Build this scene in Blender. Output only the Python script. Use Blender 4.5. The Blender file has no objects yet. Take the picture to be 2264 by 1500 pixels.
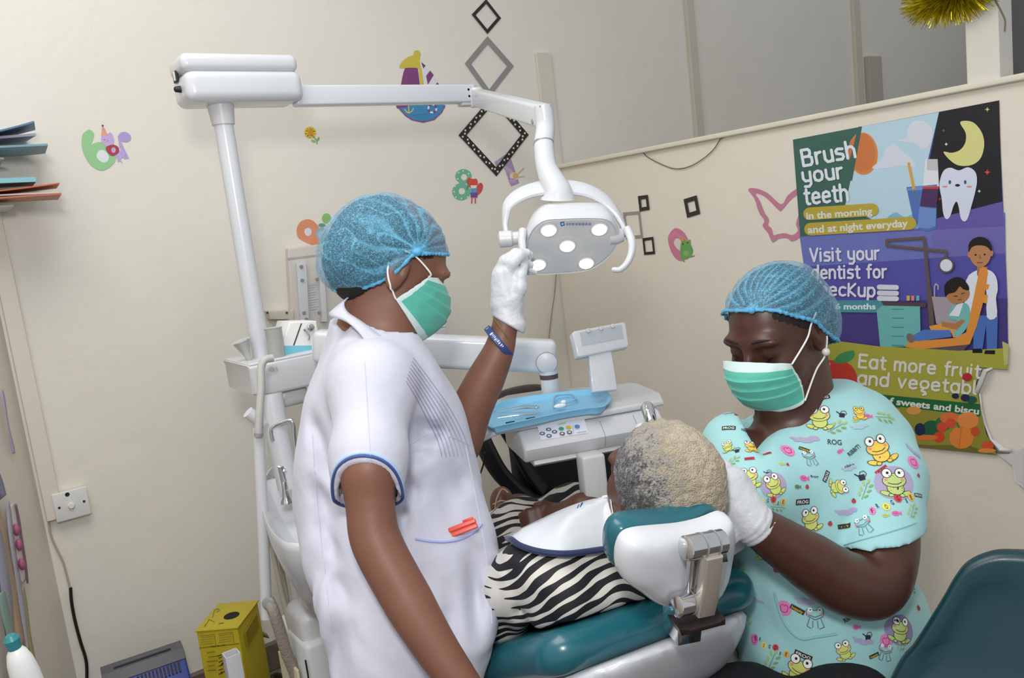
import bpy, bmesh, math, random
import numpy as np
from mathutils import Vector, Matrix, noise as mnoise
from mathutils.geometry import tessellate_polygon
from mathutils.bvhtree import BVHTree
random.seed(7)
rnd = random.Random(11)
sc = bpy.context.scene
COL = sc.collection
# ------------------------------------------------------------------ camera
F = 1800.0; W_, H_ = 2264, 1500
CAM = Vector((-2.10, -2.64, 1.48))
AZ, PITCH, ROLL = math.radians(55.3), math.radians(-8.3), math.radians(6.8)
vd = Vector((math.cos(AZ)*math.cos(PITCH), math.sin(AZ)*math.cos(PITCH), math.sin(PITCH)))
r0 = Vector((math.sin(AZ), -math.cos(AZ), 0)); u0 = r0.cross(vd)
CR = math.cos(ROLL)*r0 - math.sin(ROLL)*u0
CU = math.sin(ROLL)*r0 + math.cos(ROLL)*u0
cd = bpy.data.cameras.new('camera'); cam = bpy.data.objects.new('camera', cd); COL.objects.link(cam)
cd.sensor_width = 36; cd.lens = 36*F/W_; cd.clip_start = .05
cam.matrix_world = Matrix(((CR.x, CU.x, -vd.x, CAM.x), (CR.y, CU.y, -vd.y, CAM.y), (CR.z, CU.z, -vd.z, CAM.z), (0, 0, 0, 1)))
sc.camera = cam
# ------------------------------------------------------------------ light
wd = bpy.data.worlds.new('world'); sc.world = wd; wd.use_nodes = True
wd.node_tree.nodes['Background'].inputs[0].default_value = (.93, .96, 1, 1)
wd.node_tree.nodes['Background'].inputs[1].default_value = .58
def area(name, loc, target, size, power, col=(1, 1, 1), sy=None):
    l = bpy.data.lights.new(name, 'AREA'); l.energy = power; l.color = col; l.size = size
    if sy: l.shape = 'RECTANGLE'; l.size_y = sy
    o = bpy.data.objects.new(name, l); COL.objects.link(o); o.location = loc
    o.rotation_euler = (Vector(target)-Vector(loc)).to_track_quat('-Z', 'Y').to_euler(); return o
area('ceiling_bounce_light', (-2.0, -1.5, 2.95), (-1.9, -.9, 0), 1.3, 26, (1, .99, .98))
area('camera_flash', tuple(CAM+CU*.36-CR*.10-vd*.05), tuple(CAM+vd*2-CU*.1), .16, 13, (1, .98, .96))
sc.view_settings.view_transform = 'Standard'; sc.view_settings.look = 'None'
sc.view_settings.gamma = 1; sc.view_settings.use_curve_mapping = False
sc.view_settings.exposure = 0.0
# ------------------------------------------------------------------ geometry of the view
def ray(px, py): return vd + CR*((px-W_/2)/F) - CU*((py-H_/2)/F)
def P(px, py, d): return CAM + ray(px, py)*d
def onA(px, py, off=0): r = ray(px, py); return CAM + r*((-off-CAM.y)/r.y)
def onB(px, py, off=0): r = ray(px, py); return CAM + r*((-off-CAM.x)/r.x)
def onZ(px, py, z): r = ray(px, py); return CAM + r*((z-CAM.z)/r.z)
def pix(p):
    q = Vector(p)-CAM; d = q.dot(vd); return (W_/2+F*q.dot(CR)/d, H_/2-F*q.dot(CU)/d, d)
Z = Vector((0, 0, 1))
# ------------------------------------------------------------------ materials
def lin(c):
    if isinstance(c, str): c = tuple(int(c[i:i+2], 16)/255 for i in (0, 2, 4))
    return tuple((x/12.92 if x <= .04045 else ((x+.055)/1.055)**2.4) for x in c[:3])
MC = {}
class N:
    def __init__(s, name):
        s.m = bpy.data.materials.new(name); s.m.use_nodes = True; s.t = s.m.node_tree; s.b = s.t.nodes['Principled BSDF']
    def add(s, typ, **k):
        n = s.t.nodes.new(typ)
        for a, v in k.items():
            if a.startswith('i_'): n.inputs[int(a[2:]) if a[2:].isdigit() else a[2:].replace('_', ' ')].default_value = v
            else: setattr(n, a, v)
        return n
    def L(s, a, ao, b, bi): s.t.links.new(a.outputs[ao], b.inputs[bi])
def mat(col, rough=.5, metal=0, bump=0, bscale=40, var=.04, vscale=6, name=None, trans=0, emit=0, sheen=0, coat=0, alpha=1, spec=.5):
    key = (str(col), rough, metal, bump, bscale, var, vscale, trans, emit, sheen, coat, alpha, spec)
    if key in MC: return MC[key]
    n = N(name or 'm_'+(col if isinstance(col, str) else 'c')); b = n.b
    c = lin(col)
    b.inputs['Roughness'].default_value = rough; b.inputs['Metallic'].default_value = metal
    b.inputs['Specular IOR Level'].default_value = spec
    b.inputs['Base Color'].default_value = (*c, 1)
    co = n.add('ShaderNodeTexCoord')
    if var:
        tx = n.add('ShaderNodeTexNoise', i_Scale=vscale, i_Detail=4.0); n.L(co, 'Object', tx, 'Vector')
        mx = n.add('ShaderNodeMix', data_type='RGBA'); n.L(tx, 'Fac', mx, 0)
        mx.inputs[6].default_value = (*[x*(1-var*2) for x in c], 1); mx.inputs[7].default_value = (*[min(1, x*(1+var*2)) for x in c], 1)
        n.L(mx, 2, b, 'Base Color')
    if bump:
        t2 = n.add('ShaderNodeTexNoise', i_Scale=bscale, i_Detail=3.0); n.L(co, 'Object', t2, 'Vector')
        bp = n.add('ShaderNodeBump', i_Strength=bump, i_Distance=.004); n.L(t2, 'Fac', bp, 'Height'); n.L(bp, 0, b, 'Normal')
    if trans: b.inputs['Transmission Weight'].default_value = trans
    if sheen: b.inputs['Sheen Weight'].default_value = sheen
    if coat: b.inputs['Coat Weight'].default_value = coat; b.inputs['Coat Roughness'].default_value = .1
    if alpha < 1: b.inputs['Alpha'].default_value = alpha
    if emit: b.inputs['Emission Color'].default_value = (*c, 1); b.inputs['Emission Strength'].default_value = emit
    MC[key] = n.m; return n.m
# ------------------------------------------------------------------ objects
def link(name, me, parent=None, mats=None, smooth=True):
    o = bpy.data.objects.new(name, me); COL.objects.link(o)
    if mats:
        for m in (mats if isinstance(mats, (list, tuple)) else [mats]): me.materials.append(m)
    if smooth is not None and len(me.polygons):
        me.polygons.foreach_set('use_smooth', [bool(smooth)]*len(me.polygons))
    if parent is not None:
        o.parent = parent; o.matrix_parent_inverse = Matrix.Translation(-parent.location) if parent.type == 'EMPTY' else Matrix.Identity(4)
    return o
def tag(o, label, cat, group=None, kind=None):
    o['label'] = label; o['category'] = cat
    if group: o['group'] = group
    if kind: o['kind'] = kind
    return o
def empty(name, loc, label, cat, group=None):
    o = bpy.data.objects.new(name, None); COL.objects.link(o); o.location = loc; o.empty_display_size = .05
    return tag(o, label, cat, group)
class MB:
    """collects shapes in world space and links them as one mesh"""
    def __init__(s): s.v = []; s.f = []; s.mi = []; s.mats = []
    def midx(s, m):
        if m is None: return 0
        if m not in s.mats: s.mats.append(m)
        return s.mats.index(m)
    def raw(s, vs, fs, m=None):
        o = len(s.v); s.v += [Vector(v) for v in vs]; i = s.midx(m)
        for f in fs: s.f.append(tuple(o+k for k in f)); s.mi.append(i)
        return s
    def bm(s, b, mx, m=None):
        b.verts.index_update()
        s.raw([mx @ v.co for v in b.verts], [[v.index for v in f.verts] for f in b.faces], m); b.free(); return s
    def box(s, c, size, bev=0, rot=None, m=None, seg=3):
        b = bmesh.new(); bmesh.ops.create_cube(b, size=1)
        for v in b.verts: v.co = Vector((v.co.x*size[0], v.co.y*size[1], v.co.z*size[2]))
        if bev: bmesh.ops.bevel(b, geom=b.edges[:], offset=bev, segments=seg, profile=.5, affect='EDGES')
        mx = Matrix.Translation(c) @ (rot.to_4x4() if rot else Matrix.Identity(4))
        return s.bm(b, mx, m)
    def tube(s, pts, r, n=16, m=None, cap=True, smooth=0, sx=1):
        pts = [Vector(p) for p in pts]; rs = list(r) if isinstance(r, (list, tuple)) else [r]*len(pts)
        if smooth:
            q = []; qr = []
            L = len(pts)
            for i in range(L-1):
                p0, p1, p2, p3 = pts[max(0, i-1)], pts[i], pts[i+1], pts[min(L-1, i+2)]
                for k in range(smooth):
                    t = k/smooth
                    q.append(.5*((2*p1)+(p2-p0)*t+(2*p0-5*p1+4*p2-p3)*t*t+(3*p1-3*p2+p3-p0)*t**3)); qr.append(rs[i]*(1-t)+rs[i+1]*t)
            q.append(pts[-1]); qr.append(rs[-1]); pts, rs = q, qr
        vs = []; fs = []; up = None
        for i, p in enumerate(pts):
            t = (pts[min(i+1, len(pts)-1)]-pts[max(i-1, 0)])
            if t.length < 1e-9: t = Vector((0, 0, 1))
            t.normalize()
            if up is None:
                up = Vector((0, 0, 1)) if abs(t.z) < .9 else Vector((1, 0, 0))
            a = up - t*up.dot(t); a.normalize(); b2 = t.cross(a); up = a
            for k in range(n):
                an = 2*math.pi*k/n; vs.append(p+(a*math.cos(an)*sx+b2*math.sin(an))*rs[i])
        for i in range(len(pts)-1):
            for k in range(n): fs.append((i*n+k, i*n+(k+1) % n, (i+1)*n+(k+1) % n, (i+1)*n+k))
        if cap: fs.append(tuple(range(n))[::-1]); fs.append(tuple(range((len(pts)-1)*n, len(pts)*n)))
        return s.raw(vs, fs, m)
    def lathe(s, prof, o, ax, n=32, m=None):
        ax = Vector(ax).normalized(); a = ax.orthogonal().normalized(); b = ax.cross(a); vs = []; fs = []
        for (h, r) in prof:
            for k in range(n):
                an = 2*math.pi*k/n; vs.append(Vector(o)+ax*h+(a*math.cos(an)+b*math.sin(an))*r)
        for i in range(len(prof)-1):
            for k in range(n): fs.append((i*n+k, i*n+(k+1) % n, (i+1)*n+(k+1) % n, (i+1)*n+k))
        fs.append(tuple(range(n))[::-1]); fs.append(tuple(range((len(prof)-1)*n, len(prof)*n)))
        return s.raw(vs, fs, m)
    def ell(s, c, r, rot=None, m=None, u=24, v=14):
        b = bmesh.new(); bmesh.ops.create_uvsphere(b, u_segments=u, v_segments=v, radius=1)
        mx = Matrix.Translation(c) @ (rot.to_4x4() if rot else Matrix.Identity(4)) @ Matrix.Diagonal((*r, 1))
        return s.bm(b, mx, m)
    def prism(s, pts, ext, bev=0, m=None, seg=3):
        """closed outline (world points, roughly planar) pushed along ext; bevelled rim"""
        pts = [Vector(p) for p in pts]; ext = Vector(ext); b = bmesh.new()
        lo = [b.verts.new(p) for p in pts]; hi = [b.verts.new(p+ext) for p in pts]; n = len(pts)
        f0 = b.faces.new(lo[::-1]); f1 = b.faces.new(hi); rim = list(f0.edges)+list(f1.edges)
        for i in range(n): b.faces.new((lo[i], lo[(i+1) % n], hi[(i+1) % n], hi[i]))
        bmesh.ops.recalc_face_normals(b, faces=b.faces[:])
        if bev: bmesh.ops.bevel(b, geom=rim, offset=bev, segments=seg, profile=.5, affect='EDGES', clamp_overlap=True)
        return s.bm(b, Matrix.Identity(4), m)
    def build(s, name, m=None, parent=None, smooth=True, angle=None):
        me = bpy.data.meshes.new(name); me.from_pydata(s.v, [], s.f); me.update()
        ms = s.mats if s.mats else [m]
        o = link(name, me, parent, ms, smooth)
        if s.mats: me.polygons.foreach_set('material_index', s.mi)
        if smooth:
            try: me.set_sharp_from_angle(angle=math.radians(angle or 38))
            except Exception: pass
        return o
def spline(pts, k=8, closed=False):
    pts = [Vector(p) for p in pts]; L = len(pts); q = []
    rng = range(L) if closed else range(L-1)
    for i in rng:
        g = (lambda j: pts[j % L]) if closed else (lambda j: pts[max(0, min(L-1, j))])
        p0, p1, p2, p3 = g(i-1), g(i), g(i+1), g(i+2)
        for t in [j/k for j in range(k)]:
            q.append(.5*((2*p1)+(p2-p0)*t+(2*p0-5*p1+4*p2-p3)*t*t+(3*p1-3*p2+p3-p0)*t**3))
    if not closed: q.append(pts[-1])
    return q
def frame(x, y=None, z=None):
    """rotation matrix whose columns are the given local axes (x kept, z made perpendicular)"""
    x = Vector(x).normalized(); z = Vector(z).normalized(); z = (z-x*z.dot(x)).normalized(); y = z.cross(x)
    return Matrix(((x.x, y.x, z.x), (x.y, y.y, z.y), (x.z, y.z, z.z)))
# ------------------------------------------------------------------ flat printed things (posters, stickers, labels)
def text2d(s, bold=.0, space=1.0):
    cu = bpy.data.curves.new('t', 'FONT'); cu.body = s; cu.size = 1; cu.offset = bold; cu.space_character = space; cu.resolution_u = 3
    o = bpy.data.objects.new('t', cu); COL.objects.link(o)
    dg = bpy.context.evaluated_depsgraph_get(); dg.update()
    me = bpy.data.meshes.new_from_object(o.evaluated_get(dg))
    vs = [(v.co.x, v.co.y) for v in me.vertices]; fs = [tuple(p.vertices) for p in me.polygons]
    bpy.data.objects.remove(o); bpy.data.curves.remove(cu); bpy.data.meshes.remove(me)
    x0 = min(v[0] for v in vs); x1 = max(v[0] for v in vs)
    return [((x-x0)/(x1-x0), y/.73) for x, y in vs], fs
def stroke(pts, w, n=6, closed=False):
    """outline polygons of a rounded stroke in 2d: list of convex polys"""
    out = []; pts = [Vector((p[0], p[1])) for p in pts]
    seq = list(zip(pts, pts[1:]+[pts[0]])) if closed else list(zip(pts, pts[1:]))
    for a, b in seq:
        d = b-a
        if d.length < 1e-9: continue
        ang = math.atan2(d.y, d.x)
        q = [(b.x+math.cos(ang-math.pi/2+math.pi*k/n)*w/2, b.y+math.sin(ang-math.pi/2+math.pi*k/n)*w/2) for k in range(n+1)]
        q += [(a.x+math.cos(ang+math.pi/2+math.pi*k/n)*w/2, a.y+math.sin(ang+math.pi/2+math.pi*k/n)*w/2) for k in range(n+1)]
        out.append(q)
    return out
def circ(cx, cy, rx, ry=None, rot=0, n=28, a0=0, a1=360):
    ry = rx if ry is None else ry; r = math.radians(rot); o = []
    full = abs(a1-a0) >= 360; k = n if full else n+1
    for i in range(k):
        a = math.radians(a0+(a1-a0)*i/n); x, y = rx*math.cos(a), ry*math.sin(a)
        o.append((cx+x*math.cos(r)-y*math.sin(r), cy+x*math.sin(r)+y*math.cos(r)))
    return o
def sp2(pts, k=5, closed=True):
    return [(p.x, p.y) for p in spline([(a, b, 0) for a, b in pts], k, closed)]
class Flat:
    """art made of flat coloured shapes given in photograph pixels, mapped on to a plane of the room; f(px,py,off) gives the point"""
    def __init__(s, f, base=.0008, step=.00008): s.f = f; s.mb = MB(); s.off = base; s.step = step
    def up(s): s.off += s.step; return s
    def poly(s, pts, col, holes=(), m=None):
        m = m or mat(col, .45, var=.02); loops = [[Vector((x, y, 0)) for x, y in pts]]+[[Vector((x, y, 0)) for x, y in h] for h in holes]
        flat = [p for l in loops for p in l]; tr = tessellate_polygon(loops)
        s.mb.raw([s.f(p.x, p.y, s.off) for p in flat], tr, m); s.up(); return s
    def line(s, pts, w, col, closed=False, n=6):
        for q in stroke(pts, w, n, closed): s.mb.raw([s.f(x, y, s.off) for x, y in q], [tuple(range(len(q)))], mat(col, .45, var=.02)); s.off += .000012
        s.up(); return s
    def plate(s, pts, col, th=None):
        """backing with real thickness"""
        th = th or s.off; n = len(pts); m = mat(col, .45, var=.02)
        lo = [s.f(x, y, .0012) for x, y in pts]; hi = [s.f(x, y, th) for x, y in pts]
        s.mb.raw(lo+hi, [(i, (i+1) % n, n+(i+1) % n, n+i) for i in range(n)], m)
        s.off = th; return s.poly(pts, col)
    def text(s, t, p0, p1, h, col, bold=.02, up=None, space=1.0, rev=False):
        vs, fs = text2d(t, bold, space); dx, dy = p1[0]-p0[0], p1[1]-p0[1]
        u = up or (dy/math.hypot(dx, dy)*h, -dx/math.hypot(dx, dy)*h)
        s.mb.raw([s.f(p0[0]+dx*x+u[0]*y, p0[1]+dy*x+u[1]*y, s.off) for x, y in vs], fs, mat(col, .45, var=.02)); s.up(); return s
    def build(s, name, label, cat, group=None, parent=None):
        o = s.mb.build(name, None, parent, smooth=False)
        if label: tag(o, label, cat, group)
        return o
# ------------------------------------------------------------------ implicit surfaces -> one continuous mesh
def sd_caps(p, a, b, ra, rb):
    a = np.array(a); b = np.array(b); ba = b-a; L2 = ba@ba
    t = np.clip(((p-a)@ba)/L2, 0, 1); return np.linalg.norm(p-a-t[..., None]*ba, axis=-1)-(ra+(rb-ra)*t)
def sd_ell(p, c, r, R=None):
    q = p-np.array(c)
    if R is not None: q = q@np.array(R)
    r = np.array(r); k0 = np.linalg.norm(q/r, axis=-1); k1 = np.linalg.norm(q/(r*r), axis=-1)
    return k0*(k0-1)/np.maximum(k1, 1e-9)
def sd_caps2(p, a, b, ra, rb, side, fl):
    """capsule whose cross-section is scaled by fl across the direction side"""
    a = np.array(a); b = np.array(b); s = np.array(side)/np.linalg.norm(side); ba = b-a; s = s-ba*(s@ba)/(ba@ba); s /= np.linalg.norm(s)
    t = np.clip(((p-a)@ba)/(ba@ba), 0, 1); q = p-a-t[..., None]*ba; c = q@s
    q = q-c[..., None]*s+(c/fl)[..., None]*s
    return (np.linalg.norm(q, axis=-1)-(ra+(rb-ra)*t))*min(1, fl if fl < 1 else 1)
def sd_box(p, c, h, R=None, r=0):
    q = p-np.array(c)
    if R is not None: q = q@np.array(R)
    q = np.abs(q)-np.array(h)+r; return np.linalg.norm(np.maximum(q, 0), axis=-1)+np.minimum(q.max(-1), 0)-r
def smin(a, b, k):
    h = np.clip(.5+.5*(b-a)/k, 0, 1); return b*(1-h)+a*h-k*h*(1-h)
def smax(a, b, k): return -smin(-a, -b, k)
def plane(p, o, n):
    n = np.array(n, float); n /= np.linalg.norm(n); return (p-np.array(o))@n
def chain(p, pts, rs, k=.01):
    d = None
    for i in range(len(pts)-1):
        e = sd_caps(p, pts[i], pts[i+1], rs[i], rs[i+1]); d = e if d is None else smin(d, e, k)
    return d
def vnoise(p, s, seed=0):
    """smooth value noise in numpy, -1..1"""
    q = p*s+seed*17.31; i = np.floor(q).astype(np.int64); f = q-i; f = f*f*(3-2*f); out = 0
    def h(x, y, z):
        n = (x*73856093) ^ (y*19349663) ^ (z*83492791); n = (n ^ (n >> 13))*1274126177; return ((n ^ (n >> 16)) & 0xffff)/32767.5-1
    for dx in (0, 1):
        for dy in (0, 1):
            for dz in (0, 1):
                w = (f[..., 0] if dx else 1-f[..., 0])*(f[..., 1] if dy else 1-f[..., 1])*(f[..., 2] if dz else 1-f[..., 2])
                out = out+w*h(i[..., 0]+dx, i[..., 1]+dy, i[..., 2]+dz)
    return out
def surf(fn, lo, hi, h, name, m, parent=None, post=None, attrs=None, raw=False, cut=None):
    """surface nets over fn(points)->signed distance inside the box lo..hi with cell h"""
    lo = np.array(lo, float); hi = np.array(hi, float); n = np.maximum(np.ceil((hi-lo)/h).astype(int)+1, 3)
    ax = [lo[i]+h*np.arange(n[i]) for i in range(3)]
    G = np.empty(n)
    ch = max(1, int(600000/(n[1]*n[2])))
    for a in range(0, n[0], ch):
        pp = np.stack(np.meshgrid(ax[0][a:a+ch], ax[1], ax[2], indexing='ij'), -1); G[a:a+ch] = fn(pp)
    G[0] = G[-1] = np.maximum(G[0], h); G[:, 0] = G[:, -1] = h; G[:, :, 0] = G[:, :, -1] = h; G[0] = h; G[-1] = h
    S = G < 0; c = np.zeros(n-1, int)
    for dx in (0, 1):
        for dy in (0, 1):
            for dz in (0, 1): c += S[dx:n[0]-1+dx, dy:n[1]-1+dy, dz:n[2]-1+dz]
    act = (c > 0) & (c < 8); idx = -np.ones(n-1, int); A = np.argwhere(act); idx[act] = np.arange(len(A))
    acc = np.zeros((len(A), 3)); cnt = np.zeros(len(A))
    for axis in range(3):
        o = [i for i in range(3) if i != axis]
        for u in (0, 1):
            for v in (0, 1):
                p0 = A.copy(); p0[:, o[0]] += u; p0[:, o[1]] += v; p1 = p0.copy(); p1[:, axis] += 1
                g0 = G[tuple(p0.T)]; g1 = G[tuple(p1.T)]; x = (g0 < 0) != (g1 < 0)
                t = np.where(x, g0/np.where(x, g0-g1, 1), 0); q = p0.astype(float); q[:, axis] += t
                acc[x] += q[x]; cnt[x] += 1
    V = lo+h*(acc/cnt[:, None]); F_ = []
    for axis in range(3):
        o = [(axis+1) % 3, (axis+2) % 3]
        sl0 = [slice(None)]*3; sl1 = [slice(None)]*3; sl0[axis] = slice(0, -1); sl1[axis] = slice(1, None)
        X = S[tuple(sl0)] != S[tuple(sl1)]; E = np.argwhere(X); E = E[(E[:, o[0]] > 0) & (E[:, o[1]] > 0) & (E[:, o[0]] < n[o[0]]-1) & (E[:, o[1]] < n[o[1]]-1)]
        q = []
        for (u, v) in ((1, 1), (0, 1), (0, 0), (1, 0)):
            e = E.copy(); e[:, o[0]] -= u; e[:, o[1]] -= v; q.append(idx[tuple(e.T)])
        q = np.stack(q, 1); fl = ~S[tuple(E.T)]; q[fl] = q[fl][:, ::-1]; F_.append(q)
    Fq = np.concatenate(F_); Fq = Fq[(Fq >= 0).all(1)]
    # light relaxation
    for _ in range(2):
        s2 = np.zeros_like(V); k2 = np.zeros(len(V))
        for a, b in ((0, 1), (1, 2), (2, 3), (3, 0)):
            np.add.at(s2, Fq[:, a], V[Fq[:, b]]); np.add.at(s2, Fq[:, b], V[Fq[:, a]]); np.add.at(k2, Fq[:, a], 1); np.add.at(k2, Fq[:, b], 1)
        V = V*.5+.5*s2/np.maximum(k2, 1)[:, None]
    if post is not None: V = post(V)
    if cut is not None:
        Fq = Fq[cut(V[Fq].mean(1))]; used = np.unique(Fq); mp = -np.ones(len(V), int); mp[used] = np.arange(len(used)); V = V[used]; Fq = mp[Fq]
    if raw: return V, Fq
    me = bpy.data.meshes.new(name); me.vertices.add(len(V)); me.vertices.foreach_set('co', V.ravel())
    me.loops.add(len(Fq)*4); me.loops.foreach_set('vertex_index', Fq.ravel().astype(np.int32))
    me.polygons.add(len(Fq)); me.polygons.foreach_set('loop_start', np.arange(0, len(Fq)*4, 4, dtype=np.int32)); me.update(calc_edges=True)
    if attrs:
        for k, fnc in attrs.items():
            at = me.attributes.new(k, 'FLOAT', 'POINT'); at.data.foreach_set('value', np.asarray(fnc(V), dtype=np.float32))
    return link(name, me, parent, m, True)
def bb(pts, pad):
    a = np.array([tuple(p) for p in pts]); return a.min(0)-pad, a.max(0)+pad
def bbp(x0, y0, x1, y1, d0, d1, pad=.02, extra=()):
    return bb([P(x, y, d) for x in (x0, x1) for y in (y0, y1) for d in (d0, d1)]+list(extra), pad)
# ------------------------------------------------------------------ the room
def wallmat(col, seed=0.0, rough=.38):
    n = N('wall_paint'); b = n.b; co = n.add('ShaderNodeTexCoord'); c = lin(col)
    t = n.add('ShaderNodeTexNoise', i_Scale=1.6, i_Detail=6.0, i_Roughness=.6); n.L(co, 'Object', t, 'Vector')
    mx = n.add('ShaderNodeMix', data_type='RGBA'); n.L(t, 'Fac', mx, 0)
    mx.inputs[6].default_value = (*[x*.93 for x in c], 1); mx.inputs[7].default_value = (*[min(1, x*1.05) for x in c], 1); n.L(mx, 2, b, 'Base Color')
    t2 = n.add('ShaderNodeTexNoise', i_Scale=28.0, i_Detail=5.0); n.L(co, 'Object', t2, 'Vector')
    t3 = n.add('ShaderNodeTexNoise', i_Scale=3.0, i_Detail=8.0); n.L(co, 'Object', t3, 'Vector')
    rr = n.add('ShaderNodeValToRGB'); rr.color_ramp.elements[0].position = .48; rr.color_ramp.elements[1].position = .62; n.L(t3, 'Fac', rr, 0)
    ad = n.add('ShaderNodeMath', operation='ADD'); n.L(t2, 'Fac', ad, 0); n.L(rr, 0, ad, 1)
    bp = n.add('ShaderNodeBump', i_Strength=.2, i_Distance=.006); n.L(ad, 0, bp, 'Height'); n.L(bp, 0, b, 'Normal')
    b.inputs['Roughness'].default_value = rough; return n.m
M_wallA = wallmat('e6e1d6'); M_wallB = wallmat('e8e0d2'); M_trimW = mat('d6cfc0', .4, bump=.05)
def struct(o, label=None):
    o['kind'] = 'structure'
    if label: o['label'] = label
    return o
HW = 3.05
FZ = onA(600, 1478).z
BH = onA(600, 1418).z-FZ
struct(MB().box((.85, .06, HW/2), (7.2, .12, HW)).build('wall_back', M_wallA, smooth=False), 'cream painted wall behind the dental unit with stickers')
# partition: height from the photograph's top edge
HP = onB(1700, 284).z
pm = MB().box((.035, -1.75, HP/2), (.07, 3.5, HP))
struct(pm.build('wall_right', M_wallB, smooth=False), 'half height cream partition carrying the tooth brushing poster')
struct(MB().box((.03, -1.75, HP+.006), (.1, 3.52, .016), .004).build('trim_1', mat('e0dac8', .4)), 'cream capping strip along the top of the partition')
# battens
def batten(px, w, z0, z1, name, col, th=.014):
    p = onA(px, 400); return struct(MB().box((p.x, -th/2, (z0+z1)/2), (w, th, z1-z0), .002).build(name, col, smooth=False))
zt = onA(1215, 118).z
batten(1228, .075, .0, zt, 'trim_2', mat('d9d2c2', .4))
batten(1551, .05, HP-.6, HW, 'trim_3', mat('c9c3b4', .4), .02)
batten(1908, .06, HP-.6, HW, 'trim_4', mat('cdc5b4', .4), .02)
batten(1938, .13, HP-.6, onA(1940, 127).z, 'trim_5', mat('b9b0a4', .45), .03)
# post standing on the partition
pp = onB(2190, 200, -.035)
struct(MB().box((pp.x, pp.y, (HP+HW)/2), (.07, .075, HW-HP), .003).build('trim_6', mat('d9d6cc', .4), smooth=False), 'cream square post rising from the partition top')
struct(MB().box((3.75, -1.9, HW/2), (.1, 3.9, HW)).build('wall_far', wallmat('77777a'), smooth=False), 'grey wall of the room beyond the partition')
struct(MB().box((3.68, -.9, .95), (.03, 1.5, 2*(.5+.0)+.72), .004).build('trim_7', mat('16301a', .6), smooth=False), 'dark green lower panel in the room beyond')
struct(MB().box((.3, -2.4, FZ-.03), (7.6, 5.0, .06)).build('floor', mat('6d6258', .5, bump=.1, var=.12, vscale=3), smooth=False))
# left wall
c0 = onA(90, 1120); LW0 = Vector((c0.x, 0, 0)); LW1 = Vector((c0.x-.72, -1.75, 0)); ldir = (LW1-LW0).normalized(); lnrm = Vector((-ldir.y, ldir.x, 0))
if lnrm.x < 0: lnrm = -lnrm
b = MB(); th = -lnrm*.06
vs = [LW0, LW1, LW1+th, LW0+th]
b.raw([v.copy() for v in vs]+[v+Z*HW for v in vs], [(0, 1, 5, 4), (1, 2, 6, 5), (2, 3, 7, 6), (3, 0, 4, 7), (4, 5, 6, 7), (3, 2, 1, 0)])
struct(b.build('wall_left', wallmat('dbd4c6'), smooth=False), 'cream boarded side wall at the left edge')
def onL(px, py, off=0):
    r = ray(px, py); o = LW0+lnrm*off; return CAM+r*((o-CAM).dot(lnrm)/r.dot(lnrm))
# skirting
b = MB().box((-.45, -.012, FZ+BH/2), (2.95, .024, BH), .004)
struct(b.build('baseboard_back', mat('6e5d55', .5, var=.1), smooth=False))
struct(MB().box((-.01, -1.75, FZ+BH/2), (.024, 3.5, BH), .004).build('baseboard_right', mat('6e5d55', .5, var=.1), smooth=False))

# conduit, outlet, cables
ct = onA(112, 1148); zb = ct.z
tr = MB().box((c0.x+.028, -.012, (zb+HW)/2), (.042, .024, HW-zb), .002)
tag(tr.build('cable_trunking', mat('dbd4c6', .4), smooth=False), 'cream plastic cable trunking running down the left corner', 'trunking')
def plateA(quad, th, mb, m, bev=.002):
    w = [onA(*q) for q in quad]; mb.prism(w, (0, -th, 0), bev, m)
e = empty('wall_switch', onA(152, 1112), 'cream square fan isolator switch low on the wall beside the trunking', 'switch')
cx = onA(152, 1112)
mb = MB(); mb.box((cx.x+.004, -.012, cx.z), (.086, .024, .080), .004); mb.build('back_box', mat('cfccc2', .4), e)
mb = MB(); mb.box((cx.x+.004, -.027, cx.z), (.090, .008, .084), .003); mb.build('face_plate', mat('dcdcd8', .35), e)
mb = MB(); mb.lathe([(0, .0085), (.006, .0085), (.008, .007)], (cx.x+.002, -.031, cx.z-.002), (0, -1, 0), 20); mb.build('rotary_knob', mat('e8e6da', .3), e)
for sx, sz in ((-.028, 0), (.036, 0)):
    mb = MB(); mb.lathe([(0, .0035), (.0015, .0035)], (cx.x+sx, -.0308, cx.z+sz), (0, -1, 0), 12); mb.build('screw', mat('2a2622', .6), e)
mb = MB(); mb.lathe([(0, .006), (.001, .006)], (cx.x-.002, -.0308, cx.z+.032), (0, -1, 0), 14); mb.build('neon_hole', mat('1a1512', .6), e)
def wallcable(f, pts, r, m, off=.008): return MB().tube([f(x, y, off) for x, y in pts], r, 8, m, smooth=6)
tag(wallcable(onA, [(107, 1150), (113, 1185), (126, 1215), (140, 1245), (152, 1290), (157, 1310)], .003, mat('b5a893', .5)).build('cable_sleeve'), 'thin grey flex hanging out of the trunking end', 'cable')
tag(wallcable(onA, [(156, 1300), (158, 1330), (165, 1370), (178, 1420), (190, 1460), (192, 1500), (190, 1560)], .0045, mat('17130f', .5), .012).build('power_cable'), 'black power cable hanging down the wall to the heater', 'cable')
tag(wallcable(onB, [(1592, 308), (1578, 330), (1556, 350), (1530, 366), (1506, 373), (1485, 372), (1455, 360), (1430, 346), (1421, 336)], .0016, mat('6b6350', .5), .006).build('decoration_wire'), 'thin drooping wire tied along the partition top', 'wire')
tag(wallcable(onB, [(1592, 308), (1606, 300), (1625, 296)], .0016, mat('6b6350', .5), .006).build('decoration_wire'), 'short wire end hooked over the partition top above the pictures', 'wire')
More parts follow.
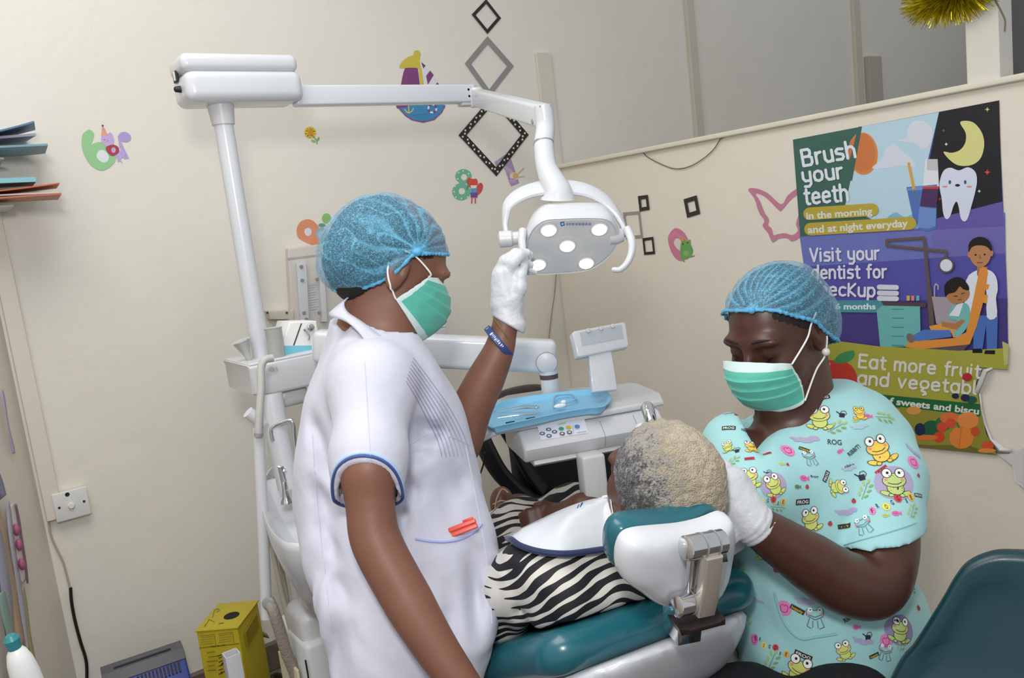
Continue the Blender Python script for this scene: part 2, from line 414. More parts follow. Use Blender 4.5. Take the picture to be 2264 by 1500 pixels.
tag(wallcable(onA, [(1230, 600), (1226, 650), (1219, 700), (1213, 755), (1208, 800)], .0016, mat('8a7d62', .5), .006).build('hanging_wire'), 'thin brown wire hanging down the wall under the lamp head', 'wire')
tag(MB().tube([onB(x, y, -.02) for x, y in [(2148, 208), (2155, 196), (2163, 192), (2190, 190), (2215, 196)]], .002, 8, mat('6d6550', .5), smooth=6).build('binding_wire'), 'twisted wire wrapped round the foot of the post', 'wire')
tag(MB().tube([onB(x, y, .004) for x, y in [(2200, 0), (2212, 22), (2222, 45), (2221, 70)]], .002, 8, mat('6d6550', .5), smooth=6).build('binding_wire'), 'loose wire hanging beside the top of the post', 'wire')

# ------------------------------------------------------------------ wall stickers
fA = lambda x, y, o=0: onA(x, y, o); fB = lambda x, y, o=0: onB(x, y, o)
def quadframe(f, outer, w, col, name, label, dots=None, rough=.4):
    """hollow frame sticker: outer corner pixels, inner inset ratio"""
    cx = sum(p[0] for p in outer)/4; cy = sum(p[1] for p in outer)/4
    inner = [(cx+(x-cx)*w, cy+(y-cy)*w) for x, y in outer]
    a = Flat(f); th = .004; m = mat(col, rough)
    for i in range(4):
        j = (i+1) % 4; q = [outer[i], outer[j], inner[j], inner[i]]
        lo = [f(x, y, 0) for x, y in q]; hi = [f(x, y, th) for x, y in q]
        a.mb.raw(lo+hi, [(4, 5, 6, 7), (0, 1, 5, 4), (2, 3, 7, 6)], m)
    a.off = th+.0003
    if dots:
        for i in range(4):
            j = (i+1) % 4
            for k in range(dots):
                t = (k+.5)/dots; s_ = (1+w)/2+(.035 if k % 2 else -.03)
                x = outer[i][0]+(outer[j][0]-outer[i][0])*t; y = outer[i][1]+(outer[j][1]-outer[i][1])*t
                a.mb.raw([f(p, q, a.off) for p, q in circ(cx+(x-cx)*s_, cy+(y-cy)*s_, 2.1, 2.4, n=8)], [tuple(range(8))], mat('d8d4c4', .5))
    return tag(a.mb.build(name, None, smooth=False), label, 'wall sticker', 'frame shaped wall stickers')
quadframe(fA, [(1075, -2), (1108, 40), (1078, 75), (1043, 32)], .74, '221c16', 'diamond_sticker', 'small plain black diamond frame at the top of the wall')
quadframe(fA, [(1078, 80), (1136, 146), (1082, 216), (1028, 140)], .74, '8f8d8c', 'diamond_sticker', 'grey diamond frame behind the lamp arm joint')
quadframe(fA, [(1092, 208), (1169, 298), (1098, 390), (1014, 299)], .78, '1c1814', 'diamond_sticker', 'large black diamond frame with white dots below the lamp arm', dots=12)
quadframe(fB, [(1410, 434), (1432, 431), (1436, 464), (1414, 468)], .52, '27211c', 'square_sticker', 'small black rectangle frame at the grey square\'s upper corner')
quadframe(fB, [(1377, 470), (1414, 467), (1421, 526), (1384, 529)], .78, '98928a', 'square_sticker', 'grey rectangle frame half behind the lamp head')
quadframe(fB, [(1420, 527), (1444, 524), (1448, 562), (1424, 564)], .68, '1e1a16', 'square_sticker', 'black rectangle frame at the grey square\'s lower corner')
quadframe(fB, [(1511, 441), (1540, 432), (1548, 473), (1519, 482)], .54, '2b2724', 'square_sticker', 'thick black rectangle frame above the pink zero sticker')

def sticker(f, name, label): a = Flat(f, .0015); a._n = name; a._l = label; return a
def fin(a): return a.build(a._n, a._l, 'wall sticker', 'number and picture wall stickers')
# green six with squirrel
a = sticker(fA, 'number_sticker', 'green number six wall sticker with a lilac squirrel in a party hat')
a.poly(sp2([(199, 287), (208, 296), (205, 310), (200, 322), (206, 318), (222, 314), (240, 322), (255, 340), (254, 358), (238, 373), (222, 377), (204, 368), (190, 350), (181, 325), (182, 300), (190, 290)]), '93c88f', holes=[sp2([(218, 336), (229, 334), (237, 342), (238, 352), (228, 356), (217, 348)])])
a.poly(sp2([(218, 334), (230, 333), (240, 344), (238, 356), (227, 359), (214, 348)]), 'dfe3e4')
a.poly([(260, 300), (268, 296), (270, 318), (285, 350), (280, 352), (264, 325)], 'b59fd3').poly(circ(276, 303, 14, 11, 20), 'ac9bd0')
a.poly([(252, 340), (272, 330), (276, 345), (266, 352), (272, 362), (258, 350)], 'c0a6dc')
a.line([(262, 345), (262, 356)], 4, 'b7a1d6').line([(268, 338), (276, 350)], 4, 'b7a1d6')
a.poly(sp2([(226, 296), (234, 300), (243, 293), (250, 300), (252, 315), (244, 324), (232, 322), (224, 310)]), 'bfa8da')
a.poly([(226, 281), (231, 283), (239, 300), (224, 300)], 'dca37e').poly([(226, 281), (229, 281), (232, 288), (225, 290)], 'd98f9b').poly(circ(227, 278, 2.2), '5d4348')
a.poly(sp2([(234, 326), (250, 320), (262, 326), (262, 338), (250, 345), (240, 340)]), 'a3384f').poly(circ(251, 332, 5, 6), 'c9a4c8').poly(circ(237, 311, 2, 2.5), 'd58ea5').poly(circ(231, 309, 1.2), '5a4560')
fin(a)
# sunflower
a = sticker(fA, 'flower_sticker', 'small yellow sunflower sticker on the wall beside the lamp post')
for k in range(10): a.poly(circ(686+8*math.cos(k*.628), 293+8.5*math.sin(k*.628), 5.5, 4.5, n=12), 'e6c53c'); a.off -= a.step
a.up().poly(circ(687, 293, 5.5), 'd98b2a').line([(692, 301), (700, 310), (701, 318)], 2, '6aa556').poly(circ(693, 312, 5, 2.5, 20), '8dba6d').poly(circ(703, 308, 6, 2.3, -60), '7fb266')
fin(a)
# boat
a = sticker(fA, 'sailboat_sticker', 'purple and yellow sailboat wall sticker behind the lamp arm')
a.poly(sp2([(896, 150), (908, 142), (925, 148), (930, 195), (928, 215), (886, 215), (888, 180)]), '7e3f78')
a.poly([(922, 136), (934, 140), (958, 165), (975, 195), (978, 215), (932, 215)], 'dcdde4')
a.poly([(931, 137), (941, 145), (936, 152)], '6f3568').poly([(942, 168), (951, 156), (959, 166), (946, 188)], '7e3f78').poly([(950, 206), (967, 182), (976, 194), (978, 206), (966, 214)], '7e3f78')
a.poly(sp2([(884, 150), (888, 138), (902, 126), (914, 122), (916, 113), (926, 112), (930, 120), (928, 134), (930, 152), (918, 150), (900, 150)]), 'cdbb45')
a.poly([(925, 148), (932, 150), (941, 214), (932, 214)], 'd2bf3f')
a.poly(sp2([(882, 234), (930, 232), (982, 232), (976, 248), (960, 262), (936, 268), (910, 264), (892, 252)]), '3c88b8')
a.line([(884, 238), (896, 255), (912, 265), (936, 270), (960, 264), (977, 248), (983, 233)], 2.5, '8a4c8c').poly([(875, 232), (905, 231), (905, 236), (878, 240)], '86417a')
a.line([(912, 255), (935, 253), (958, 250)], 1.6, '5a5fae').line([(903, 230), (904, 250)], 2.2, 'e2bf52').line([(895, 242), (899, 248), (904, 250), (910, 247), (914, 240)], 2.2, 'e2bf52')
for k in range(8): a.line([(956+9*math.cos(k*.785), 240+9*math.sin(k*.785)), (956+9*math.cos(k*.785+.5), 240+9*math.sin(k*.785+.5))], 4, '8a3a72' if k % 2 else 'dfe6ee')
fin(a)
# eight with fox
a = sticker(fA, 'number_sticker', 'green number eight wall sticker with a red fox')
a.poly(circ(1025, 390, 18, 16, 0), '6db494', holes=[circ(1026, 392, 6.5, 7)]).poly(circ(1020, 424, 20, 19), '6db494', holes=[circ(1021, 423, 7, 7)])
a.off -= 2*a.step
a.poly(circ(1026, 392, 6.5, 7), 'e2ddd4').poly(circ(1021, 423, 7, 7), 'e2ddd4')
for x, y in ((1014, 382), (1024, 378), (1036, 384), (1040, 395), (1012, 396), (1006, 412), (1004, 424), (1008, 436), (1020, 439), (1034, 436)): a.poly(circ(x, y, 1.7, n=8), 'dcebdc'); a.off -= a.step
a.up().poly(sp2([(1055, 412), (1063, 404), (1068, 412), (1064, 425), (1054, 432)]), 'c9504c').poly(sp2([(1032, 400), (1037, 393), (1044, 396), (1054, 396), (1056, 408), (1048, 416), (1036, 412)]), 'd4493f')
a.poly([(1040, 410), (1055, 410), (1052, 418), (1043, 418)], 'e6dcd4').poly([(1040, 417), (1054, 416), (1053, 428), (1042, 428)], '5b9bc4').poly([(1040, 426), (1055, 426), (1056, 437), (1041, 437)], '6a4c9c')
a.line([(1044, 437), (1043, 449)], 2.6, 'c9504c').line([(1051, 437), (1051, 449)], 2.6, 'c9504c').line([(1038, 404), (1032, 420)], 2, '4a8a74')
fin(a)
# lilac seven
a = sticker(fA, 'number_sticker', 'pale lilac number seven wall sticker under the dotted diamond')
a.poly([(1094, 358), (1120, 340), (1130, 352), (1138, 375), (1148, 405), (1130, 412), (1124, 396), (1118, 378), (1110, 366), (1098, 372)], 'a890b4')
for k in range(7): a.line([(1100+k*5, 352+k*4), (1104+k*6, 362+k*6)], 1, 'd8cbd8')
a.poly(circ(1137, 390, 10, 9), 'e0d2c0').poly(circ(1140, 389, 6.5, 6.5), 'd6ab6d').poly(circ(1133, 400, 8, 6), 'b79ac8').line([(1146, 384), (1158, 372)], 1.5, 'b8a8a0').line([(1148, 392), (1160, 390)], 1.5, 'b8a8a0')
fin(a)
# orange nine with snail
a = sticker(fA, 'number_sticker', 'orange number nine wall sticker with a blue snail and green balloon')
a.poly(sp2([(680, 485), (694, 490), (704, 502), (708, 520), (702, 535), (694, 542), (686, 540), (676, 536), (660, 526), (656, 508), (664, 491)]), 'dc8f6c', holes=[circ(681, 513, 8, 9)]); a.off -= a.step
a.poly(circ(681, 513, 8, 9), 'd6dce4').poly([(690, 530), (722, 530), (730, 538), (700, 542), (688, 541)], 'd98a64')
a.poly(circ(711, 517, 13, 14), '93aec2').poly(circ(710, 519, 8, 9), 'a8bfd0').poly(circ(712, 498, 8, 4), '5c9a86').poly([(712, 528), (726, 522), (731, 538), (710, 540)], '4f9a84')
a.line([(725, 492), (722, 520)], 1.2, 'b9c0a8').poly(circ(722, 483, 10, 11), '8cbc6c')
fin(a)
# pink zero with frog
a = sticker(fB, 'number_sticker', 'pink number zero wall sticker with a green frog')
a.poly(sp2([(1490, 506), (1504, 508), (1516, 520), (1526, 545), (1524, 565), (1508, 577), (1494, 572), (1482, 552), (1477, 525)]), 'cf7b98', holes=[sp2([(1494, 528), (1503, 530), (1509, 545), (1505, 554), (1497, 550), (1490, 538)])]); a.off -= a.step
a.poly(sp2([(1494, 528), (1503, 530), (1509, 545), (1505, 554), (1497, 550), (1490, 538)]), 'dcd4cc')
for k in range(9): a.line([(1483+k*4.5, 512+abs(k-2)*3), (1484+k*4.5, 520+abs(k-2)*3)], 1, 'e6a8b8'); a.off -= a.step
a.up().poly(sp2([(1506, 536), (1512, 528), (1518, 534), (1526, 530), (1527, 540), (1532, 555), (1526, 568), (1514, 574), (1504, 566), (1504, 550)]), '6fa35a').poly(circ(1517, 560, 7, 6), '83b56a').poly(circ(1508, 530, 4), 'd9924c').poly(circ(1510, 540, 1.6), '20301c').poly(circ(1520, 537, 1.6), '20301c')
a.line([(1506, 570), (1512, 578)], 3, '6fa35a').line([(1526, 568), (1534, 566)], 3, '6fa35a')
fin(a)
# butterfly outline
a = sticker(fB, 'butterfly_sticker', 'pink butterfly outline wall sticker tucked behind the poster')
bo = sp2([(1654, 419), (1672, 417), (1698, 428), (1727, 452), (1742, 432), (1768, 414), (1800, 405), (1796, 440), (1780, 480), (1772, 520), (1752, 534), (1740, 527), (1722, 528), (1708, 536), (1698, 516), (1686, 500), (1690, 488), (1678, 470), (1668, 440)], 4)
bi = sp2([(1670, 428), (1692, 436), (1722, 465), (1730, 463), (1748, 442), (1770, 426), (1788, 418), (1784, 440), (1768, 470), (1760, 495), (1764, 510), (1752, 520), (1736, 516), (1720, 518), (1710, 520), (1706, 506), (1698, 498), (1700, 486), (1690, 470), (1680, 445)], 4)
a.poly(bo, 'c37f97', holes=[bi]); fin(a)

# ------------------------------------------------------------------ poster
SF = {  # rounded single-line letters, unit = x-height 1, baseline 0
 'B': (.95, [[(0, 1.45), (.6, 1.45), (.75, 1.3), (.75, 1.0), (.6, .8), (0, .8)], [(.6, .8), (.85, .65), (.85, .2), (.7, 0), (0, 0), (0, 1.45)]]),
 'r': (.5, [[(0, 0), (0, 1)], [(0, .7), (.15, .95), (.45, 1)]]),
 'u': (.75, [[(0, 1), (0, .25), (.2, 0), (.5, 0), (.7, .2)], [(.7, 1), (.7, 0)]]),
 's': (.7, [[(.65, .95), (.2, 1), (.02, .85), (.05, .6), (.6, .45), (.66, .2), (.5, 0), (0, .03)]]),
 'h': (.75, [[(0, 1.5), (0, 0)], [(0, .75), (.2, 1), (.5, 1), (.7, .75), (.7, 0)]]),
 'y': (.75, [[(0, 1), (0, .4), (.2, .12), (.7, .15)], [(.7, 1), (.7, -.2), (.5, -.45), (.1, -.42)]]),
 'o': (.85, [[(.4, 1), (.1, .88), (0, .5), (.1, .12), (.4, 0), (.7, .12), (.8, .5), (.7, .88), (.4, 1)]]),
 't': (.5, [[(.2, 1.35), (.2, .2), (.3, 0), (.5, 0)], [(0, 1), (.5, 1)]]),
 'e': (.8, [[(.05, .5), (.75, .55), (.68, .88), (.4, 1), (.1, .88), (0, .5), (.1, .12), (.4, 0), (.72, .1)]]),
 'V': (.95, [[(0, 1.45), (.45, 0), (.9, 1.45)]]), 'v': (.75, [[(0, 1), (.35, 0), (.7, 1)]]),
 'i': (.15, [[(0, 1), (0, 0)], [(0, 1.38), (0, 1.4)]]), 'l': (.25, [[(0, 1.5), (0, .15), (.2, 0)]]),
 'd': (.8, [[(.75, 1.5), (.75, 0)], [(.75, .7), (.55, 1), (.2, 1), (0, .7), (0, .3), (.2, 0), (.55, 0), (.75, .3)]]),
 'b': (.8, [[(0, 1.5), (0, 0)], [(0, .7), (.2, 1), (.55, 1), (.75, .7), (.75, .3), (.55, 0), (.2, 0), (0, .3)]]),
 'a': (.8, [[(.75, 1), (.75, 0)], [(.75, .7), (.55, 1), (.2, 1), (0, .7), (0, .3), (.2, 0), (.55, 0), (.75, .3)]]),
 'n': (.75, [[(0, 1), (0, 0)], [(0, .7), (.2, 1), (.5, 1), (.7, .75), (.7, 0)]]),
 'm': (1.15, [[(0, 1), (0, 0)], [(0, .7), (.15, 1), (.4, 1), (.55, .75), (.55, 0)], [(.55, .75), (.7, 1), (.95, 1), (1.1, .75), (1.1, 0)]]),
 'f': (.5, [[(.5, 1.5), (.3, 1.5), (.2, 1.3), (.2, 0)], [(0, 1), (.5, 1)]]),
 'c': (.75, [[(.7, .9), (.4, 1), (.1, .88), (0, .5), (.1, .12), (.4, 0), (.7, .1)]]),
 'k': (.7, [[(0, 1.5), (0, 0)], [(.6, 1), (.02, .5), (.65, 0)]]), 'K': (.85, [[(0, 1.4), (0, 0)], [(.75, 1.4), (.02, .65), (.78, 0)]]),
 'p': (.8, [[(0, 1), (0, -.5)], [(0, .7), (.2, 1), (.55, 1), (.75, .7), (.75, .3), (.55, 0), (.2, 0), (0, .3)]]),
 'g': (.8, [[(.4, 1), (.1, .9), (0, .6), (.1, .25), (.4, .15), (.7, .25), (.8, .6), (.7, .9), (.4, 1)], [(.3, .1), (.15, -.15), (.5, -.3), (.6, -.5), (.35, -.6)]]),
 'E': (.8, [[(.75, 1.45), (0, 1.45), (0, 0), (.75, 0)], [(0, .75), (.65, .75)]]), ' ': (.35, [])}
def stext(a, s, p0, p1, xh, w, col, gap=.32):
    tot = sum(SF[c][0]+gap for c in s)-gap; dx, dy = p1[0]-p0[0], p1[1]-p0[1]; L = math.hypot(dx, dy); k = L/tot
    ux, uy = dx/L, dy/L; vx, vy = uy, -ux
    x = 0
    for c in s:
        for st in SF[c][1]:
            for q in stroke([(p0[0]+ux*(x+px_)*k+vx*py_*xh, p0[1]+uy*(x+px_)*k+vy*py_*xh) for px_, py_ in st], w, 5):
                a.mb.raw([a.f(X, Y, a.off) for X, Y in q], [tuple(range(len(q)))], mat(col, .45, var=.02)); a.off += .000012
        x += SF[c][0]+gap
    a.up()
a = Flat(fB, .002, .00005)
edge = [(1753, 309), (2209, 222), (2211, 300), (2209, 340), (2213, 352), (2220, 500), (2222, 562), (2229, 760), (2227, 818), (2198, 815), (2166, 812), (2158, 850), (2163, 870), (2168, 905), (2174, 940), (2186, 975), (2202, 1003), (2205, 1006), (2036, 986), (1900, 974), (1800, 960), (1790, 860), (1780, 620), (1768, 500)]
a.plate(edge, '4b4f9c', .0022)
LIL = '5455a0'
a.poly([(1768, 524), (2222, 470), (2224, 600), (1779, 600)], '6a74bb').poly([(2060, 500), (2222, 478), (2223, 560), (2060, 600)], '6e68ae')
a.poly([(1775, 590), (2223, 560), (2228, 680), (1779, 690)], '5350a4').poly([(1779, 670), (2227, 660), (2229, 780), (1784, 760)], '46397f')
a.poly([(1753, 309), (1906, 280), (1868, 458), (1960, 470), (1960, 500), (1769, 524)], '3a6459')
a.poly([(1906, 280), (2076, 248), (2050, 360), (2046, 460), (2060, 505), (1960, 500), (1868, 458)], 'b9d7e6')
a.poly([(2076, 248), (2209, 222), (2211, 300), (2216, 446), (2068, 484), (2050, 400), (2056, 350)], '15131d')
a.poly([(2068, 484), (2216, 446), (2220, 500), (1768, 524), (2030, 508)], '6357a5')
a.poly(circ(1908, 340, 33, 47, -4), 'd98545'); a.poly(circ(1906, 338, 29, 43, -4), 'cd7843')
a.poly([(1906, 280), (1898, 280), (1866, 400), (1884, 400)], '3a6459')
a.poly(sp2([(1984, 312), (2004, 304), (2008, 284), (2022, 268), (2046, 270), (2062, 290), (2056, 318), (2040, 330), (2020, 316)]), 'd7dce6').poly(sp2([(1928, 372), (1950, 352), (1958, 330), (1980, 320), (1998, 338), (2016, 350), (2024, 370), (1990, 366), (1960, 372)]), 'd3dae8')
a.poly(sp2([(1960, 486), (1980, 470), (2000, 480), (2020, 474), (2036, 490), (2030, 505), (1980, 505)]), '86b3cf')
# moon, stars, tooth
a.poly(sp2([(2123, 270), (2150, 270), (2170, 292), (2176, 320), (2168, 350), (2148, 365), (2120, 366), (2100, 354), (2086, 336), (2104, 338), (2122, 332), (2134, 316), (2135, 294)], 5), 'd9d68c')
for x, y, c, r in ((2092, 319, 'e8f0f8', 3), (2183, 242, 'c8cf8c', 4), (2183, 381, 'd2503e', 5), (2165, 423, 'd8e4f4', 3), (2078, 440, 'a8404e', 3), (2086, 289, '6c6878', 3)):
    a.poly([(x+(r*1.4 if k % 2 == 0 else r*.5)*math.cos(k*math.pi/4), y+(r*1.4 if k % 2 == 0 else r*.5)*math.sin(k*math.pi/4)) for k in range(8)], c)
a.poly([(2046, 352), (2073, 352), (2076, 412), (2040, 414)], 'dfe4ec').poly([(2050, 352), (2073, 352), (2073, 378), (2049, 376)], 'c5c2c8')
a.poly([(2004, 414), (2072, 408), (2070, 505), (2052, 512), (2034, 508), (2018, 480)], '4d72b8').poly(circ(2037, 416, 34, 4, -6), '6d93cf')
a.poly([(2040, 414), (2076, 413), (2070, 460), (2034, 456)], '4b2b5c').poly([(2040, 413), (2076, 412), (2075, 418), (2040, 418)], 'cc3b34')
a.poly([(2033, 458), (2070, 462), (2068, 500), (2052, 506), (2028, 503)], '6c8fcb').line([(2009, 362), (2021, 420)], 6, 'd9a24a').line([(2021, 420), (2028, 448)], 3, '6a6c80')
a.poly(sp2([(2080, 392), (2088, 376), (2102, 371), (2120, 377), (2140, 370), (2156, 380), (2160, 400), (2156, 425), (2148, 455), (2140, 482), (2132, 490), (2124, 482), (2120, 460), (2115, 446), (2108, 456), (2100, 480), (2091, 484), (2085, 470), (2082, 440), (2077, 412)], 4), 'd5dcee')
a.poly(circ(2100, 403, 3, 4.5), '50596c').poly(circ(2134, 403, 3, 4.5), '50596c').poly(circ(2117, 410, 5.5, 3), '20222c').poly(circ(2089, 413, 6, 2), 'd98f88').poly(circ(2143, 413, 6, 2), 'd98f88')
W = 'dfe6ee'
stext(a, 'Brush', (1777, 367), (1892, 347), 24, 6.5, W); stext(a, 'your', (1777, 404), (1864, 393), 22, 6.2, W); stext(a, 'teeth', (1781, 452), (1875, 443), 24, 6.2, W)
def pill(p, q, w, col): a.line([p, q], w, col, n=8)
pill((1790, 473), (1928, 464), 28, 'b9a43c'); pill((1792, 507), (2012, 494), 28, 'b9a43c')
a.text('in the morning', (1783, 485), (1929, 474), 15.5, 'd9dcd2', .03); a.text('and at night everyday', (1786, 516), (2008, 501), 16.5, 'd9dcd2', .03)
stext(a, 'Visit your', (1792, 578), (1944, 573), 19, 5, 'dcdcea'); stext(a, 'dentist for', (1796, 616), (1960, 614), 19, 5, 'dcdcea'); stext(a, 'checKup', (1793, 652), (1934, 656), 19, 5, 'dcdcea')
a.poly([(1800, 665), (1948, 664), (1956, 676), (1948, 692), (1800, 690)], '478f9c'); a.text('every 6 months', (1788, 684), (1936, 684), 13, 'd8e4ea', .03)
# clinic scene
for y, c in ((635, 'd5d8e4'), (648, 'cfd3e2'), (660, 'd5d8e4')): a.line([(1944, y), (1982, y+1)], 11, c)
a.poly([(1948, 667), (2048, 670), (2046, 680), (1954, 676)], '4f3f48').poly([(1938, 686), (1950, 676), (2034, 678), (2036, 766), (1946, 768)], '6bb3b2')
for k in range(5): a.line([(1972, 684+k*20), (1998, 684+k*20)], 1.5, '3d6f78')
for x, c in ((2008, 'c8b84c'), (2018, 'd9886c'), (2029, '6bb3c0')): a.poly([(x-3.5, 654), (x+3.5, 654), (x+3.5, 665), (x-3.5, 665)], c)
br = '62524c'
a.line([(2062, 716), (2056, 660), (2044, 540), (2042, 526)], 7, br).line([(1960, 532), (2042, 526)], 6, br).line([(1960, 532), (1960, 543), (2046, 552), (2091, 556), (2091, 574)], 6, br)
a.line([(2054, 640), (2060, 718)], 11, br).poly(circ(2092, 587, 17), br).poly(circ(2092, 587, 13.5), 'd6dcea')
a.poly([(2060, 656), (2110, 658), (2124, 700), (2110, 724), (2070, 716)], 'a49aa2').line([(2066, 656), (2066, 634), (2069, 628), (2074, 632), (2074, 640)], 3, 'a8a4b8')
# dentist figure in the poster
a.poly([(2152, 698), (2206, 698), (2204, 774), (2182, 774), (2180, 720), (2172, 774), (2152, 774)], '4a6fb8').poly([(2148, 772), (2170, 771), (2170, 781), (2146, 780)], '141018').poly([(2178, 774), (2200, 774), (2200, 783), (2176, 782)], '141018')
a.poly(sp2([(2160, 598), (2186, 597), (2202, 612), (2206, 640), (2202, 660), (2204, 700), (2182, 702), (2180, 640), (2156, 690), (2134, 690), (2136, 620)], 3), 'dfe3ee').poly([(2160, 590), (2184, 590), (2182, 610), (2168, 620), (2160, 608)], 'a8714c')
a.poly(circ(2167, 560, 24, 31), 'ba8258').poly(circ(2143, 563, 4, 7), 'ba8258').poly(circ(2192, 560, 4, 7), 'ba8258').poly(sp2([(2142, 558), (2142, 540), (2152, 528), (2168, 524), (2184, 530), (2192, 544), (2192, 556), (2180, 545), (2160, 543), (2148, 548)], 4), '15110f')
a.poly(circ(2157, 564, 2.2), '1c1410').poly(circ(2177, 563, 2.2), '1c1410').line([(2167, 564), (2166, 571), (2169, 571)], 1.5, '7f5238').line([(2161, 581), (2172, 581)], 2.5, '8a5248')
a.poly([(2172, 626), (2188, 630), (2184, 640), (2172, 644)], 'd99a40').poly([(2170, 652), (2184, 652), (2182, 672), (2168, 668)], 'd99a40')
# chair and child
a.poly([(2166, 594), (2174, 590), (2182, 594), (2184, 604), (2176, 660), (2160, 720), (2144, 762), (2040, 772), (2002, 768), (2008, 756), (2110, 748), (2136, 735), (2148, 680)], 'dd8f3e').poly([(2042, 772), (2142, 762), (2130, 776), (2080, 776)], '5c4c54')
a.poly([(2012, 746), (2040, 730), (2100, 726), (2104, 745), (2030, 755)], '4f77be').poly(circ(2013, 748, 8, 11, -30), '7a6a66').poly([(2054, 722), (2080, 716), (2112, 722), (2120, 745), (2108, 747), (2100, 730), (2058, 730)], 'e29a48')
a.poly(sp2([(2104, 680), (2132, 670), (2144, 684), (2140, 720), (2120, 744), (2108, 738), (2118, 712), (2098, 704)], 4), '72b8b4').poly([(2116, 674), (2130, 670), (2120, 700), (2098, 698)], 'dfe2ec').poly([(2126, 706), (2134, 710), (2116, 730), (2082, 722), (2082, 712), (2112, 716)], 'b07848')
a.poly(circ(2118, 650, 26, 22, -10), 'b07a4c').poly(sp2([(2090, 655), (2088, 632), (2104, 616), (2124, 614), (2140, 630), (2142, 642), (2130, 640), (2122, 634), (2112, 646), (2098, 650)], 4), '15110f').line([(2110, 655), (2116, 655)], 2, '3a2418').line([(2126, 650), (2132, 648)], 2, '3a2418').line([(2118, 664), (2126, 662)], 2, '7c4438')
# lime bottom
a.poly([(1784, 752), (1850, 754), (1940, 766), (2020, 770), (2120, 776), (2228, 770), (2227, 818), (2166, 812), (2158, 850), (2168, 905), (2180, 960), (2204, 1006), (2036, 986), (1800, 960)], 'a5a23f')
a.poly([(2216, 755), (2230, 762), (2228, 806), (2220, 808)], 'bcbb70')
a.poly([(2150, 781), (2172, 781), (2172, 773), (2150, 773)], '141018').poly([(2176, 783), (2200, 784), (2200, 775), (2178, 775)], '141018')
a.poly(sp2([(1806, 808), (1822, 796), (1846, 798), (1868, 800), (1888, 816), (1896, 842), (1890, 870), (1860, 876), (1820, 860)], 4), 'c23a2c').poly(circ(1818, 812, 7, 5, -30), 'd98a80').poly(circ(1832, 806, 5, 4, -30), 'd98a80').poly(sp2([(1844, 802), (1856, 784), (1886, 775), (1888, 790), (1870, 802)], 4), '3f8b55')
stext(a, 'Eat more fruit', (1899, 812), (2166, 836), 19, 5.2, 'dad6cf'); stext(a, 'and vegetabl', (1897, 849), (2158, 872), 19, 5.2, 'dad6cf')
a.poly([(1900, 868), (2166, 894), (2168, 922), (1900, 892)], '1f6236'); a.text('instead of sweets and biscu', (1868, 882), (2164, 917), 15, 'd9dcd4', .03)
a.poly([(1990, 900), (2168, 922), (2176, 960), (2204, 1006), (2036, 986), (1990, 980)], '8f8a36').poly([(1990, 980), (2060, 985), (2140, 985), (2204, 1006), (1990, 985)], '6e6a28')
for x, y, rx, ry, c in ((2020, 908, 16, 9, 'd9944c'), (2060, 950, 22, 20, '1f5a3a'), (2085, 938, 18, 16, '2a6a48'), (2034, 950, 12, 14, '1c2a4a'), (2100, 925, 22, 13, 'd9703c'), (2140, 930, 24, 18, 'e08a48'), (2083, 945, 12, 11, 'cf4a30'), (2102, 936, 11, 11, 'd2502f'), (2076, 967, 13, 12, 'cc452c'), (2126, 968, 27, 25, 'e08338'), (2156, 955, 10, 10, 'c8502c'), (2184, 985, 14, 9, 'd5502f'), (2050, 968, 24, 6, 'd8703a'), (2182, 997, 20, 5, 'e08a40'), (2148, 884, 12, 8, '1f5a48'), (2112, 876, 8, 6, '262848'), (2138, 834, 11, 9, 'b02a30'), (2134, 880, 10, 8, '2a2550')):
    a.poly(circ(x, y, rx, ry, n=18), c)
a.line([(2126, 944), (2120, 990)], 1.2, 'c86a28').line([(2120, 945), (2116, 936)], 4, '3c7a3a').line([(1769, 524), (1768, 500)], 1, '6a74bb')
a.build('dental_poster', 'torn dental health poster reading brush your teeth on the partition', 'poster')
# torn paper curls of the poster
e = empty('torn_paper', onB(2190, 850), 'curled white strip of torn paper at the poster\'s ripped edge', 'torn paper')
def curl(pts, name, par, col='d6d4d2'):
    n = len(pts); vs = []; 
    for (x0, y0, o0, x1, y1, o1) in pts: vs += [onB(x0, y0, o0), onB((x0+x1)/2, (y0+y1)/2, (o0+o1)/2+.006), onB(x1, y1, o1)]
    fs = []
    for i in range(n-1): fs += [(i*3+k, i*3+k+1, i*3+k+4, i*3+k+3) for k in (0, 1)]
    o = MB().raw(vs, fs).build(name, mat(col, .6), par); s = o.modifiers.new('s', 'SOLIDIFY'); s.thickness = .0006; return o
curl([(2190, 812, .004, 2198, 815, .006), (2172, 816, .004, 2182, 822, .022), (2160, 845, .004, 2172, 850, .02), (2150, 866, .004, 2164, 868, .012), (2152, 872, .003, 2162, 874, .004)], 'upper_curl', e)
curl([(2163, 872, .003, 2168, 870, .006), (2166, 905, .003, 2172, 903, .008), (2174, 940, .003, 2180, 937, .009), (2186, 975, .003, 2193, 970, .01), (2202, 1003, .003, 2220, 990, .012), (2232, 1003, .003, 2240, 992, .006)], 'lower_curl', e)
o = MB().raw([onB(x, y, q) for x, y, q in ((2206, 1006, .003), (2240, 1003, .008), (2264, 990, .01), (2264, 1080, .014), (2246, 1066, .018), (2238, 1030, .012))], [(0, 1, 5), (1, 2, 3, 4, 5)]).build('hanging_scrap', mat('cfcac8', .6), e, smooth=False)
o.modifiers.new('s', 'SOLIDIFY').thickness = .0006

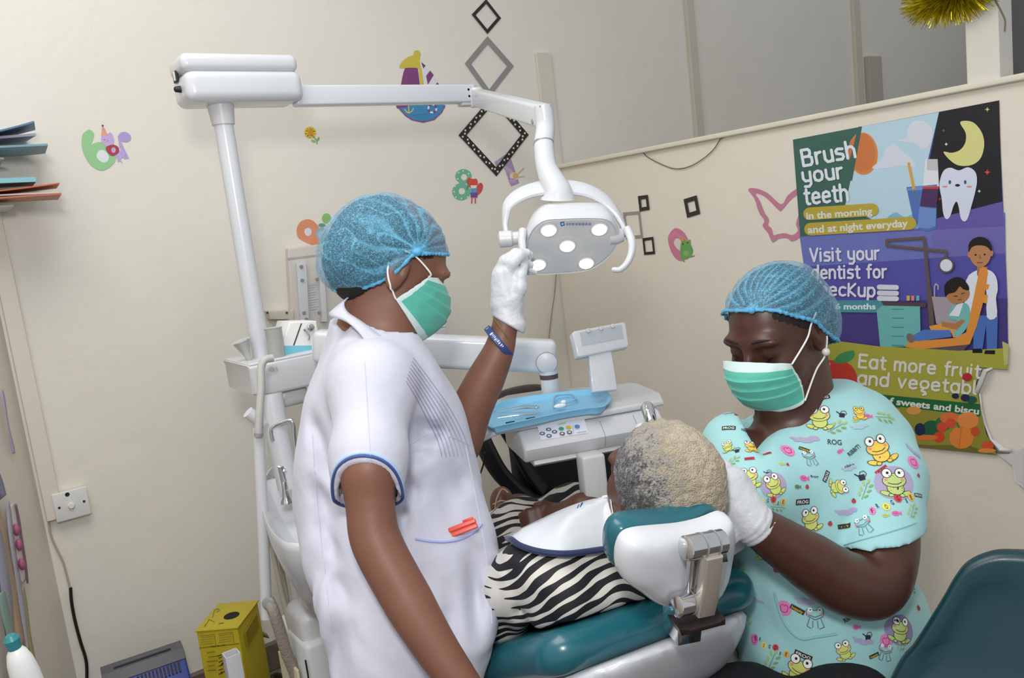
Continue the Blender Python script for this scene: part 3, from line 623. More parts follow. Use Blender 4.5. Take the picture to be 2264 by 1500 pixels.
# tinsel
b = MB(); c = onB(2104, -12, .02); R_ = random.Random(3)
for i in range(2600):
    v = Vector((R_.gauss(0, 1), R_.gauss(0, 1), R_.gauss(0, 1))).normalized()
    ln = R_.uniform(.035, .062); p0 = c+Vector((v.x*.01, v.y*.055, v.z*.01)); p1 = p0+Vector((v.x*ln, v.y*ln*1.15, v.z*ln)); s_ = v.cross(Vector((R_.random(), R_.random(), R_.random()))).normalized()*.0011
    b.raw([p0-s_, p0+s_, p1+s_*.6+Z*-.004, p1-s_*.6+Z*-.004], [(0, 1, 2, 3)])
tag(b.build('tinsel_garland', mat('cfc02a', .22, .75, var=.3, vscale=60), smooth=False), 'bushy gold tinsel hanging over the partition beside the post', 'tinsel', kind='stuff')
# tinsel carrier cord
tag(MB().tube([onB(2104, -12, .02), onB(2160, -90, .0), onB(2200, -160, -.02)], .002, 6, mat('9a8a30', .5)).build('tinsel_cord'), 'cord holding the gold tinsel up beside the post', 'cord')

# ------------------------------------------------------------------ folders at upper left
def folder(quad, th, col, name, label, bend=0):
    """quad: four (px,py,d) corners of the lower sheet, drawn as a thin curved folder"""
    p = [P(*q) for q in quad]; n = 10; vs = []; fs = []
    nr = (p[1]-p[0]).cross(p[3]-p[0]).normalized()
    if nr.z < 0: nr = -nr
    for i in range(n+1):
        t = i/n; a_ = p[0].lerp(p[1], t); b_ = p[3].lerp(p[2], t); z = Z*(bend*(t*t))
        vs += [a_+z, b_+z, b_+z+nr*th, a_+z+nr*th]
    for i in range(n):
        for k in range(4): fs.append((i*4+k, i*4+(k+1) % 4, i*4+4+(k+1) % 4, i*4+4+k))
    fs += [(0, 1, 2, 3), (n*4+3, n*4+2, n*4+1, n*4)]
    return tag(MB().raw(vs, fs).build(name, mat(col, .5, var=.06), angle=30), label, 'folder', 'paper folders on the wall rack')
folder([(-70, 305, 2.0), (78, 280, 2.0), (80, 296, 2.2), (-70, 320, 2.2)], .004, '5f86a6', 'paper_folder', 'blue folder on top of the stack poking out at left', .01)
folder([(-70, 312, 2.02), (80, 300, 2.02), (60, 312, 2.25), (-70, 332, 2.25)], .006, 'a7a4ba', 'paper_stack', 'lilac grey wad of papers between two blue folders')
folder([(-70, 330, 2.0), (106, 322, 2.0), (100, 340, 2.25), (-70, 356, 2.25)], .005, '7aa0ae', 'paper_folder', 'grey blue folder lowest in the upper stack')
folder([(-70, 408, 2.0), (80, 402, 2.0), (72, 412, 2.2), (-70, 420, 2.2)], .012, '8cc3d4', 'paper_folder', 'light blue folder on top of the orange ones')
folder([(-70, 430, 2.0), (133, 412, 2.0), (126, 422, 2.2), (-70, 438, 2.2)], .003, 'c96b48', 'paper_folder', 'orange red folder bending upward under the light blue one', .006)
folder([(-70, 437, 2.01), (130, 427, 2.01), (120, 434, 2.2), (-70, 444, 2.2)], .004, 'd6cfc8', 'paper_stack', 'white papers sandwiched between the two orange folders')
folder([(-70, 444, 2.0), (136, 430, 2.0), (128, 442, 2.2), (-70, 452, 2.2)], .004, 'b9735a', 'paper_folder', 'dull orange folder lowest of the lower stack')
# rack trays carrying them (mostly out of frame)
for z_, nm in ((P(-40, 350, 2.1).z-.012, 'upper'), (P(-40, 452, 2.1).z-.014, 'lower')):
    p = P(-70, 400, 2.12)
    tag(MB().box((p.x+.0, p.y+.0, z_), (.16, .24, .006), .002).box((p.x-.1, p.y, z_+.02), (.05, .24, .05), .002).build('wall_rack', mat('c8c6c0', .4)), 'pale %s rack tray holding folders at the left edge' % nm, 'rack')
# ------------------------------------------------------------------ dental equipment
WHITE = mat('d0d3d8', .28, coat=.3, var=.015); WHITE2 = mat('cccdd0', .35, var=.02); GREYW = mat('c9cacb', .35, var=.02)
CHROME = mat('d8d9db', .12, 1, var=.02); BLACK = mat('15151a', .5, var=.05); GREYP = mat('8f9193', .4, var=.03)
TEAL = mat('1d5f6b', .28, coat=.25, var=.05, bump=.03, bscale=300); HOSE = mat('b9b8b4', .5, var=.02)
A11 = math.radians(-11); Wv = Vector((math.cos(A11), math.sin(A11), 0)); Lv = Vector((-math.sin(A11), math.cos(A11), 0))
XV, YV = Vector((1, 0, 0)), Vector((0, 1, 0))
def onPl(px, py, O, n): r = ray(px, py); return CAM+r*((Vector(O)-CAM).dot(n)/r.dot(n))
def onY(px, py, y): return onPl(px, py, (0, y, 0), YV)

# ---- operating lamp on its post
po = P(490, 250, 1.93)
lamp = empty('dental_lamp', (po.x, po.y, FZ), 'white dental lamp with five lit LEDs on a tall post and jointed arm', 'dental lamp')
yb = po.y-.055
bl = onY(428, 225, yb); br = onY(668, 225, yb); tl = onY(415, 120, yb); hz0, hz1 = bl.z, tl.z+.005; L_ = br.x-bl.x+.02; cxb = (bl.x+br.x)/2-.005
mb = MB().tube([(po.x, po.y, FZ), (po.x, po.y, hz0-.035)], .0225, 28); mb.build('post', WHITE, lamp)
mb = MB().lathe([(0, .026), (.045, .031), (.046, .029)], (po.x, po.y, hz0-.045), (0, 0, 1), 28); mb.build('post_collar', WHITE2, lamp)
hh = hz1-hz0
mb = MB().box((cxb+.004, po.y, hz0+hh*.33), (L_, .125, hh*.66), .022, seg=5); hs = mb.build('transformer_housing', WHITE, lamp)
mb = MB().box((cxb, po.y, hz0+hh*.81), (L_-.003, .121, hh*.38), .016, seg=4); mb.build('housing_lid', WHITE, lamp)
lx = cxb+.004-L_/2
MB().box((lx-.001, po.y+.01, hz0+hh*.62), (.006, .03, .024), .001).build('power_switch', BLACK, hs)
MB().box((lx-.005, po.y+.004, hz0+hh*.62), (.006, .005, .02), .001).build('rocker', GREYW, hs)
MB().lathe([(0, .008), (.012, .006), (.014, .003)], (lx-.001, po.y-.01, hz0+hh*.33), (-1, 0, 0), 14).build('dimmer_knob', BLACK, hs)
ye = po.y-.01
a0 = onY(664, 206, ye); a1 = onY(1038, 215, ye); az = (a0.z+a1.z)/2
mb = MB().box(((a0.x+a1.x)/2-.01, ye, az), (a1.x-a0.x+.02, .036, .05), .006, seg=4); mb.build('long_arm', WHITE, lamp)
mb = MB().box((a1.x-.006, ye, az-.027), (.06, .028, .012), .004); mb.build('arm_end_cap', GREYW, lamp)
mb = MB().lathe([(0, .013), (.002, .017), (.036, .017), (.038, .013)], (a1.x+.006, ye, az-.012), (0, 0, 1), 24)
mb.box((a1.x-.012, ye, az+.004), (.03, .03, .03), .006).build('elbow_joint', WHITE, lamp)
for dz in (-.008, .01): MB().lathe([(0, .0035), (.0015, .0035)], (a1.x-.012, ye-.0165, az+dz), (0, -1, 0), 10).build('joint_screw', GREYP, lamp)
s0 = P(1052, 215, (Vector((a1.x+.014, ye, az))-CAM).dot(vd)); s1 = P(1200, 256, 1.68)
fr = frame(s1-s0, None, Z); ln = (s1-s0).length
mb = MB().box((s0+s1)/2+(s1-s0)*.0, (ln+.035, .034, .047), .007, rot=fr, seg=4); mb.build('spring_arm', WHITE, lamp)
MB().lathe([(0, .02), (.012, .024), (.04, .024), (.05, .02)], s0-Z*.026+(s1-s0)*.01, (0, 0, 1), 24).build('arm_knuckle', WHITE, lamp)
MB().lathe([(0, .0055), (.002, .0055)], s1-fr.col[1]*.017+(s1-s0)*.0-fr.col[2]*.012-(s1-s0).normalized()*.02, -fr.col[1], 12).build('arm_screw', GREYP, lamp)
# drop tube
dd = s1+(s1-s0).normalized()*.012
t1 = P(1202, 318, 1.66); t2 = P(1209, 372, 1.64); t3 = P(1232, 425, 1.63)
MB().tube([dd+Z*.022, dd-Z*.02, t1], [.019, .0195, .0205], 24, smooth=4).build('drop_tube', WHITE, lamp)
MB().box(dd+Z*.021, (.032, .024, .004), .001, rot=frame(s1-s0, None, Z)).build('tube_slot', mat('6d6f72', .5), lamp)
MB().tube([t1-(t2-t1)*.02, t1+(t2-t1)*.03], .0212, 24).build('tube_ring', GREYP, lamp)
MB().tube([t1+(t2-t1)*.03, t2, t3+Z*.004, t3-Z*.014], [.0205, .021, .028, .036], 24, smooth=5).build('neck', WHITE, lamp)
# yoke
C0 = P(1262, 545, 1.62)
av = (P(1372, 522, 1.62)-P(1148, 540, 1.62)).normalized(); T = -vd; up_ = (CU-av*CU.dot(av)).normalized(); T = av.cross(up_)
nf = (T*.62-up_*.78).normalized(); bv = (up_*.62+T*.78).normalized()
yp = [P(x, y, d) for x, y, d in ((1121, 520, 1.62), (1117, 490, 1.625), (1124, 455, 1.63), (1150, 432, 1.635), (1190, 418, 1.64), (1240, 414, 1.64), (1290, 420, 1.64), (1330, 438, 1.64), (1358, 465, 1.635), (1375, 495, 1.63), (1382, 522, 1.62))]
q = spline(yp, 6); vs = []; fs = []
for i, p in enumerate(q):
    t = (q[min(i+1, len(q)-1)]-q[max(i-1, 0)]).normalized(); o_ = t.cross(vd).normalized(); dp = o_.cross(t).normalized()
    u = i/(len(q)-1); wd_ = .012+.032*math.sin(math.pi*u)**.7; th = .0055+.002*math.sin(math.pi*u)
    dv = (dp*.75+Z*.1*(1)).normalized(); dv = -vd*.72-Z*.66; dv = (dv-t*dv.dot(t)).normalized(); nn = dv.cross(t).normalized()
    for k in range(12):
        an = 2*math.pi*k/12; c_, s_ = math.cos(an), math.sin(an); vs.append(p+dv*wd_*.5*(abs(c_)**.6*(1 if c_ > 0 else -1))+nn*th*(abs(s_)**.8*(1 if s_ > 0 else -1)))
for i in range(len(q)-1):
    for k in range(12): fs.append((i*12+k, i*12+(k+1) % 12, i*12+12+(k+1) % 12, i*12+12+k))
fs += [tuple(range(12))[::-1], tuple(range(len(q)*12-12, len(q)*12))]
MB().raw(vs, fs).build('yoke', WHITE, lamp)
pl = P(1126, 528, 1.62); pr = P(1376, 521, 1.62)
MB().lathe([(0, .010), (.003, .0165), (.026, .0165), (.03, .013), (.042, .013)], pl-av*.022, av, 28).build('pivot_hub', WHITE2, lamp)
MB().lathe([(0, .016), (.018, .016), (.028, .012)], pr-av*.026, av, 28).build('pivot_hub', WHITE2, lamp)
# head
outl = [(1207, 490), (1240, 487), (1300, 485), (1338, 488), (1356, 503), (1363, 525), (1358, 547), (1345, 565), (1322, 584), (1296, 596), (1260, 601), (1200, 604), (1176, 600), (1166, 588), (1164, 562), (1170, 532), (1184, 506)]
fp = [onPl(x, y, C0, nf) for x, y in outl]; fp = spline(fp, 3, True); cen = sum(fp, Vector())/len(fp)
ring = lambda k, off: [cen+(p-cen)*k+nf*off for p in fp]
n_ = len(fp)
def loft(rings, name, m, par, cap0=True, cap1=True, angle=None):
    vs = [p for r in rings for p in r]; n = len(rings[0]); fs = []
    for i in range(len(rings)-1):
        for k in range(n): fs.append((i*n+k, i*n+(k+1) % n, (i+1)*n+(k+1) % n, (i+1)*n+k))
    if cap0: fs.append(tuple(range(n))[::-1])
    if cap1: fs.append(tuple(range((len(rings)-1)*n, len(rings)*n)))
    b = bmesh.new(); bv_ = [b.verts.new(v) for v in vs]
    for f in fs:
        try: b.faces.new([bv_[j] for j in f])
        except ValueError: pass
    bmesh.ops.recalc_face_normals(b, faces=b.faces[:])
    return MB().bm(b, Matrix.Identity(4)).build(name, m, par, angle=angle)
hd = loft([ring(1.0, -.002), ring(1.05, .001), ring(1.08, -.006), ring(1.08, -.014), ring(1.04, -.034), ring(.97, -.05), ring(.8, -.062), ring(.5, -.068)], 'lamp_head', WHITE, lamp)
fpn = mat('d2d3d5', .45, var=.01)
fc = loft([ring(1.0, -.003), ring(1.0, .0), ring(.99, .001)], 'front_panel', fpn, hd)
LED = mat('fff6e6', .3, emit=7, var=0)
def onF(x, y, o=0): return onPl(x, y, C0+nf*o, nf)
for x, y in ((1213, 508), (1325, 506), (1254, 543), (1190, 584), (1296, 581)):
    c = onF(x, y)
    MB().lathe([(0, .0155), (.003, .0165), (.0035, .0145)], c, nf, 24).build('led_bezel', mat('d8d8d8', .3), hd)
    MB().lathe([(0, .0142), (.005, .0135), (.007, .009), (.0078, .003)], c, nf, 24).build('led_lens', LED, hd)
a = Flat(lambda x, y, o=0: onF(x, y, .0013+o), 0, .0002)
a.poly([(1238, 492), (1247, 490), (1249, 499), (1240, 501)], '2c6ea8').poly([(1241, 494), (1246, 493), (1246, 497), (1242, 498)], 'c8d4e0')
for i, (x0, x1) in enumerate(((1252, 1256), (1258, 1262), (1264, 1270), (1272, 1277), (1279, 1284), (1286, 1292), (1294, 1299), (1301, 1307))):
    a.poly([(x0, 493.5), (x1, 493), (x1, 498), (x0, 498.5)], '8d90b8')
a.build('maker_mark', None, None, parent=hd)
# side handles
def handle(pts, nm, w0=.011):
    q = spline([P(*p) for p in pts], 6); vs = []; fs = []
    for i, p in enumerate(q):
        t = (q[min(i+1, len(q)-1)]-q[max(i-1, 0)]).normalized(); dv = (av-t*av.dot(t)); dv = T-t*T.dot(t); dv.normalize(); nn = dv.cross(t).normalized()
        u = i/(len(q)-1); r1 = w0*(1-.3*u); r2 = .0085*(1-.35*u)
        for k in range(14): an = 2*math.pi*k/14; vs.append(p+dv*r1*math.cos(an)+nn*r2*math.sin(an))
    for i in range(len(q)-1):
        for k in range(14): fs.append((i*14+k, i*14+(k+1) % 14, i*14+14+(k+1) % 14, i*14+14+k))
    fs += [tuple(range(14))[::-1], tuple(range(len(q)*14-14, len(q)*14))]
    return MB().raw(vs, fs).build(nm, WHITE, lamp)
handle([(1386, 506, 1.60), (1396, 530, 1.59), (1397, 555, 1.585), (1388, 580, 1.585), (1372, 596, 1.59), (1357, 597, 1.6)], 'handle')
handle([(1156, 510, 1.60), (1154, 535, 1.59), (1157, 560, 1.585), (1162, 580, 1.585), (1170, 596, 1.59), (1182, 603, 1.6)], 'handle')

# ---- unit body on the post: console, cuspidor, suction
unit = empty('dental_unit', (po.x+.06, po.y, FZ), 'white dental unit body with console shelf, spittoon bowl and suction tubes', 'dental unit')
yc = po.y-.09
c0_ = onY(545, 806, yc); c1_ = onY(566, 876, yc); ctop = onY(600, 800, yc).z; cbot = onY(600, 874, yc).z
xr = c0_.x+.55
vs = [Vector((x, 0, z)) for x, z in ((c0_.x, ctop), (c0_.x+.004, ctop-.012), (c1_.x-.006, cbot+.01), (c1_.x+.012, cbot), (xr, cbot), (xr, ctop))]
MB().prism([v+YV*yc for v in vs], (0, .2, 0), .008, seg=3).build('console', WHITE2, unit)
MB().box(((c0_.x+xr)/2+.002, yc+.1, ctop+.001), (xr-c0_.x-.006, .196, .006), .002).build('console_shelf', WHITE, unit)
MB().box((c1_.x+.1, yc+.07, cbot-.02), (.08, .1, .05), .02).build('console_underside', GREYW, unit)
a = Flat(lambda x, y, o=0: onY(x, y, yc-.0006-o), 0, .0002)
a.poly(circ(600, 816, 6, 5), 'b9b9bb').line([(610, 812), (614, 820)], 2, 'b5b5b8'); a.build('console_print', None, None, parent=unit)
MB().tube([P(598, 872, 1.88), P(622, 1000, 1.88), P(640, 1080, 1.88)], .026, 24).build('column', WHITE, unit)
# drain hose and suction tube
MB().tube([P(x, y, d) for x, y, d in ((603, 792, 1.80), (586, 796, 1.79), (577, 815, 1.785), (577, 860, 1.78), (573, 920, 1.775), (571, 962, 1.775))], .0085, 14, smooth=6).build('suction_hose', HOSE, unit)
MB().tube([P(571, 945, 1.79), P(580, 1150, 1.80), P(590, 1368, 1.81)], .0125, 20).build('suction_pipe', WHITE2, unit)
MB().tube([P(548, 912, 1.78), P(582, 938, 1.80)], [.0135, .0135], 20).build('pipe_elbow', WHITE, unit)
MB().tube([P(572, 958, 1.774), P(571, 966, 1.774)], .0095, 14).build('hose_cuff', GREYP, unit)
MB().tube([P(594, 1330, 1.80), P(604, 1350, 1.79), P(617, 1390, 1.8), P(632, 1440, 1.82), P(655, 1500, 1.85), P(665, 1560, 1.87)], .013, 12, smooth=6).build('corrugated_hose', mat('9b9086', .6, bump=.8, bscale=160), unit)
MB().lathe([(0, .012), (.004, .014), (.006, .011)], P(594, 1334, 1.79), -vd, 16).build('hose_port', GREYP, unit)
MB().tube([P(598, 1190, 1.86), P(620, 1300, 1.86), P(650, 1420, 1.87), P(672, 1510, 1.88), P(682, 1560, 1.9)], .006, 10, smooth=6).build('water_pipe', mat('b4ac9c', .5), unit)
MB().tube([P(612, 1200, 1.88), P(634, 1320, 1.88), P(640, 1400, 1.9), P(660, 1500, 1.92), P(668, 1560, 1.94)], .005, 10, smooth=6).build('water_pipe', mat('a59c8a', .5), unit)
# spittoon bowl
zr = P(600, 1110, 1.84).z
rim = [(578, 1072), (577, 1100), (582, 1135), (594, 1168), (612, 1192), (640, 1206), (690, 1206), (760, 1190), (810, 1150), (820, 1105), (780, 1070), (730, 1052), (680, 1050), (625, 1058), (592, 1066)]
rp = spline([onZ(x, y, zr) for x, y in rim], 3, True); rc = sum(rp, Vector())/len(rp)
bowl = rc+(onZ(668, 1150, zr)-rc)*1.0
def rg(k, dz, c=None, sh=0): c = c or rc; return [c+(p-c)*k+(c-rc)*0+Z*dz for p in rp]
loft([rg(.06, -.075, bowl), rg(.35, -.07, bowl), rg(.6, -.045, bowl), rg(.8, -.016), rg(.93, -.004), rg(.97, .004), rg(1.0, .005), rg(1.02, .0), rg(1.02, -.012), rg(.97, -.05), rg(.82, -.10), rg(.62, -.15), rg(.52, -.19), rg(.3, -.195)], 'spittoon_bowl', WHITE, unit, angle=60)
bk = spline([onZ(x, y, zr) for x, y in ((584, 1072), (600, 1056), (630, 1044), (680, 1040), (730, 1042), (780, 1058))], 6)
vs = []; fs = []
for i, p in enumerate(bk):
    h = .006+.028*math.sin(math.pi*min(1, i/(len(bk)*.55))*.5); o_ = (p-rc); o_.z = 0; o_.normalize(); vs += [p-o_*.006, p+Z*h-o_*.004, p+Z*h+o_*.004, p+o_*.006]
for i in range(len(bk)-1):
    for k in range(4): fs.append((i*4+k, i*4+(k+1) % 4, i*4+4+(k+1) % 4, i*4+4+k))
MB().raw(vs, fs).build('splash_rim', WHITE2, unit)
cu0 = onZ(635, 1112, zr-.002)
MB().lathe([(0, .0145), (.004, .0135), (.012, .009), (.03, .0065), (.05, .006), (.052, .0045)], cu0, (0, 0, 1), 20).tube([cu0+Z*.05, cu0+Z*.085-XV*.002, P(628, 1040, (cu0-CAM).dot(vd)-.01)], .0062, 16).build('rinse_spout', CHROME, unit)
g = (cu0-CAM).dot(vd)+.03
MB().tube([P(x, y, g) for x, y in ((665, 1070), (655, 1010), (650, 965), (648, 938), (640, 930), (615, 939), (602, 948), (600, 958), (604, 975))], .0052, 14, smooth=4).build('cup_filler', CHROME, unit)
cb = rc+Z*-.19; 
MB().box((cb.x+.02, cb.y+.03, (cb.z+.02+FZ)/2+.12), (.15, .12, .28), .02).build('bowl_neck', WHITE2, unit)
xx = P(690, 1400, 1.86)
MB().box((xx.x+.04, xx.y+.02, (FZ+.62)/2), (.17, .2, .62-FZ), .012).build('cabinet', mat('d5d8da', .4), unit)
MB().box((xx.x-.049, xx.y-.078, (FZ+.6)/2), (.003, .004, .58-FZ), .0005).build('cabinet_gasket', BLACK, unit)
MB().box((xx.x-.055, xx.y+.03, (FZ+.55)/2), (.006, .12, .55-FZ), .002).build('cabinet_side', mat('cfc8a8', .5), unit)

# instrument arm and table
arm = empty('instrument_console', onZ(1300, 1050, .9), 'white delivery table with button panel on a horizontal swing arm', 'instrument table')
d0 = 1.93
A0 = P(700, 765, d0+.0); A1 = P(1205, 787, d0); fr = frame(A1-A0, None, Z); hgt = 72*d0/F
MB().box((A0+A1)/2+(A1-A0).normalized()*.01, ((A1-A0).length+.03, .06, hgt), .014, rot=fr, seg=4).build('swing_arm', WHITE, arm)
fy = -fr.col[1]
if fy.dot(CAM-A1) < 0: fy = -fy
MB().lathe([(0, .024), (.004, .024), (.006, .021)], P(1208, 798, d0)+fy*.03, fy, 28).build('arm_cap', WHITE2, arm)
MB().lathe([(0, .0255), (.0015, .0255)], P(1208, 798, d0)+fy*.0295, fy, 28).build('cap_ring', GREYP, arm)
lab = [P(1068, 760, d0), P(1134, 762, d0), P(1134, 808, d0), P(1066, 806, d0)]
ps = P(1213, 826, d0-.01)
MB().tube([ps+Z*.03, ps-Z*.16], .0215, 24).build('arm_post', WHITE, arm)
MB().tube([ps-Z*.001, ps-Z*.012], .0218, 24).build('arm_post_ring', mat('54453f', .5), arm)
# table
TZ = P(1240, 940, 1.66).z
tp = [(1040, 977), (1100, 949), (1180, 934), (1300, 914), (1433, 890), (1466, 884), (1460, 868), (1410, 847), (1395, 845), (1320, 854), (1200, 862), (1120, 874), (1050, 905), (1010, 940), (1012, 976)]
pts = [onZ(x, y, TZ) for x, y in tp]
MB().prism([p-Z*.014 for p in pts][::-1], Z*.014, .005).build('table_top', WHITE, arm)
E1 = (onZ(1433, 890, TZ)-onZ(1180, 934, TZ)); ev = E1.normalized(); ov = Vector((ev.y, -ev.x, 0))
if ov.dot(CAM-pts[0]) < 0: ov = -ov
o0 = onZ(1152, 948, TZ)-ov*.045-Z*.014; sl = (onZ(1462, 890, TZ)-onZ(1152, 948, TZ)).dot(ev)
prof = [(-.14, 0), (.0, 0), (.02, -.006), (.045, -.030), (.047, -.034), (.040, -.058), (.034, -.063), (-.14, -.07)]
MB().prism([o0+ov*a+Z*b for a, b in prof], ev*sl, .007).build('control_head', WHITE2, arm)
MB().prism([o0+ov*a+Z*b+ev*.02 for a, b in ((-.02, -.062), (.034, -.062), (.038, -.070), (.03, -.076), (-.02, -.076))], ev*(sl*.64), .004).build('head_lip', GREYW, arm)
for k in (.56, .8): MB().prism([o0+ov*a+Z*b+ev*(sl*k) for a, b in ((.0203, -.0056), (.0456, -.0298), (.0478, -.034), (.0406, -.0585), (.039, -.058), (.046, -.034), (.044, -.031), (.019, -.0075))], ev*.0012).build('panel_seam', GREYP, arm)
pn = ((ov*(.045-.02)+Z*(-.030+.006)).cross(ev)).normalized()
if pn.z < 0: pn = -pn
pO = o0+ov*.02-Z*.006
fP = lambda x, y, o=0: onPl(x, y, pO+pn*(.0008+o), pn)
a = Flat(fP, 0, .00025)
a.poly([(1188, 943), (1292, 925), (1300, 958), (1196, 974)], 'd7dbe6')
for x, y, c in ((1213, 950, '4a4c58'), (1199, 959, '4a4c58'), (1226, 955, '4a4c58'), (1214, 964, '4a4c58'), (1241, 948, '3a9a6c'), (1257, 945, 'd8b03c'), (1243, 959, '4a4c58'), (1259, 956, '4a4c58'), (1276, 943, '5a78b8')):
    a.poly(circ(x, y, 6, 3.8, n=16), c); a.poly(circ(x, y, 3.4, 2, n=12), 'c9ced6' if c == '4a4c58' else c)
a.line([(1266, 941), (1268, 958)], .8, '8a90a8').line([(1276, 957), (1296, 954)], 1.3, '9aa0b4').line([(1234, 938), (1250, 935)], 1, 'a0a4b0')
a.build('button_panel', None, None, parent=arm)
# support column
sc0 = P(1305, 1012, 1.70); 
MB().box(sc0-Z*.065, (.05, .05, .15), .006, rot=frame(ev, None, Z)).build('support_column', GREYW, arm)
MB().box(sc0-Z*.155+ev*.01, (.075, .06, .04), .012, rot=frame(ev, None, Z)).build('column_foot', GREYW, arm)
MB().tube([sc0-Z*.13+ev*.02, sc0-Z*.13+ev*.10, sc0-Z*.125+ev*.14], [.016, .017, .02], 18).build('side_pivot', WHITE, arm)
MB().tube([sc0-Z*.17, sc0-Z*.17+Lv*.1, sc0-Z*.3+Lv*.25], .028, 18, smooth=4).build('lower_arm', mat('a2a4a6', .3), arm)
for k in (0, 1): MB().tube([o0+ev*(sl*.72)+ov*(.03-k*.03)-Z*.09, o0+ev*(sl*.72)+ov*.02-Z*.2, o0+ev*(sl*(.78+.06*k))-Z*.28, o0+ev*(sl*.8)-Z*.2+Lv*.1], .006, 10, smooth=5).build('instrument_hose', mat('4b4c52' if k else 'a6a6a8', .45), arm)
# handpiece at the right end
hp = P(1437, 925, 1.60)
e = empty('handpiece', hp, 'chrome handpiece resting upright at the right end of the table', 'handpiece')
hx = (P(1430, 895, 1.60)-P(1442, 940, 1.56)).normalized()
MB().lathe([(0, .009), (.004, .0115), (.02, .012), (.044, .0135), (.05, .011), (.052, .006)], P(1441, 938, 1.57), hx, 24).build('body', CHROME, e)
MB().ell(P(1420, 948, 1.57), (.016, .014, .012)).build('hose_end', WHITE, e)
# film viewer
vw = empty('film_viewer', onZ(1335, 850, TZ), 'small white film viewer with grey screen standing at the table\'s far side', 'viewer')
vb = P(1330, 752, 1.80); vn = -ov*1.0; vfr = frame(ev, None, Z); fvn = (ov*.93+Z*.36).normalized()
f4 = lambda x, y, o=0: onPl(x, y, vb+fvn*o, fvn)
MB().prism([f4(x, y) for x, y in ((1265, 737), (1270, 732), (1378, 712), (1384, 715), (1391, 762), (1388, 768), (1284, 790), (1277, 789))], -fvn*.03, .004).build('housing', WHITE, vw)
MB().prism([f4(x, y, .0012) for x, y in ((1282, 736), (1374, 718), (1379, 748), (1287, 765))], -fvn*.002).build('screen', mat('b5bcc2', .3), vw)
for x, y in ((1300, 732), (1328, 727), (1354, 722)): MB().lathe([(0, .005), (.005, .005), (.006, .003)], f4(x, y, .001), fvn, 12).build('film_clip', WHITE2, vw)
c_ = f4(1332, 780, -.015); bt = onZ(1340, 860, TZ)
MB().prism([f4(x, y, -.008) for x, y in ((1302, 784), (1352, 774), (1366, 862), (1310, 868))], -fvn*.022, .003).build('stand', WHITE, vw)

# tray and instruments
tray = empty('instrument_tray', onZ(1200, 910, TZ), 'light blue plastic instrument tray on the white table', 'tray')
TB = mat('7fc0e4', .3, var=.03)
rimp = [(1062, 926), (1070, 912), (1100, 890), (1150, 878), (1240, 866), (1326, 857), (1338, 862), (1352, 878), (1336, 898), (1300, 902), (1240, 912), (1180, 925), (1100, 942), (1084, 944)]
R0 = [onZ(x, y, TZ+.016) for x, y in rimp]; R0 = spline(R0, 3, True); rcn = sum(R0, Vector())/len(R0)
rr_ = lambda k, z: [rcn+(p-rcn)*k+Z*(z-.016) for p in R0]
loft([rr_(.86, .003), rr_(.9, .005), rr_(.94, .014), rr_(.97, .016), rr_(1.0, .0155), rr_(1.0, .014), rr_(.965, .0125), rr_(.93, .001), rr_(.85, .0005)], 'tray_pan', TB, tray, angle=50)
for x, y in ((1128, 936), (1173, 927), (1265, 911)): MB().box(onZ(x, y, TZ+.005), (.02, .003, .007), .001, rot=frame(ev, None, Z)).build('tray_slot', mat('16303f', .6), tray)
zz = TZ+.009
def on_t(x, y, h=.0): return onZ(x, y, zz+h)
for i, (p, q_) in enumerate((((1089, 914), (1188, 903)), ((1092, 907), (1186, 898)))):
    a_, b_ = on_t(*p, .002), on_t(*q_, .010)
    if i == 0: e = empty('tweezers', a_, 'steel tweezers lying across the left half of the blue tray', 'tweezers')
    MB().tube([a_, a_.lerp(b_, .35)+Z*.001, a_.lerp(b_, .7)+Z*.004, b_], [.0008, .002, .004, .0025], 10, CHROME, smooth=5, sx=.5).build('tweezer_arm', CHROME, e)
MB().ell(on_t(1188, 901, .007), (.006, .004, .003)).build('tweezer_joint', CHROME, e)
tag(MB().tube([on_t(1100, 925, .002), on_t(1150, 918, .003), on_t(1200, 912, .002)], [.001, .002, .001], 10, CHROME, smooth=4).build('dental_probe', None), 'thin steel probe lying in front of the tweezers on the tray', 'dental probe')
tag(MB().ell(on_t(1238, 898, .004), (.014, .006, .005), frame(ev, None, Z)).ell(on_t(1246, 890, .004), (.008, .005, .005)).build('cotton_roll', mat('eef0f2', .9, bump=.6, bscale=200)), 'small white cotton roll in the middle of the blue tray', 'cotton')
tag(MB().tube([on_t(1222, 898, .003), on_t(1228, 876, .004), on_t(1262, 872, .004), on_t(1272, 884, .003), on_t(1240, 893, .003)], .0022, 10, mat('a8d4ea', .2, trans=.3), smooth=6).build('saliva_ejector', None), 'clear bent suction tip curled on the right part of the tray', 'suction tip')
MB2 = MB()
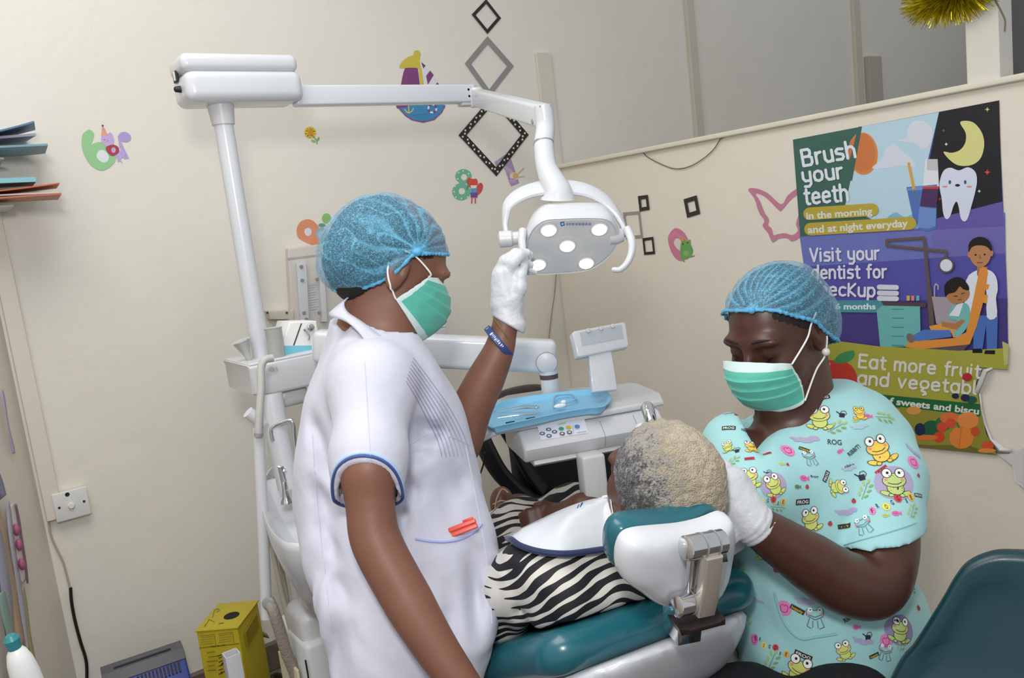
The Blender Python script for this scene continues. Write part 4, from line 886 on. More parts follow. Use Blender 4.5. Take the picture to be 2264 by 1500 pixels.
# box on the console, and small clutter
yb2 = po.y-.05
bx = lambda x, y, o=0: onY(x, y, yb2-o)
e = empty('glove_box', onY(655, 795, yb2), 'white carton with light blue lower band standing on the console', 'box')
MB().prism([bx(618, 772), (bx(624, 765)), bx(640, 712), bx(700, 710), bx(706, 745), bx(690, 792), bx(622, 793)], (0, .09, 0), .004).build('carton', mat('e8e8e6', .5), e)
MB().prism([bx(618, 765, .0008), bx(690, 764, .0008), bx(690, 788, .0008), bx(620, 790, .0008)], (0, .0915, 0), .001).build('blue_band', mat('77bfcf', .5), e)
MB().prism([bx(665, 716, .0008), bx(668, 715, .0008), bx(651, 764, .0008), bx(648, 764, .0008)], (0, .002, 0)).build('flap_edge', mat('4a4642', .6), e)
e = empty('x_ray_panel', onA(690, 640), 'grey metal wall panel with two white rails behind the nurse', 'wall panel')
pa = MB(); pa.prism([onA(x, y) for x, y in ((630, 551), (740, 535), (800, 530), (812, 735), (640, 742))], (0, -.03, 0), .004); pa.build('back_plate', mat('cfcac4', .4), e)
MB().prism([onA(x, y, .03) for x, y in ((634, 571), (800, 550), (800, 554), (634, 575))], (0, -.002, 0)).build('plate_seam', mat('b5b0aa', .4), e)
for x0, x1, x2, x3 in ((652, 673, 680, 661), (700, 712, 720, 708)):
    MB().prism([onA(x, y, .03) for x, y in ((x0, 583), (x1, 580), (x2, 712), (x3, 712))], (0, -.018, 0), .002).build('rail', WHITE, e)
for x, y in ((668, 620), (701, 618), (672, 692), (706, 692), (666, 590), (677, 706)): MB().lathe([(0, .006), (.006, .005)], onA(x, y, .048), (0, -1, 0), 12).build('rail_screw', GREYP, e)
a = Flat(lambda x, y, o=0: onA(x, y, .0305+o), 0, .0003)
a.poly([(677, 627), (700, 624), (706, 690), (682, 692)], 'c9c8c8')
for k in range(11): a.line([(680+k*.5, 633+k*5.4), (700-(k % 3)*4+k*.45, 630+k*5.4)], .9, '8a8a8e'); a.off -= a.step
a.build('instruction_label', None, None, parent=e)
MB().prism([onA(x, y) for x, y in ((583, 688), (640, 686), (641, 722), (628, 706), (590, 706))], (0, -.04, 0), .003).build('lower_bracket', mat('c9c3b6', .4), e)
for x, y in ((591, 692), (634, 692), (636, 716)): MB().lathe([(0, .004), (.003, .003)], onA(x, y, .041), (0, -1, 0), 10).build('bracket_screw', mat('3a302a', .5), e)
lv = onY(685, 724, yb2-.002)
e = empty('lever_mechanism', lv, 'small chromed lever and knob above the white carton', 'lever')
MB().lathe([(0, .009), (.008, .009), (.01, .006)], lv, (0, -1, 0), 18).build('knob', CHROME, e)
MB().tube([onY(672, 728, yb2-.006), onY(684, 742, yb2-.008), onY(682, 752, yb2-.008)], .003, 8).build('lever', CHROME, e)
tag(MB().lathe([(0, .006), (.02, .01), (.05, .021), (.052, .023), (.05, .018), (.02, .006)], onY(552, 797, po.y-.02), (-.25, 0, 1), 20).build('plastic_funnel', mat('cfd0cc', .2, trans=.3)), 'small translucent plastic funnel left of the lamp post', 'funnel')
tag(MB().lathe([(0, .017), (.04, .02), (.075, .021), (.078, .0225), (.076, .018), (.01, .014)], onY(604, 797, po.y-.06)+XV*.012, (0, 0, 1), 20).build('plastic_cup', mat('d8d8d4', .15, trans=.5)), 'clear disposable cup on the console right of the post', 'cup')
tag(MB().tube([onY(590, 800, yb2+.0), onY(603, 793, yb2+.0), onY(612, 787, yb2+.0)], [.003, .004, .005], 10, mat('a88a4a', .4)).tube([onY(610, 788, yb2), onY(615, 786, yb2)], .0055, 10, BLACK).build('small_brush', None), 'little brass coloured brush lying on the console edge', 'brush')

# ---- black office chair behind the table
oc = empty('office_chair', (P(1250, 1045, 2.55).x, P(1250, 1045, 2.55).y, FZ), 'black office chair with looped armrest behind the instrument table', 'chair')
OB = mat('101017', .5, var=.1); OBL = mat('2a1c1a', .35, var=.2)
q = [P(x, y, d) for x, y, d in ((1084, 905, 2.42), (1110, 884, 2.44), (1150, 872, 2.47), (1190, 868, 2.5), (1240, 880, 2.54))]
MB().tube(q, [.024, .034, .036, .036, .03], 14, smooth=5, sx=.7).build('backrest', OBL, oc)
MB().tube([P(x, y, d) for x, y, d in ((1062, 962, 2.4), (1078, 1000, 2.4), (1108, 1050, 2.42), (1160, 1098, 2.45), (1200, 1110, 2.5))], [.036, .038, .038, .036, .024], 14, smooth=5, sx=.6).build('armrest', OB, oc)
MB().tube([P(x, y, d) for x, y, d in ((1110, 940, 2.46), (1136, 980, 2.46), (1170, 1040, 2.48), (1200, 1080, 2.5))], [.029, .031, .036, .036], 14, smooth=5, sx=.6).build('armrest', OB, oc)
sb = P(1250, 1045, 2.55)
MB().box(sb+Z*.04, (.34, .10, .34), .05, rot=frame(ev, None, Z)).build('back_panel', OB, oc)
MB().box(Vector((sb.x, sb.y-.05, .5)), (.40, .30, .08), .03, rot=frame(ev, None, Z)).build('seat', OB, oc)
MB().tube([Vector((sb.x, sb.y-.05, .47)), Vector((sb.x, sb.y-.05, FZ+.08))], .025, 14).build('gas_lift', GREYP, oc)
for k in range(5):
    an = k*2*math.pi/5; p = Vector((sb.x, sb.y-.05, FZ+.08)); q_ = p+Vector((math.cos(an)*.24, math.sin(an)*.24, -.03))
    MB().tube([p, q_], [.022, .014], 10).ell(q_-Z*.025, (.022, .012, .025)).build('base_leg', OB, oc)
tag(MB().tube([P(1072, 1000, 1.98), P(1068, 1030, 2.0), P(1060, 1052, 2.02)], .002, 8, BLACK, smooth=4).build('thin_cable'), 'thin black cable hanging left of the office chair', 'cable')

# ------------------------------------------------------------------ dental chair
HL = P(1232, 1461, 1.2)
rec = math.radians(27); Bv = (Lv*math.cos(rec)-Z*math.sin(rec)); Nv = (Lv*math.sin(rec)+Z*math.cos(rec))
BO = HL+Wv*.19+Z*.012          # centre of the head end of the backrest
ch = empty('dental_chair', Vector((BO.x, BO.y, FZ))+Lv*.65, 'teal and white reclining dental chair the patient lies on', 'dental chair')
Wn, Bn, Nn, BOn = (np.array(v) for v in (Wv, Bv, Nv, BO))
def loc(p): q = p-BOn; return q@Wn, q@Bn, q@Nn
def wid(t): return np.interp(t, [-.05, 0, .05, .12, .25, .45, .75], [.13, .185, .205, .215, .24, .25, .24])
def f_cush(p):
    s, t, n = loc(p); w = wid(t); dx = (np.abs(s)-w); dt = np.maximum(-t-.0, t-.68)
    dx = dx+.03; dt = dt+.04; dn = np.abs(n+.005)-.0
    o = np.sqrt(np.maximum(dx, 0)**2+np.maximum(dt, 0)**2)+np.minimum(np.maximum(dx, dt), 0)
    return np.sqrt(np.maximum(o+.0, 0)**2+dn**2)-.034 + np.minimum(o, 0)*0
def f_shell(p):
    s, t, n = loc(p); w = wid(t); e1 = np.abs(s)/(w+.004); e2 = np.abs(t-.36)/.385; e3 = np.maximum(-n-.03, 0)/(.02+.12*np.clip(t/.3+.35, 0, 1))
    k = (e1**4+e2**4+e3**2.2)**(1/3); d = (k-1)*.09
    return smax(d, n+.038, .012)
lo, hi = bb([BO+Wv*a+Bv*b+Nv*c for a in (-.3, .3) for b in (-.06, .75) for c in (-.2, .06)], .02)
surf(f_cush, lo, hi, .009, 'backrest_cushion', TEAL, ch); surf(f_shell, lo, hi, .009, 'backrest_shell', WHITE, ch)
# seat and leg rest
S0_ = BO+Bv*.68
pts = [S0_-Nv*.02, S0_+Lv*.10-Z*.05, S0_+Lv*.35-Z*.04, S0_+Lv*.58-Z*.01]
def slab(off, th, w, name, m):
    r = []
    for i, p in enumerate(pts):
        ww = w*(1, 1, .95, .75)[i]; r.append([p+Wv*x+Z*(off+z) for x, z in ((-ww, 0), (-ww+.02, th/2), (ww-.02, th/2), (ww, 0), (ww-.02, -th/2), (-ww+.02, -th/2))])
    loft(r, name, m, ch)
slab(.0, .07, .25, 'seat_cushion', TEAL); slab(-.06, .07, .24, 'seat_shell', WHITE)
sc_ = S0_+Lv*.25
MB().tube([Vector((sc_.x, sc_.y, sc_.z-.1)), Vector((sc_.x, sc_.y, FZ+.05))], [.13, .15], 28).build('pedestal', WHITE2, ch)
MB().box(Vector((sc_.x, sc_.y, FZ+.03)), (.5, .75, .06), .02, rot=frame(Wv, None, Z)).build('base_plate', GREYW, ch)
# headrest
HN = (-Lv*.93-Z*.37).normalized(); HO = P(1490, 1230, 1.13)
hx = lambda x, y, o=0: onPl(x, y, HO+HN*o, HN)
so = [(1362, 1258), (1362, 1222), (1374, 1190), (1400, 1176), (1450, 1170), (1510, 1164), (1560, 1152), (1596, 1138), (1610, 1140), (1616, 1175), (1608, 1235), (1598, 1275), (1575, 1312), (1530, 1328), (1468, 1331), (1430, 1318), (1400, 1296), (1374, 1278)]
to = [(1376, 1266), (1376, 1226), (1389.1, 1195.5), (1414.6, 1182.8), (1460.5, 1177.5), (1511.5, 1172.2), (1556, 1160), (1590, 1146), (1612, 1156), (1620, 1185.0), (1614, 1240), (1602, 1285), (1580, 1316), (1530, 1332), (1475.8, 1334), (1439.2, 1322), (1411.2, 1302), (1387.4, 1284)]
def rings(src, spec, c=None):
    base = spline([hx(x, y) for x, y in src], 3, True); c = sum(base, Vector())/len(base)
    return [[c+(p-c)*k+HN*o for p in base] for k, o in spec]
loft(rings(so, [(.95, -.012), (.985, -.004), (.985, .006), (.955, .016), (.87, .024), (.7, .030), (.4, .033), (.1, .034)]), 'headrest_shell', WHITE, ch, angle=60)
loft(rings(to, [(.3, -.046), (.7, -.05), (.93, -.056), (1.0, -.05), (1.03, -.036), (1.0, -.022), (.96, -.018)]), 'headrest_cushion', TEAL, ch, angle=60)
bkO = HO+HN*.05
def ob(x, y, o=.05): return hx(x, y, o)
ca, cb_ = ob(1514, 1214), ob(1597, 1197)
cyl = lambda a, b, r: MB().lathe([(0, r*.8), (.002, r), ((b-a).length-.002, r), ((b-a).length, r*.8)], a, b-a, 28)
cyl(ca, cb_, .0165).build('hinge_barrel', CHROME, ch)
cyl(ca.lerp(cb_, .4), ca.lerp(cb_, .42), .0171).build('barrel_ring', GREYP, ch); cyl(ca.lerp(cb_, .74), ca.lerp(cb_, .76), .0171).build('barrel_ring', GREYP, ch)
MB().prism([ob(x, y, .028) for x, y in ((1506, 1200), (1578, 1180), (1590, 1188), (1600, 1232), (1510, 1240))], HN*.012, .002).build('bracket_plate', CHROME, ch)
c2, c3 = ob(1492, 1340, .05), ob(1572, 1320, .05)
cyl(c2, c3, .0165).build('hinge_barrel', CHROME, ch); cyl(c2.lerp(c3, .38), c2.lerp(c3, .41), .0171).build('barrel_ring', GREYP, ch)
MB().prism([ob(x, y, .055) for x, y in ((1546, 1222), (1584, 1214), (1576, 1300), (1566, 1345), (1530, 1352), (1540, 1290))], HN*.016, .003).build('hinge_bar', mat('cdc5b8', .25, .6), ch)
MB().prism([ob(x, y, .04) for x, y in ((1518, 1232), (1534, 1228), (1524, 1320), (1510, 1324))], HN*.01, .002).build('hinge_bar', CHROME, ch)
MB().prism([ob(x, y, .03) for x, y in ((1474, 1358), (1500, 1360), (1560, 1344), (1576, 1336), (1576, 1350), (1480, 1374))], HN*.03, .002).build('socket_plate', mat('3a3230', .3, .5), ch)
MB().prism([ob(x, y, .03) for x, y in ((1500, 1330), (1560, 1318), (1550, 1420), (1500, 1430))], -HN*.04, .002).build('sliding_bar', CHROME, ch)

# ---- stool at lower right
D0 = 1.28
st = empty('dentist_stool', Vector((P(1900, 1500, 1.45).x, P(1900, 1500, 1.45).y, FZ)), 'dark teal swivel stool with padded back at the lower right corner', 'stool')
bo = [(1962, 1520), (1990, 1460), (2020, 1425), (2080, 1330), (2110, 1278), (2140, 1242), (2190, 1220), (2240, 1216), (2300, 1225), (2370, 1280), (2400, 1400), (2380, 1560), (2300, 1640), (2100, 1640), (1960, 1580)]
SN = (CAM-P(2200, 1400, D0)); SN.z = .15; SN = (SN.normalized()*.5-CR*.75).normalized(); SO = P(2180, 1400, D0)
SN = (-vd*.8-CR*.45+Z*.1).normalized()
sq = spline([onPl(x, y, SO, SN) for x, y in bo], 4, True); c = sum(sq, Vector())/len(sq)
TEALD = mat('103a43', .36, coat=.05, var=.05, bump=.05, bscale=260)
loft([[c+(p-c)*k+SN*o for p in sq] for k, o in ((.3, -.05), (.7, -.05), (.9, -.042), (.98, -.028), (1.0, -.01), (.985, .004), (.95, .012), (.86, .014), (.6, .004), (.3, 0))], 'stool_back', TEALD, st, angle=70)
ss = P(1860, 1620, 1.42)
MB().lathe([(0, .17), (.02, .2), (.06, .205), (.085, .19), (.09, .12)], Vector((ss.x, ss.y, ss.z-.08)), (0, 0, 1), 40).build('stool_seat', TEALD, st)
MB().tube([Vector((ss.x, ss.y, ss.z-.08)), Vector((ss.x, ss.y, FZ+.1))], .027, 18).build('gas_lift', CHROME, st)
for k in range(5):
    an = k*2*math.pi/5+.3; p = Vector((ss.x, ss.y, FZ+.1)); q_ = p+Vector((math.cos(an)*.26, math.sin(an)*.26, -.045))
    MB().tube([p, q_], [.024, .015], 10).ell(q_-Z*.028, (.024, .012, .026)).build('base_leg', GREYP, st)

# ------------------------------------------------------------------ floor clutter
# yellow sharps box
def onFl(x, y): return onZ(x, y, FZ)
zt = FZ+.40
tc = [onZ(x, y, zt) for x, y in ((434, 1398), (525, 1390), (545, 1337), (468, 1337))]
u_ = (tc[1]-tc[0]); v_ = (tc[3]-tc[0]+tc[2]-tc[1])/2; uu = u_.normalized(); vv = Vector((-uu.y, uu.x, 0))
if vv.dot(v_) < 0: vv = -vv
wU = u_.length; wV = max(.14, abs(v_.dot(vv))); b0 = tc[0]
YEL = mat('b5a41f', .5, var=.05); YELD = mat('8f7f16', .6, var=.1)
e = empty('sharps_box', Vector((b0.x, b0.y, FZ))+uu*wU/2+vv*wV/2, 'yellow cardboard sharps disposal box on the floor by the wall', 'box')
rt = frame(uu, None, Z)
MB().box(Vector((b0.x, b0.y, (FZ+zt)/2))+uu*wU/2+vv*wV/2, (wU, wV, zt-FZ), .003, rot=rt).build('carton', YEL, e)
MB().box(Vector((b0.x, b0.y, zt+.002))+uu*wU/2+vv*wV/2, (wU+.006, wV+.006, .004), .001, rot=rt).build('lid_flap', YEL, e)
hc = onZ(512, 1362, zt+.0045)
MB().lathe([(0, .021), (.0008, .021)], hc, (0, 0, 1), 24).build('drop_hole', mat('120d05', .8), e)
fY = lambda x, y, o=0: onPl(x, y, b0-vv*(.0012+o), vv)
a = Flat(fY, 0, .0002)
a.line([(440, 1434), (528, 1424)], 1.2, '5e5410').line([(442, 1407), (474, 1404), (477, 1430)], 1, '7d7016').line([(482, 1403), (514, 1399), (517, 1423)], 1, '7d7016')
for k in range(4): a.line([(444, 1411+k*5), (472, 1408+k*5)], .8, '7d7016').line([(484, 1407+k*5), (512, 1403+k*5)], .8, '7d7016')
a.line([(466, 1431), (476, 1430)], 2, '4c430c').line([(480, 1429), (486, 1429)], 2, '4c430c').line([(490, 1428), (498, 1427)], 2, '4c430c')
for k in range(5): a.line([(458+(k % 2)*3, 1444+k*10), (474+(k % 3)*3, 1442+k*10)], 2.4, '84761a').line([(484, 1456+k*9), (492, 1453+k*9)], 2, '3d3608')
a.line([(480, 1452), (492, 1448)], 2, '2a2408').line([(490, 1470), (498, 1462)], 3, '2a2408').line([(488, 1488), (496, 1486)], 2, '2a2408')
a.build('box_print', None, None, parent=e)
fT = lambda x, y, o=0: onZ(x, y, zt+.0046+o)
a = Flat(fT, 0, .0002)
a.line([(470, 1366), (474, 1350), (482, 1346), (486, 1350), (478, 1354)], 1.4, '6f6418').line([(458, 1378), (462, 1370), (474, 1376)], 1.2, '6f6418').line([(484, 1379), (494, 1378)], 1.6, '6f6418').line([(452, 1386), (456, 1380)], 1.4, '6f6418').build('lid_print', None, None, parent=e)
MB().prism([Vector((b0.x, b0.y, zt-.03))+uu*(wU+.002)+vv*a_+Z*b_+uu*0 for a_, b_ in ((.03, 0), (.12, .01), (.12, -.03), (.03, -.04))], uu*.004).build('side_flap', YELD, e)
# paper sheet leaning from the sharps box
tag(MB().raw([P(540, 1378, 2.42), P(590, 1400, 2.38), P(596, 1412, 2.4), P(544, 1400, 2.44), P(568, 1402, 2.40)], [(0, 1, 2, 3)]).build('paper_sheet', mat('b9a99a', .7)), 'loose brown paper sheet sticking out beside the yellow box', 'paper').modifiers.new('s', 'SOLIDIFY').thickness = .001
# blue heater
hzt = FZ+.28
t4 = [onZ(x, y, hzt) for x, y in ((222, 1480), (400, 1420), (410, 1444), (226, 1506))]
hu = (t4[1]-t4[0]).normalized(); hv = Vector((hu.y, -hu.x, 0)); hw = (t4[1]-t4[0]).length
if hv.dot(t4[3]-t4[0]) < 0: hv = -hv
HBk = mat('5a5a60', .5, var=.05); HBl = mat('2b3a8a', .45, var=.08); h0 = t4[0]
e = empty('fan_heater', Vector((h0.x, h0.y, FZ))+hu*hw/2+hv*.08, 'blue and grey electric heater on the floor at the lower left', 'heater')
MB().prism([Vector((h0.x, h0.y, 0))+hv*a_+Z*b_ for a_, b_ in ((0, FZ+.02), (0, hzt), (.05, hzt), (.16, hzt-.1), (.18, FZ+.02))], hu*hw, .006).build('casing', HBl, e)
MB().prism([Vector((h0.x, h0.y, 0))+hv*a_+Z*b_ for a_, b_ in ((-.003, hzt-.03), (-.003, hzt+.004), (.052, hzt+.004), (.075, hzt-.018), (.07, hzt-.024), (.05, hzt-.004))], hu*hw, .002).build('top_cover', HBk, e)
MB().box(h0+hu*hw*.5+hv*.035+Z*.0055, (hw*.7, .008, .003), .001, rot=frame(hu, None, Z)).build('top_slot', BLACK, e)
sl_ = (hv*.11-Z*.1).normalized()
for k in range(12): MB().box(h0+hu*(hw*(.4+.045*k))+hv*.088-Z*.032, (.0045, .03, .004), .001, rot=frame(hu, None, hu.cross(sl_))).build('vent_slot', BLACK, e)
# white plastic pipe piece standing by the yellow box
wp = P(512, 1452, 2.05)
e = empty('cut_trunking', (wp.x, wp.y, FZ), 'short white open ended square duct standing before the yellow box', 'duct')
w2 = .017; wt = .002; zt2 = P(512, 1444, 2.05).z; r_ = frame(XV, None, Z)
for dx, dy, sx, sy in ((-w2, 0, wt, w2*2), (w2, 0, wt, w2*2), (0, -w2, w2*2, wt), (0, w2, w2*2, wt)):
    MB().box(Vector((wp.x+dx, wp.y+dy, (FZ+zt2)/2)), (sx+.001, sy+.001, zt2-FZ), .0004).build('duct_wall', WHITE, e)
# bag of clutter at the foot of the unit
tag(MB().tube([P(600, 1500, 2.3), P(612, 1494, 2.3), P(628, 1498, 2.28), P(640, 1512, 2.25)], .008, 10, BLACK, smooth=5).build('coiled_cable', None), 'black cable loop on the floor by the yellow box', 'cable')
tag(MB().box(onZ(636, 1498, FZ+.026), (.07, .05, .05), .012, rot=frame(Wv, None, Z)).build('small_bag', mat('6a655c', .6, var=.3, vscale=30)), 'small grey crumpled bag on the floor beside the unit', 'bag')
tag(MB().box(onZ(655, 1478, FZ+.016), (.05, .03, .03), .006).build('yellow_sachet', mat('b5a53a', .5)), 'yellow packet behind the small grey bag', 'packet')

# ------------------------------------------------------------------ hanging things on the left wall
e = empty('hanging_organiser', onL(10, 1250, .02), 'clear plastic organiser full of coloured papers hanging at the left edge', 'organiser')
def strip(pts, w, col, name, m=None, par=e, off=.02):
    q = spline([onL(x, y, off) for x, y in pts], 6); vs = []; fs = []; n = len(q)-1
    for i, p in enumerate(q):
        k = w*(.65+.35*math.sin(math.pi*i/n)); wv = lnrm*(.001*math.sin(i*.5)); vs += [p-ldir*k+wv, p+wv*.3, p+ldir*k-wv]
    for i in range(n): fs += [(3*i, 3*i+1, 3*i+4, 3*i+3), (3*i+1, 3*i+2, 3*i+5, 3*i+4)]
    o = MB().raw(vs, fs).build(name, m or mat(col, .4), par); o.modifiers.new('s', 'SOLIDIFY').thickness = .0022; return o
for pts, w, c, n_, of in (([(-40, 1000), (-8, 1060), (8, 1100)], .03, '77749c', 'violet_ribbon', .03),
    ([(-26, 1090), (2, 1180), (14, 1260), (30, 1350), (48, 1430)], .035, 'c4a27e', 'orange_card', .025),
    ([(-14, 1150), (4, 1230), (16, 1310), (24, 1400)], .03, '9c9cb0', 'lilac_card', .03),
    ([(18, 1110), (28, 1200), (42, 1290), (56, 1380), (64, 1440)], .014, 'a8a6b2', 'sleeve_edge', .02),
    ([(4, 1310), (12, 1350), (24, 1400), (32, 1440)], .022, '86a59c', 'green_card', .035),
    ([(50, 1300), (58, 1360), (68, 1430), (84, 1520)], .016, 'b0a860', 'lime_card', .015),
    ([(-50, 1180), (-30, 1320), (-12, 1440), (4, 1560)], .07, 'cfcac2', 'white_sheet', .035)):
    strip(pts, w, c, n_, off=of)
e = empty('wall_ribbon', onL(40, 1200, .01), 'white card strip with pink pattern on the left wall', 'strip')
strip([(26, 1115), (38, 1165), (46, 1215), (56, 1285)], .028, 'cdc3c0', 'card_strip', par=e, off=.012)
for x, y in ((36, 1172), (42, 1205), (48, 1248)): MB().ell(onL(x, y, .02), (.008, .012, .016)).build('pink_mark', mat('a8587e', .5), e)
strip([(36, 1115), (46, 1170), (54, 1220), (62, 1290)], .004, '7a5a68', 'strip_edge', par=e, off=.016)
e = empty('wall_streamer', onL(18, 930, .01), 'thin lilac streamer on the left wall', 'streamer')
strip([(5, 862), (12, 905), (22, 960), (32, 1003)], .008, 'aaa0b8', 'ribbon', par=e, off=.012)
bo_ = P(44, 1462, 1.1)
e = empty('spray_bottle', bo_, 'white bottle with teal cap at the lower left corner', 'bottle')
MB().lathe([(-.14, .019), (-.02, .018), (.0, .016), (.014, .012), (.02, .008)], bo_, (-.12, -.05, 1), 24).build('bottle_body', mat('e2e2e2', .35), e)
MB().lathe([(.018, .008), (.034, .010), (.04, .006)], bo_, (-.12, -.05, 1), 18).build('bottle_cap', mat('2f8088', .35), e)
# ------------------------------------------------------------------ people: helpers
def A(v): return np.array(tuple(v))
class HeadF:
    """local frame of a head: f forward, u up, s side"""
    def __init__(s, O, Fd, Ud, k=1.0):
        s.O = Vector(O); s.F = Vector(Fd).normalized(); U = Vector(Ud); s.U = (U-s.F*U.dot(s.F)).normalized(); s.S = s.F.cross(s.U); s.k = k
        if s.S.dot(vd) > 0: s.S = -s.S       # +s is the side seen by the camera
        s.M = np.array([A(s.F), A(s.U), A(s.S)])
    def w(s, f, u, sd=0): return s.O+(s.F*f+s.U*u+s.S*sd)*s.k
    def l(s, p): return ((p-A(s.O))@s.M.T)/s.k
    def px(s, x, y, sd=0):
        """(f, u) of a photograph pixel on the plane at side sd"""
        q = onPl(x, y, s.w(0, 0, sd), s.S)-s.O; return (q.dot(s.F)/s.k, q.dot(s.U)/s.k)
def E2(q, c, r): d = (q-np.array(c))/np.array(r); k = np.linalg.norm(d, axis=-1); return (k-1)*min(r)
def head_sdf(q, cheeks=0.0):
    qa = q.copy(); qa[..., 2] = np.abs(q[..., 2])
    d = E2(q, (-.012, .030, 0), (.095, .083, .074))
    d = smin(d, E2(q, (.03, -.03, 0), (.062, .088, .062+cheeks*.6)), .02)
    d = smin(d, E2(q, (.04, -.083, 0), (.046, .034, .045+cheeks)), .02)
    d = smin(d, E2(qa, (.055, -.04, .034), (.032, .034, .024+cheeks)), .015)
    d = smin(d, sd_caps(q, (.078, -.108, -.008), (.078, -.108, .008), .014, .014), .015)
    d = smin(d, E2(qa, (.078, .022, .028), (.016, .011, .028)), .012)          # brow
    d = smax(d, -(np.linalg.norm(qa-np.array((.105, .0, .034)), axis=-1)-.019), .012)   # socket
    d = smin(d, np.linalg.norm((qa-np.array((.0745, .000, .032)))/np.array((1, 1, 1.15)), axis=-1)-.0142, .004)   # lid
    d = smin(d, sd_caps(q, (.088, .014, 0), (.108, -.03, 0), .006, .011), .010)
    d = smin(d, sd_caps(qa, (.098, -.034, .0), (.094, -.036, .014), .009, .007), .006)
    d = smin(d, E2(q, (.093, -.058, 0), (.012, .007, .024)), .005); d = smin(d, E2(q, (.090, -.069, 0), (.012, .008, .021)), .004)
    # ear
    ear = E2(qa, (-.008, -.006, .076), (.019, .031, .010)); ear = smax(ear, -E2(qa, (-.004, .000, .086), (.011, .019, .009)), .004)
    ear = smin(ear, E2(qa, (.003, -.006, .078), (.005, .008, .006)), .004); ear = smin(ear, E2(qa, (-.006, -.03, .075), (.009, .010, .006)), .006)
    return smin(d, ear, .006)
def lips_none(q): return q
def skinmat(col, rough=.42):
    n = N('skin'); b = n.b; c = lin(col); co = n.add('ShaderNodeTexCoord')
    t = n.add('ShaderNodeTexNoise', i_Scale=14.0, i_Detail=5.0); n.L(co, 'Object', t, 'Vector')
    mx = n.add('ShaderNodeMix', data_type='RGBA'); n.L(t, 'Fac', mx, 0)
    mx.inputs[6].default_value = (c[0]*.8, c[1]*.78, c[2]*.78, 1); mx.inputs[7].default_value = (min(1, c[0]*1.2), c[1]*1.2, c[2]*1.2, 1); n.L(mx, 2, b, 'Base Color')
    t2 = n.add('ShaderNodeTexNoise', i_Scale=420.0, i_Detail=3.0); n.L(co, 'Object', t2, 'Vector')
    bp = n.add('ShaderNodeBump', i_Strength=.12, i_Distance=.001); n.L(t2, 'Fac', bp, 'Height'); n.L(bp, 0, b, 'Normal')
    b.inputs['Roughness'].default_value = rough; b.inputs['Subsurface Weight'].default_value = .08; b.inputs['Subsurface Radius'].default_value = (.012, .004, .002); b.inputs['Subsurface Scale'].default_value = .5
    return n.m
def clothmat(col, bump=.15, scale=500, big=.25, bigs=22, rough=.75):
    n = N('cloth'); b = n.b; c = lin(col); co = n.add('ShaderNodeTexCoord'); b.inputs['Base Color'].default_value = (*c, 1)
    t = n.add('ShaderNodeTexNoise', i_Scale=float(scale), i_Detail=2.0); n.L(co, 'Object', t, 'Vector')
    t2 = n.add('ShaderNodeTexNoise', i_Scale=float(bigs), i_Detail=3.0); n.L(co, 'Object', t2, 'Vector')
    b1 = n.add('ShaderNodeBump', i_Strength=bump, i_Distance=.0006); n.L(t, 'Fac', b1, 'Height')
    b2 = n.add('ShaderNodeBump', i_Strength=big, i_Distance=.006); n.L(t2, 'Fac', b2, 'Height'); n.L(b1, 0, b2, 'Normal'); n.L(b2, 0, b, 'Normal')
    b.inputs['Roughness'].default_value = rough; b.inputs['Sheen Weight'].default_value = .15; return n.m
GLOVE = clothmat('c9ccd1', .3, 900, .5, 60, .45)
def capmat():
    n = N('bouffant'); co = n.add('ShaderNodeTexCoord'); nt = n.t; b = n.b
    b.inputs['Base Color'].default_value = (*lin('62a8c8'), 1); b.inputs['Roughness'].default_value = .6; b.inputs['Sheen Weight'].default_value = .3
    mp = n.add('ShaderNodeMapping'); n.L(co, 'Object', mp, 'Vector')
    t = n.add('ShaderNodeTexNoise', i_Scale=290.0, i_Detail=2.0, i_Distortion=.5); n.L(mp, 0, t, 'Vector')
    m1 = n.add('ShaderNodeMath', operation='SUBTRACT'); n.L(t, 'Fac', m1, 0); m1.inputs[1].default_value = .5
    m2 = n.add('ShaderNodeMath', operation='ABSOLUTE'); n.L(m1, 0, m2, 0)
    r = n.add('ShaderNodeValToRGB'); r.color_ramp.elements[0].position = .0; r.color_ramp.elements[0].color = (.95, .95, .95, 1); r.color_ramp.elements[1].position = .05; r.color_ramp.elements[1].color = (.27, .27, .27, 1); n.L(m2, 0, r, 0)
    at = n.add('ShaderNodeAttribute', attribute_name='dense'); ad = n.add('ShaderNodeMath', operation='ADD', use_clamp=True); n.L(r, 0, ad, 0); n.L(at, 'Fac', ad, 1)
    n.L(ad, 0, b, 'Alpha'); bp = n.add('ShaderNodeBump', i_Strength=.5, i_Distance=.002); n.L(t, 'Fac', bp, 'Height'); n.L(bp, 0, b, 'Normal'); return n.m
CAPM = capmat(); HAIRD = mat('16110f', .7, bump=.6, bscale=220, var=.2); CAPHEM = clothmat('4ea3cf', .3, 400, .5, 80, .6)
MASKM = clothmat('58b8a4', .2, 700, .15, 40, .7); MASKW = clothmat('cfe3e2', .2, 700, .1, 40, .7); STRAP = mat('eceeee', .6)
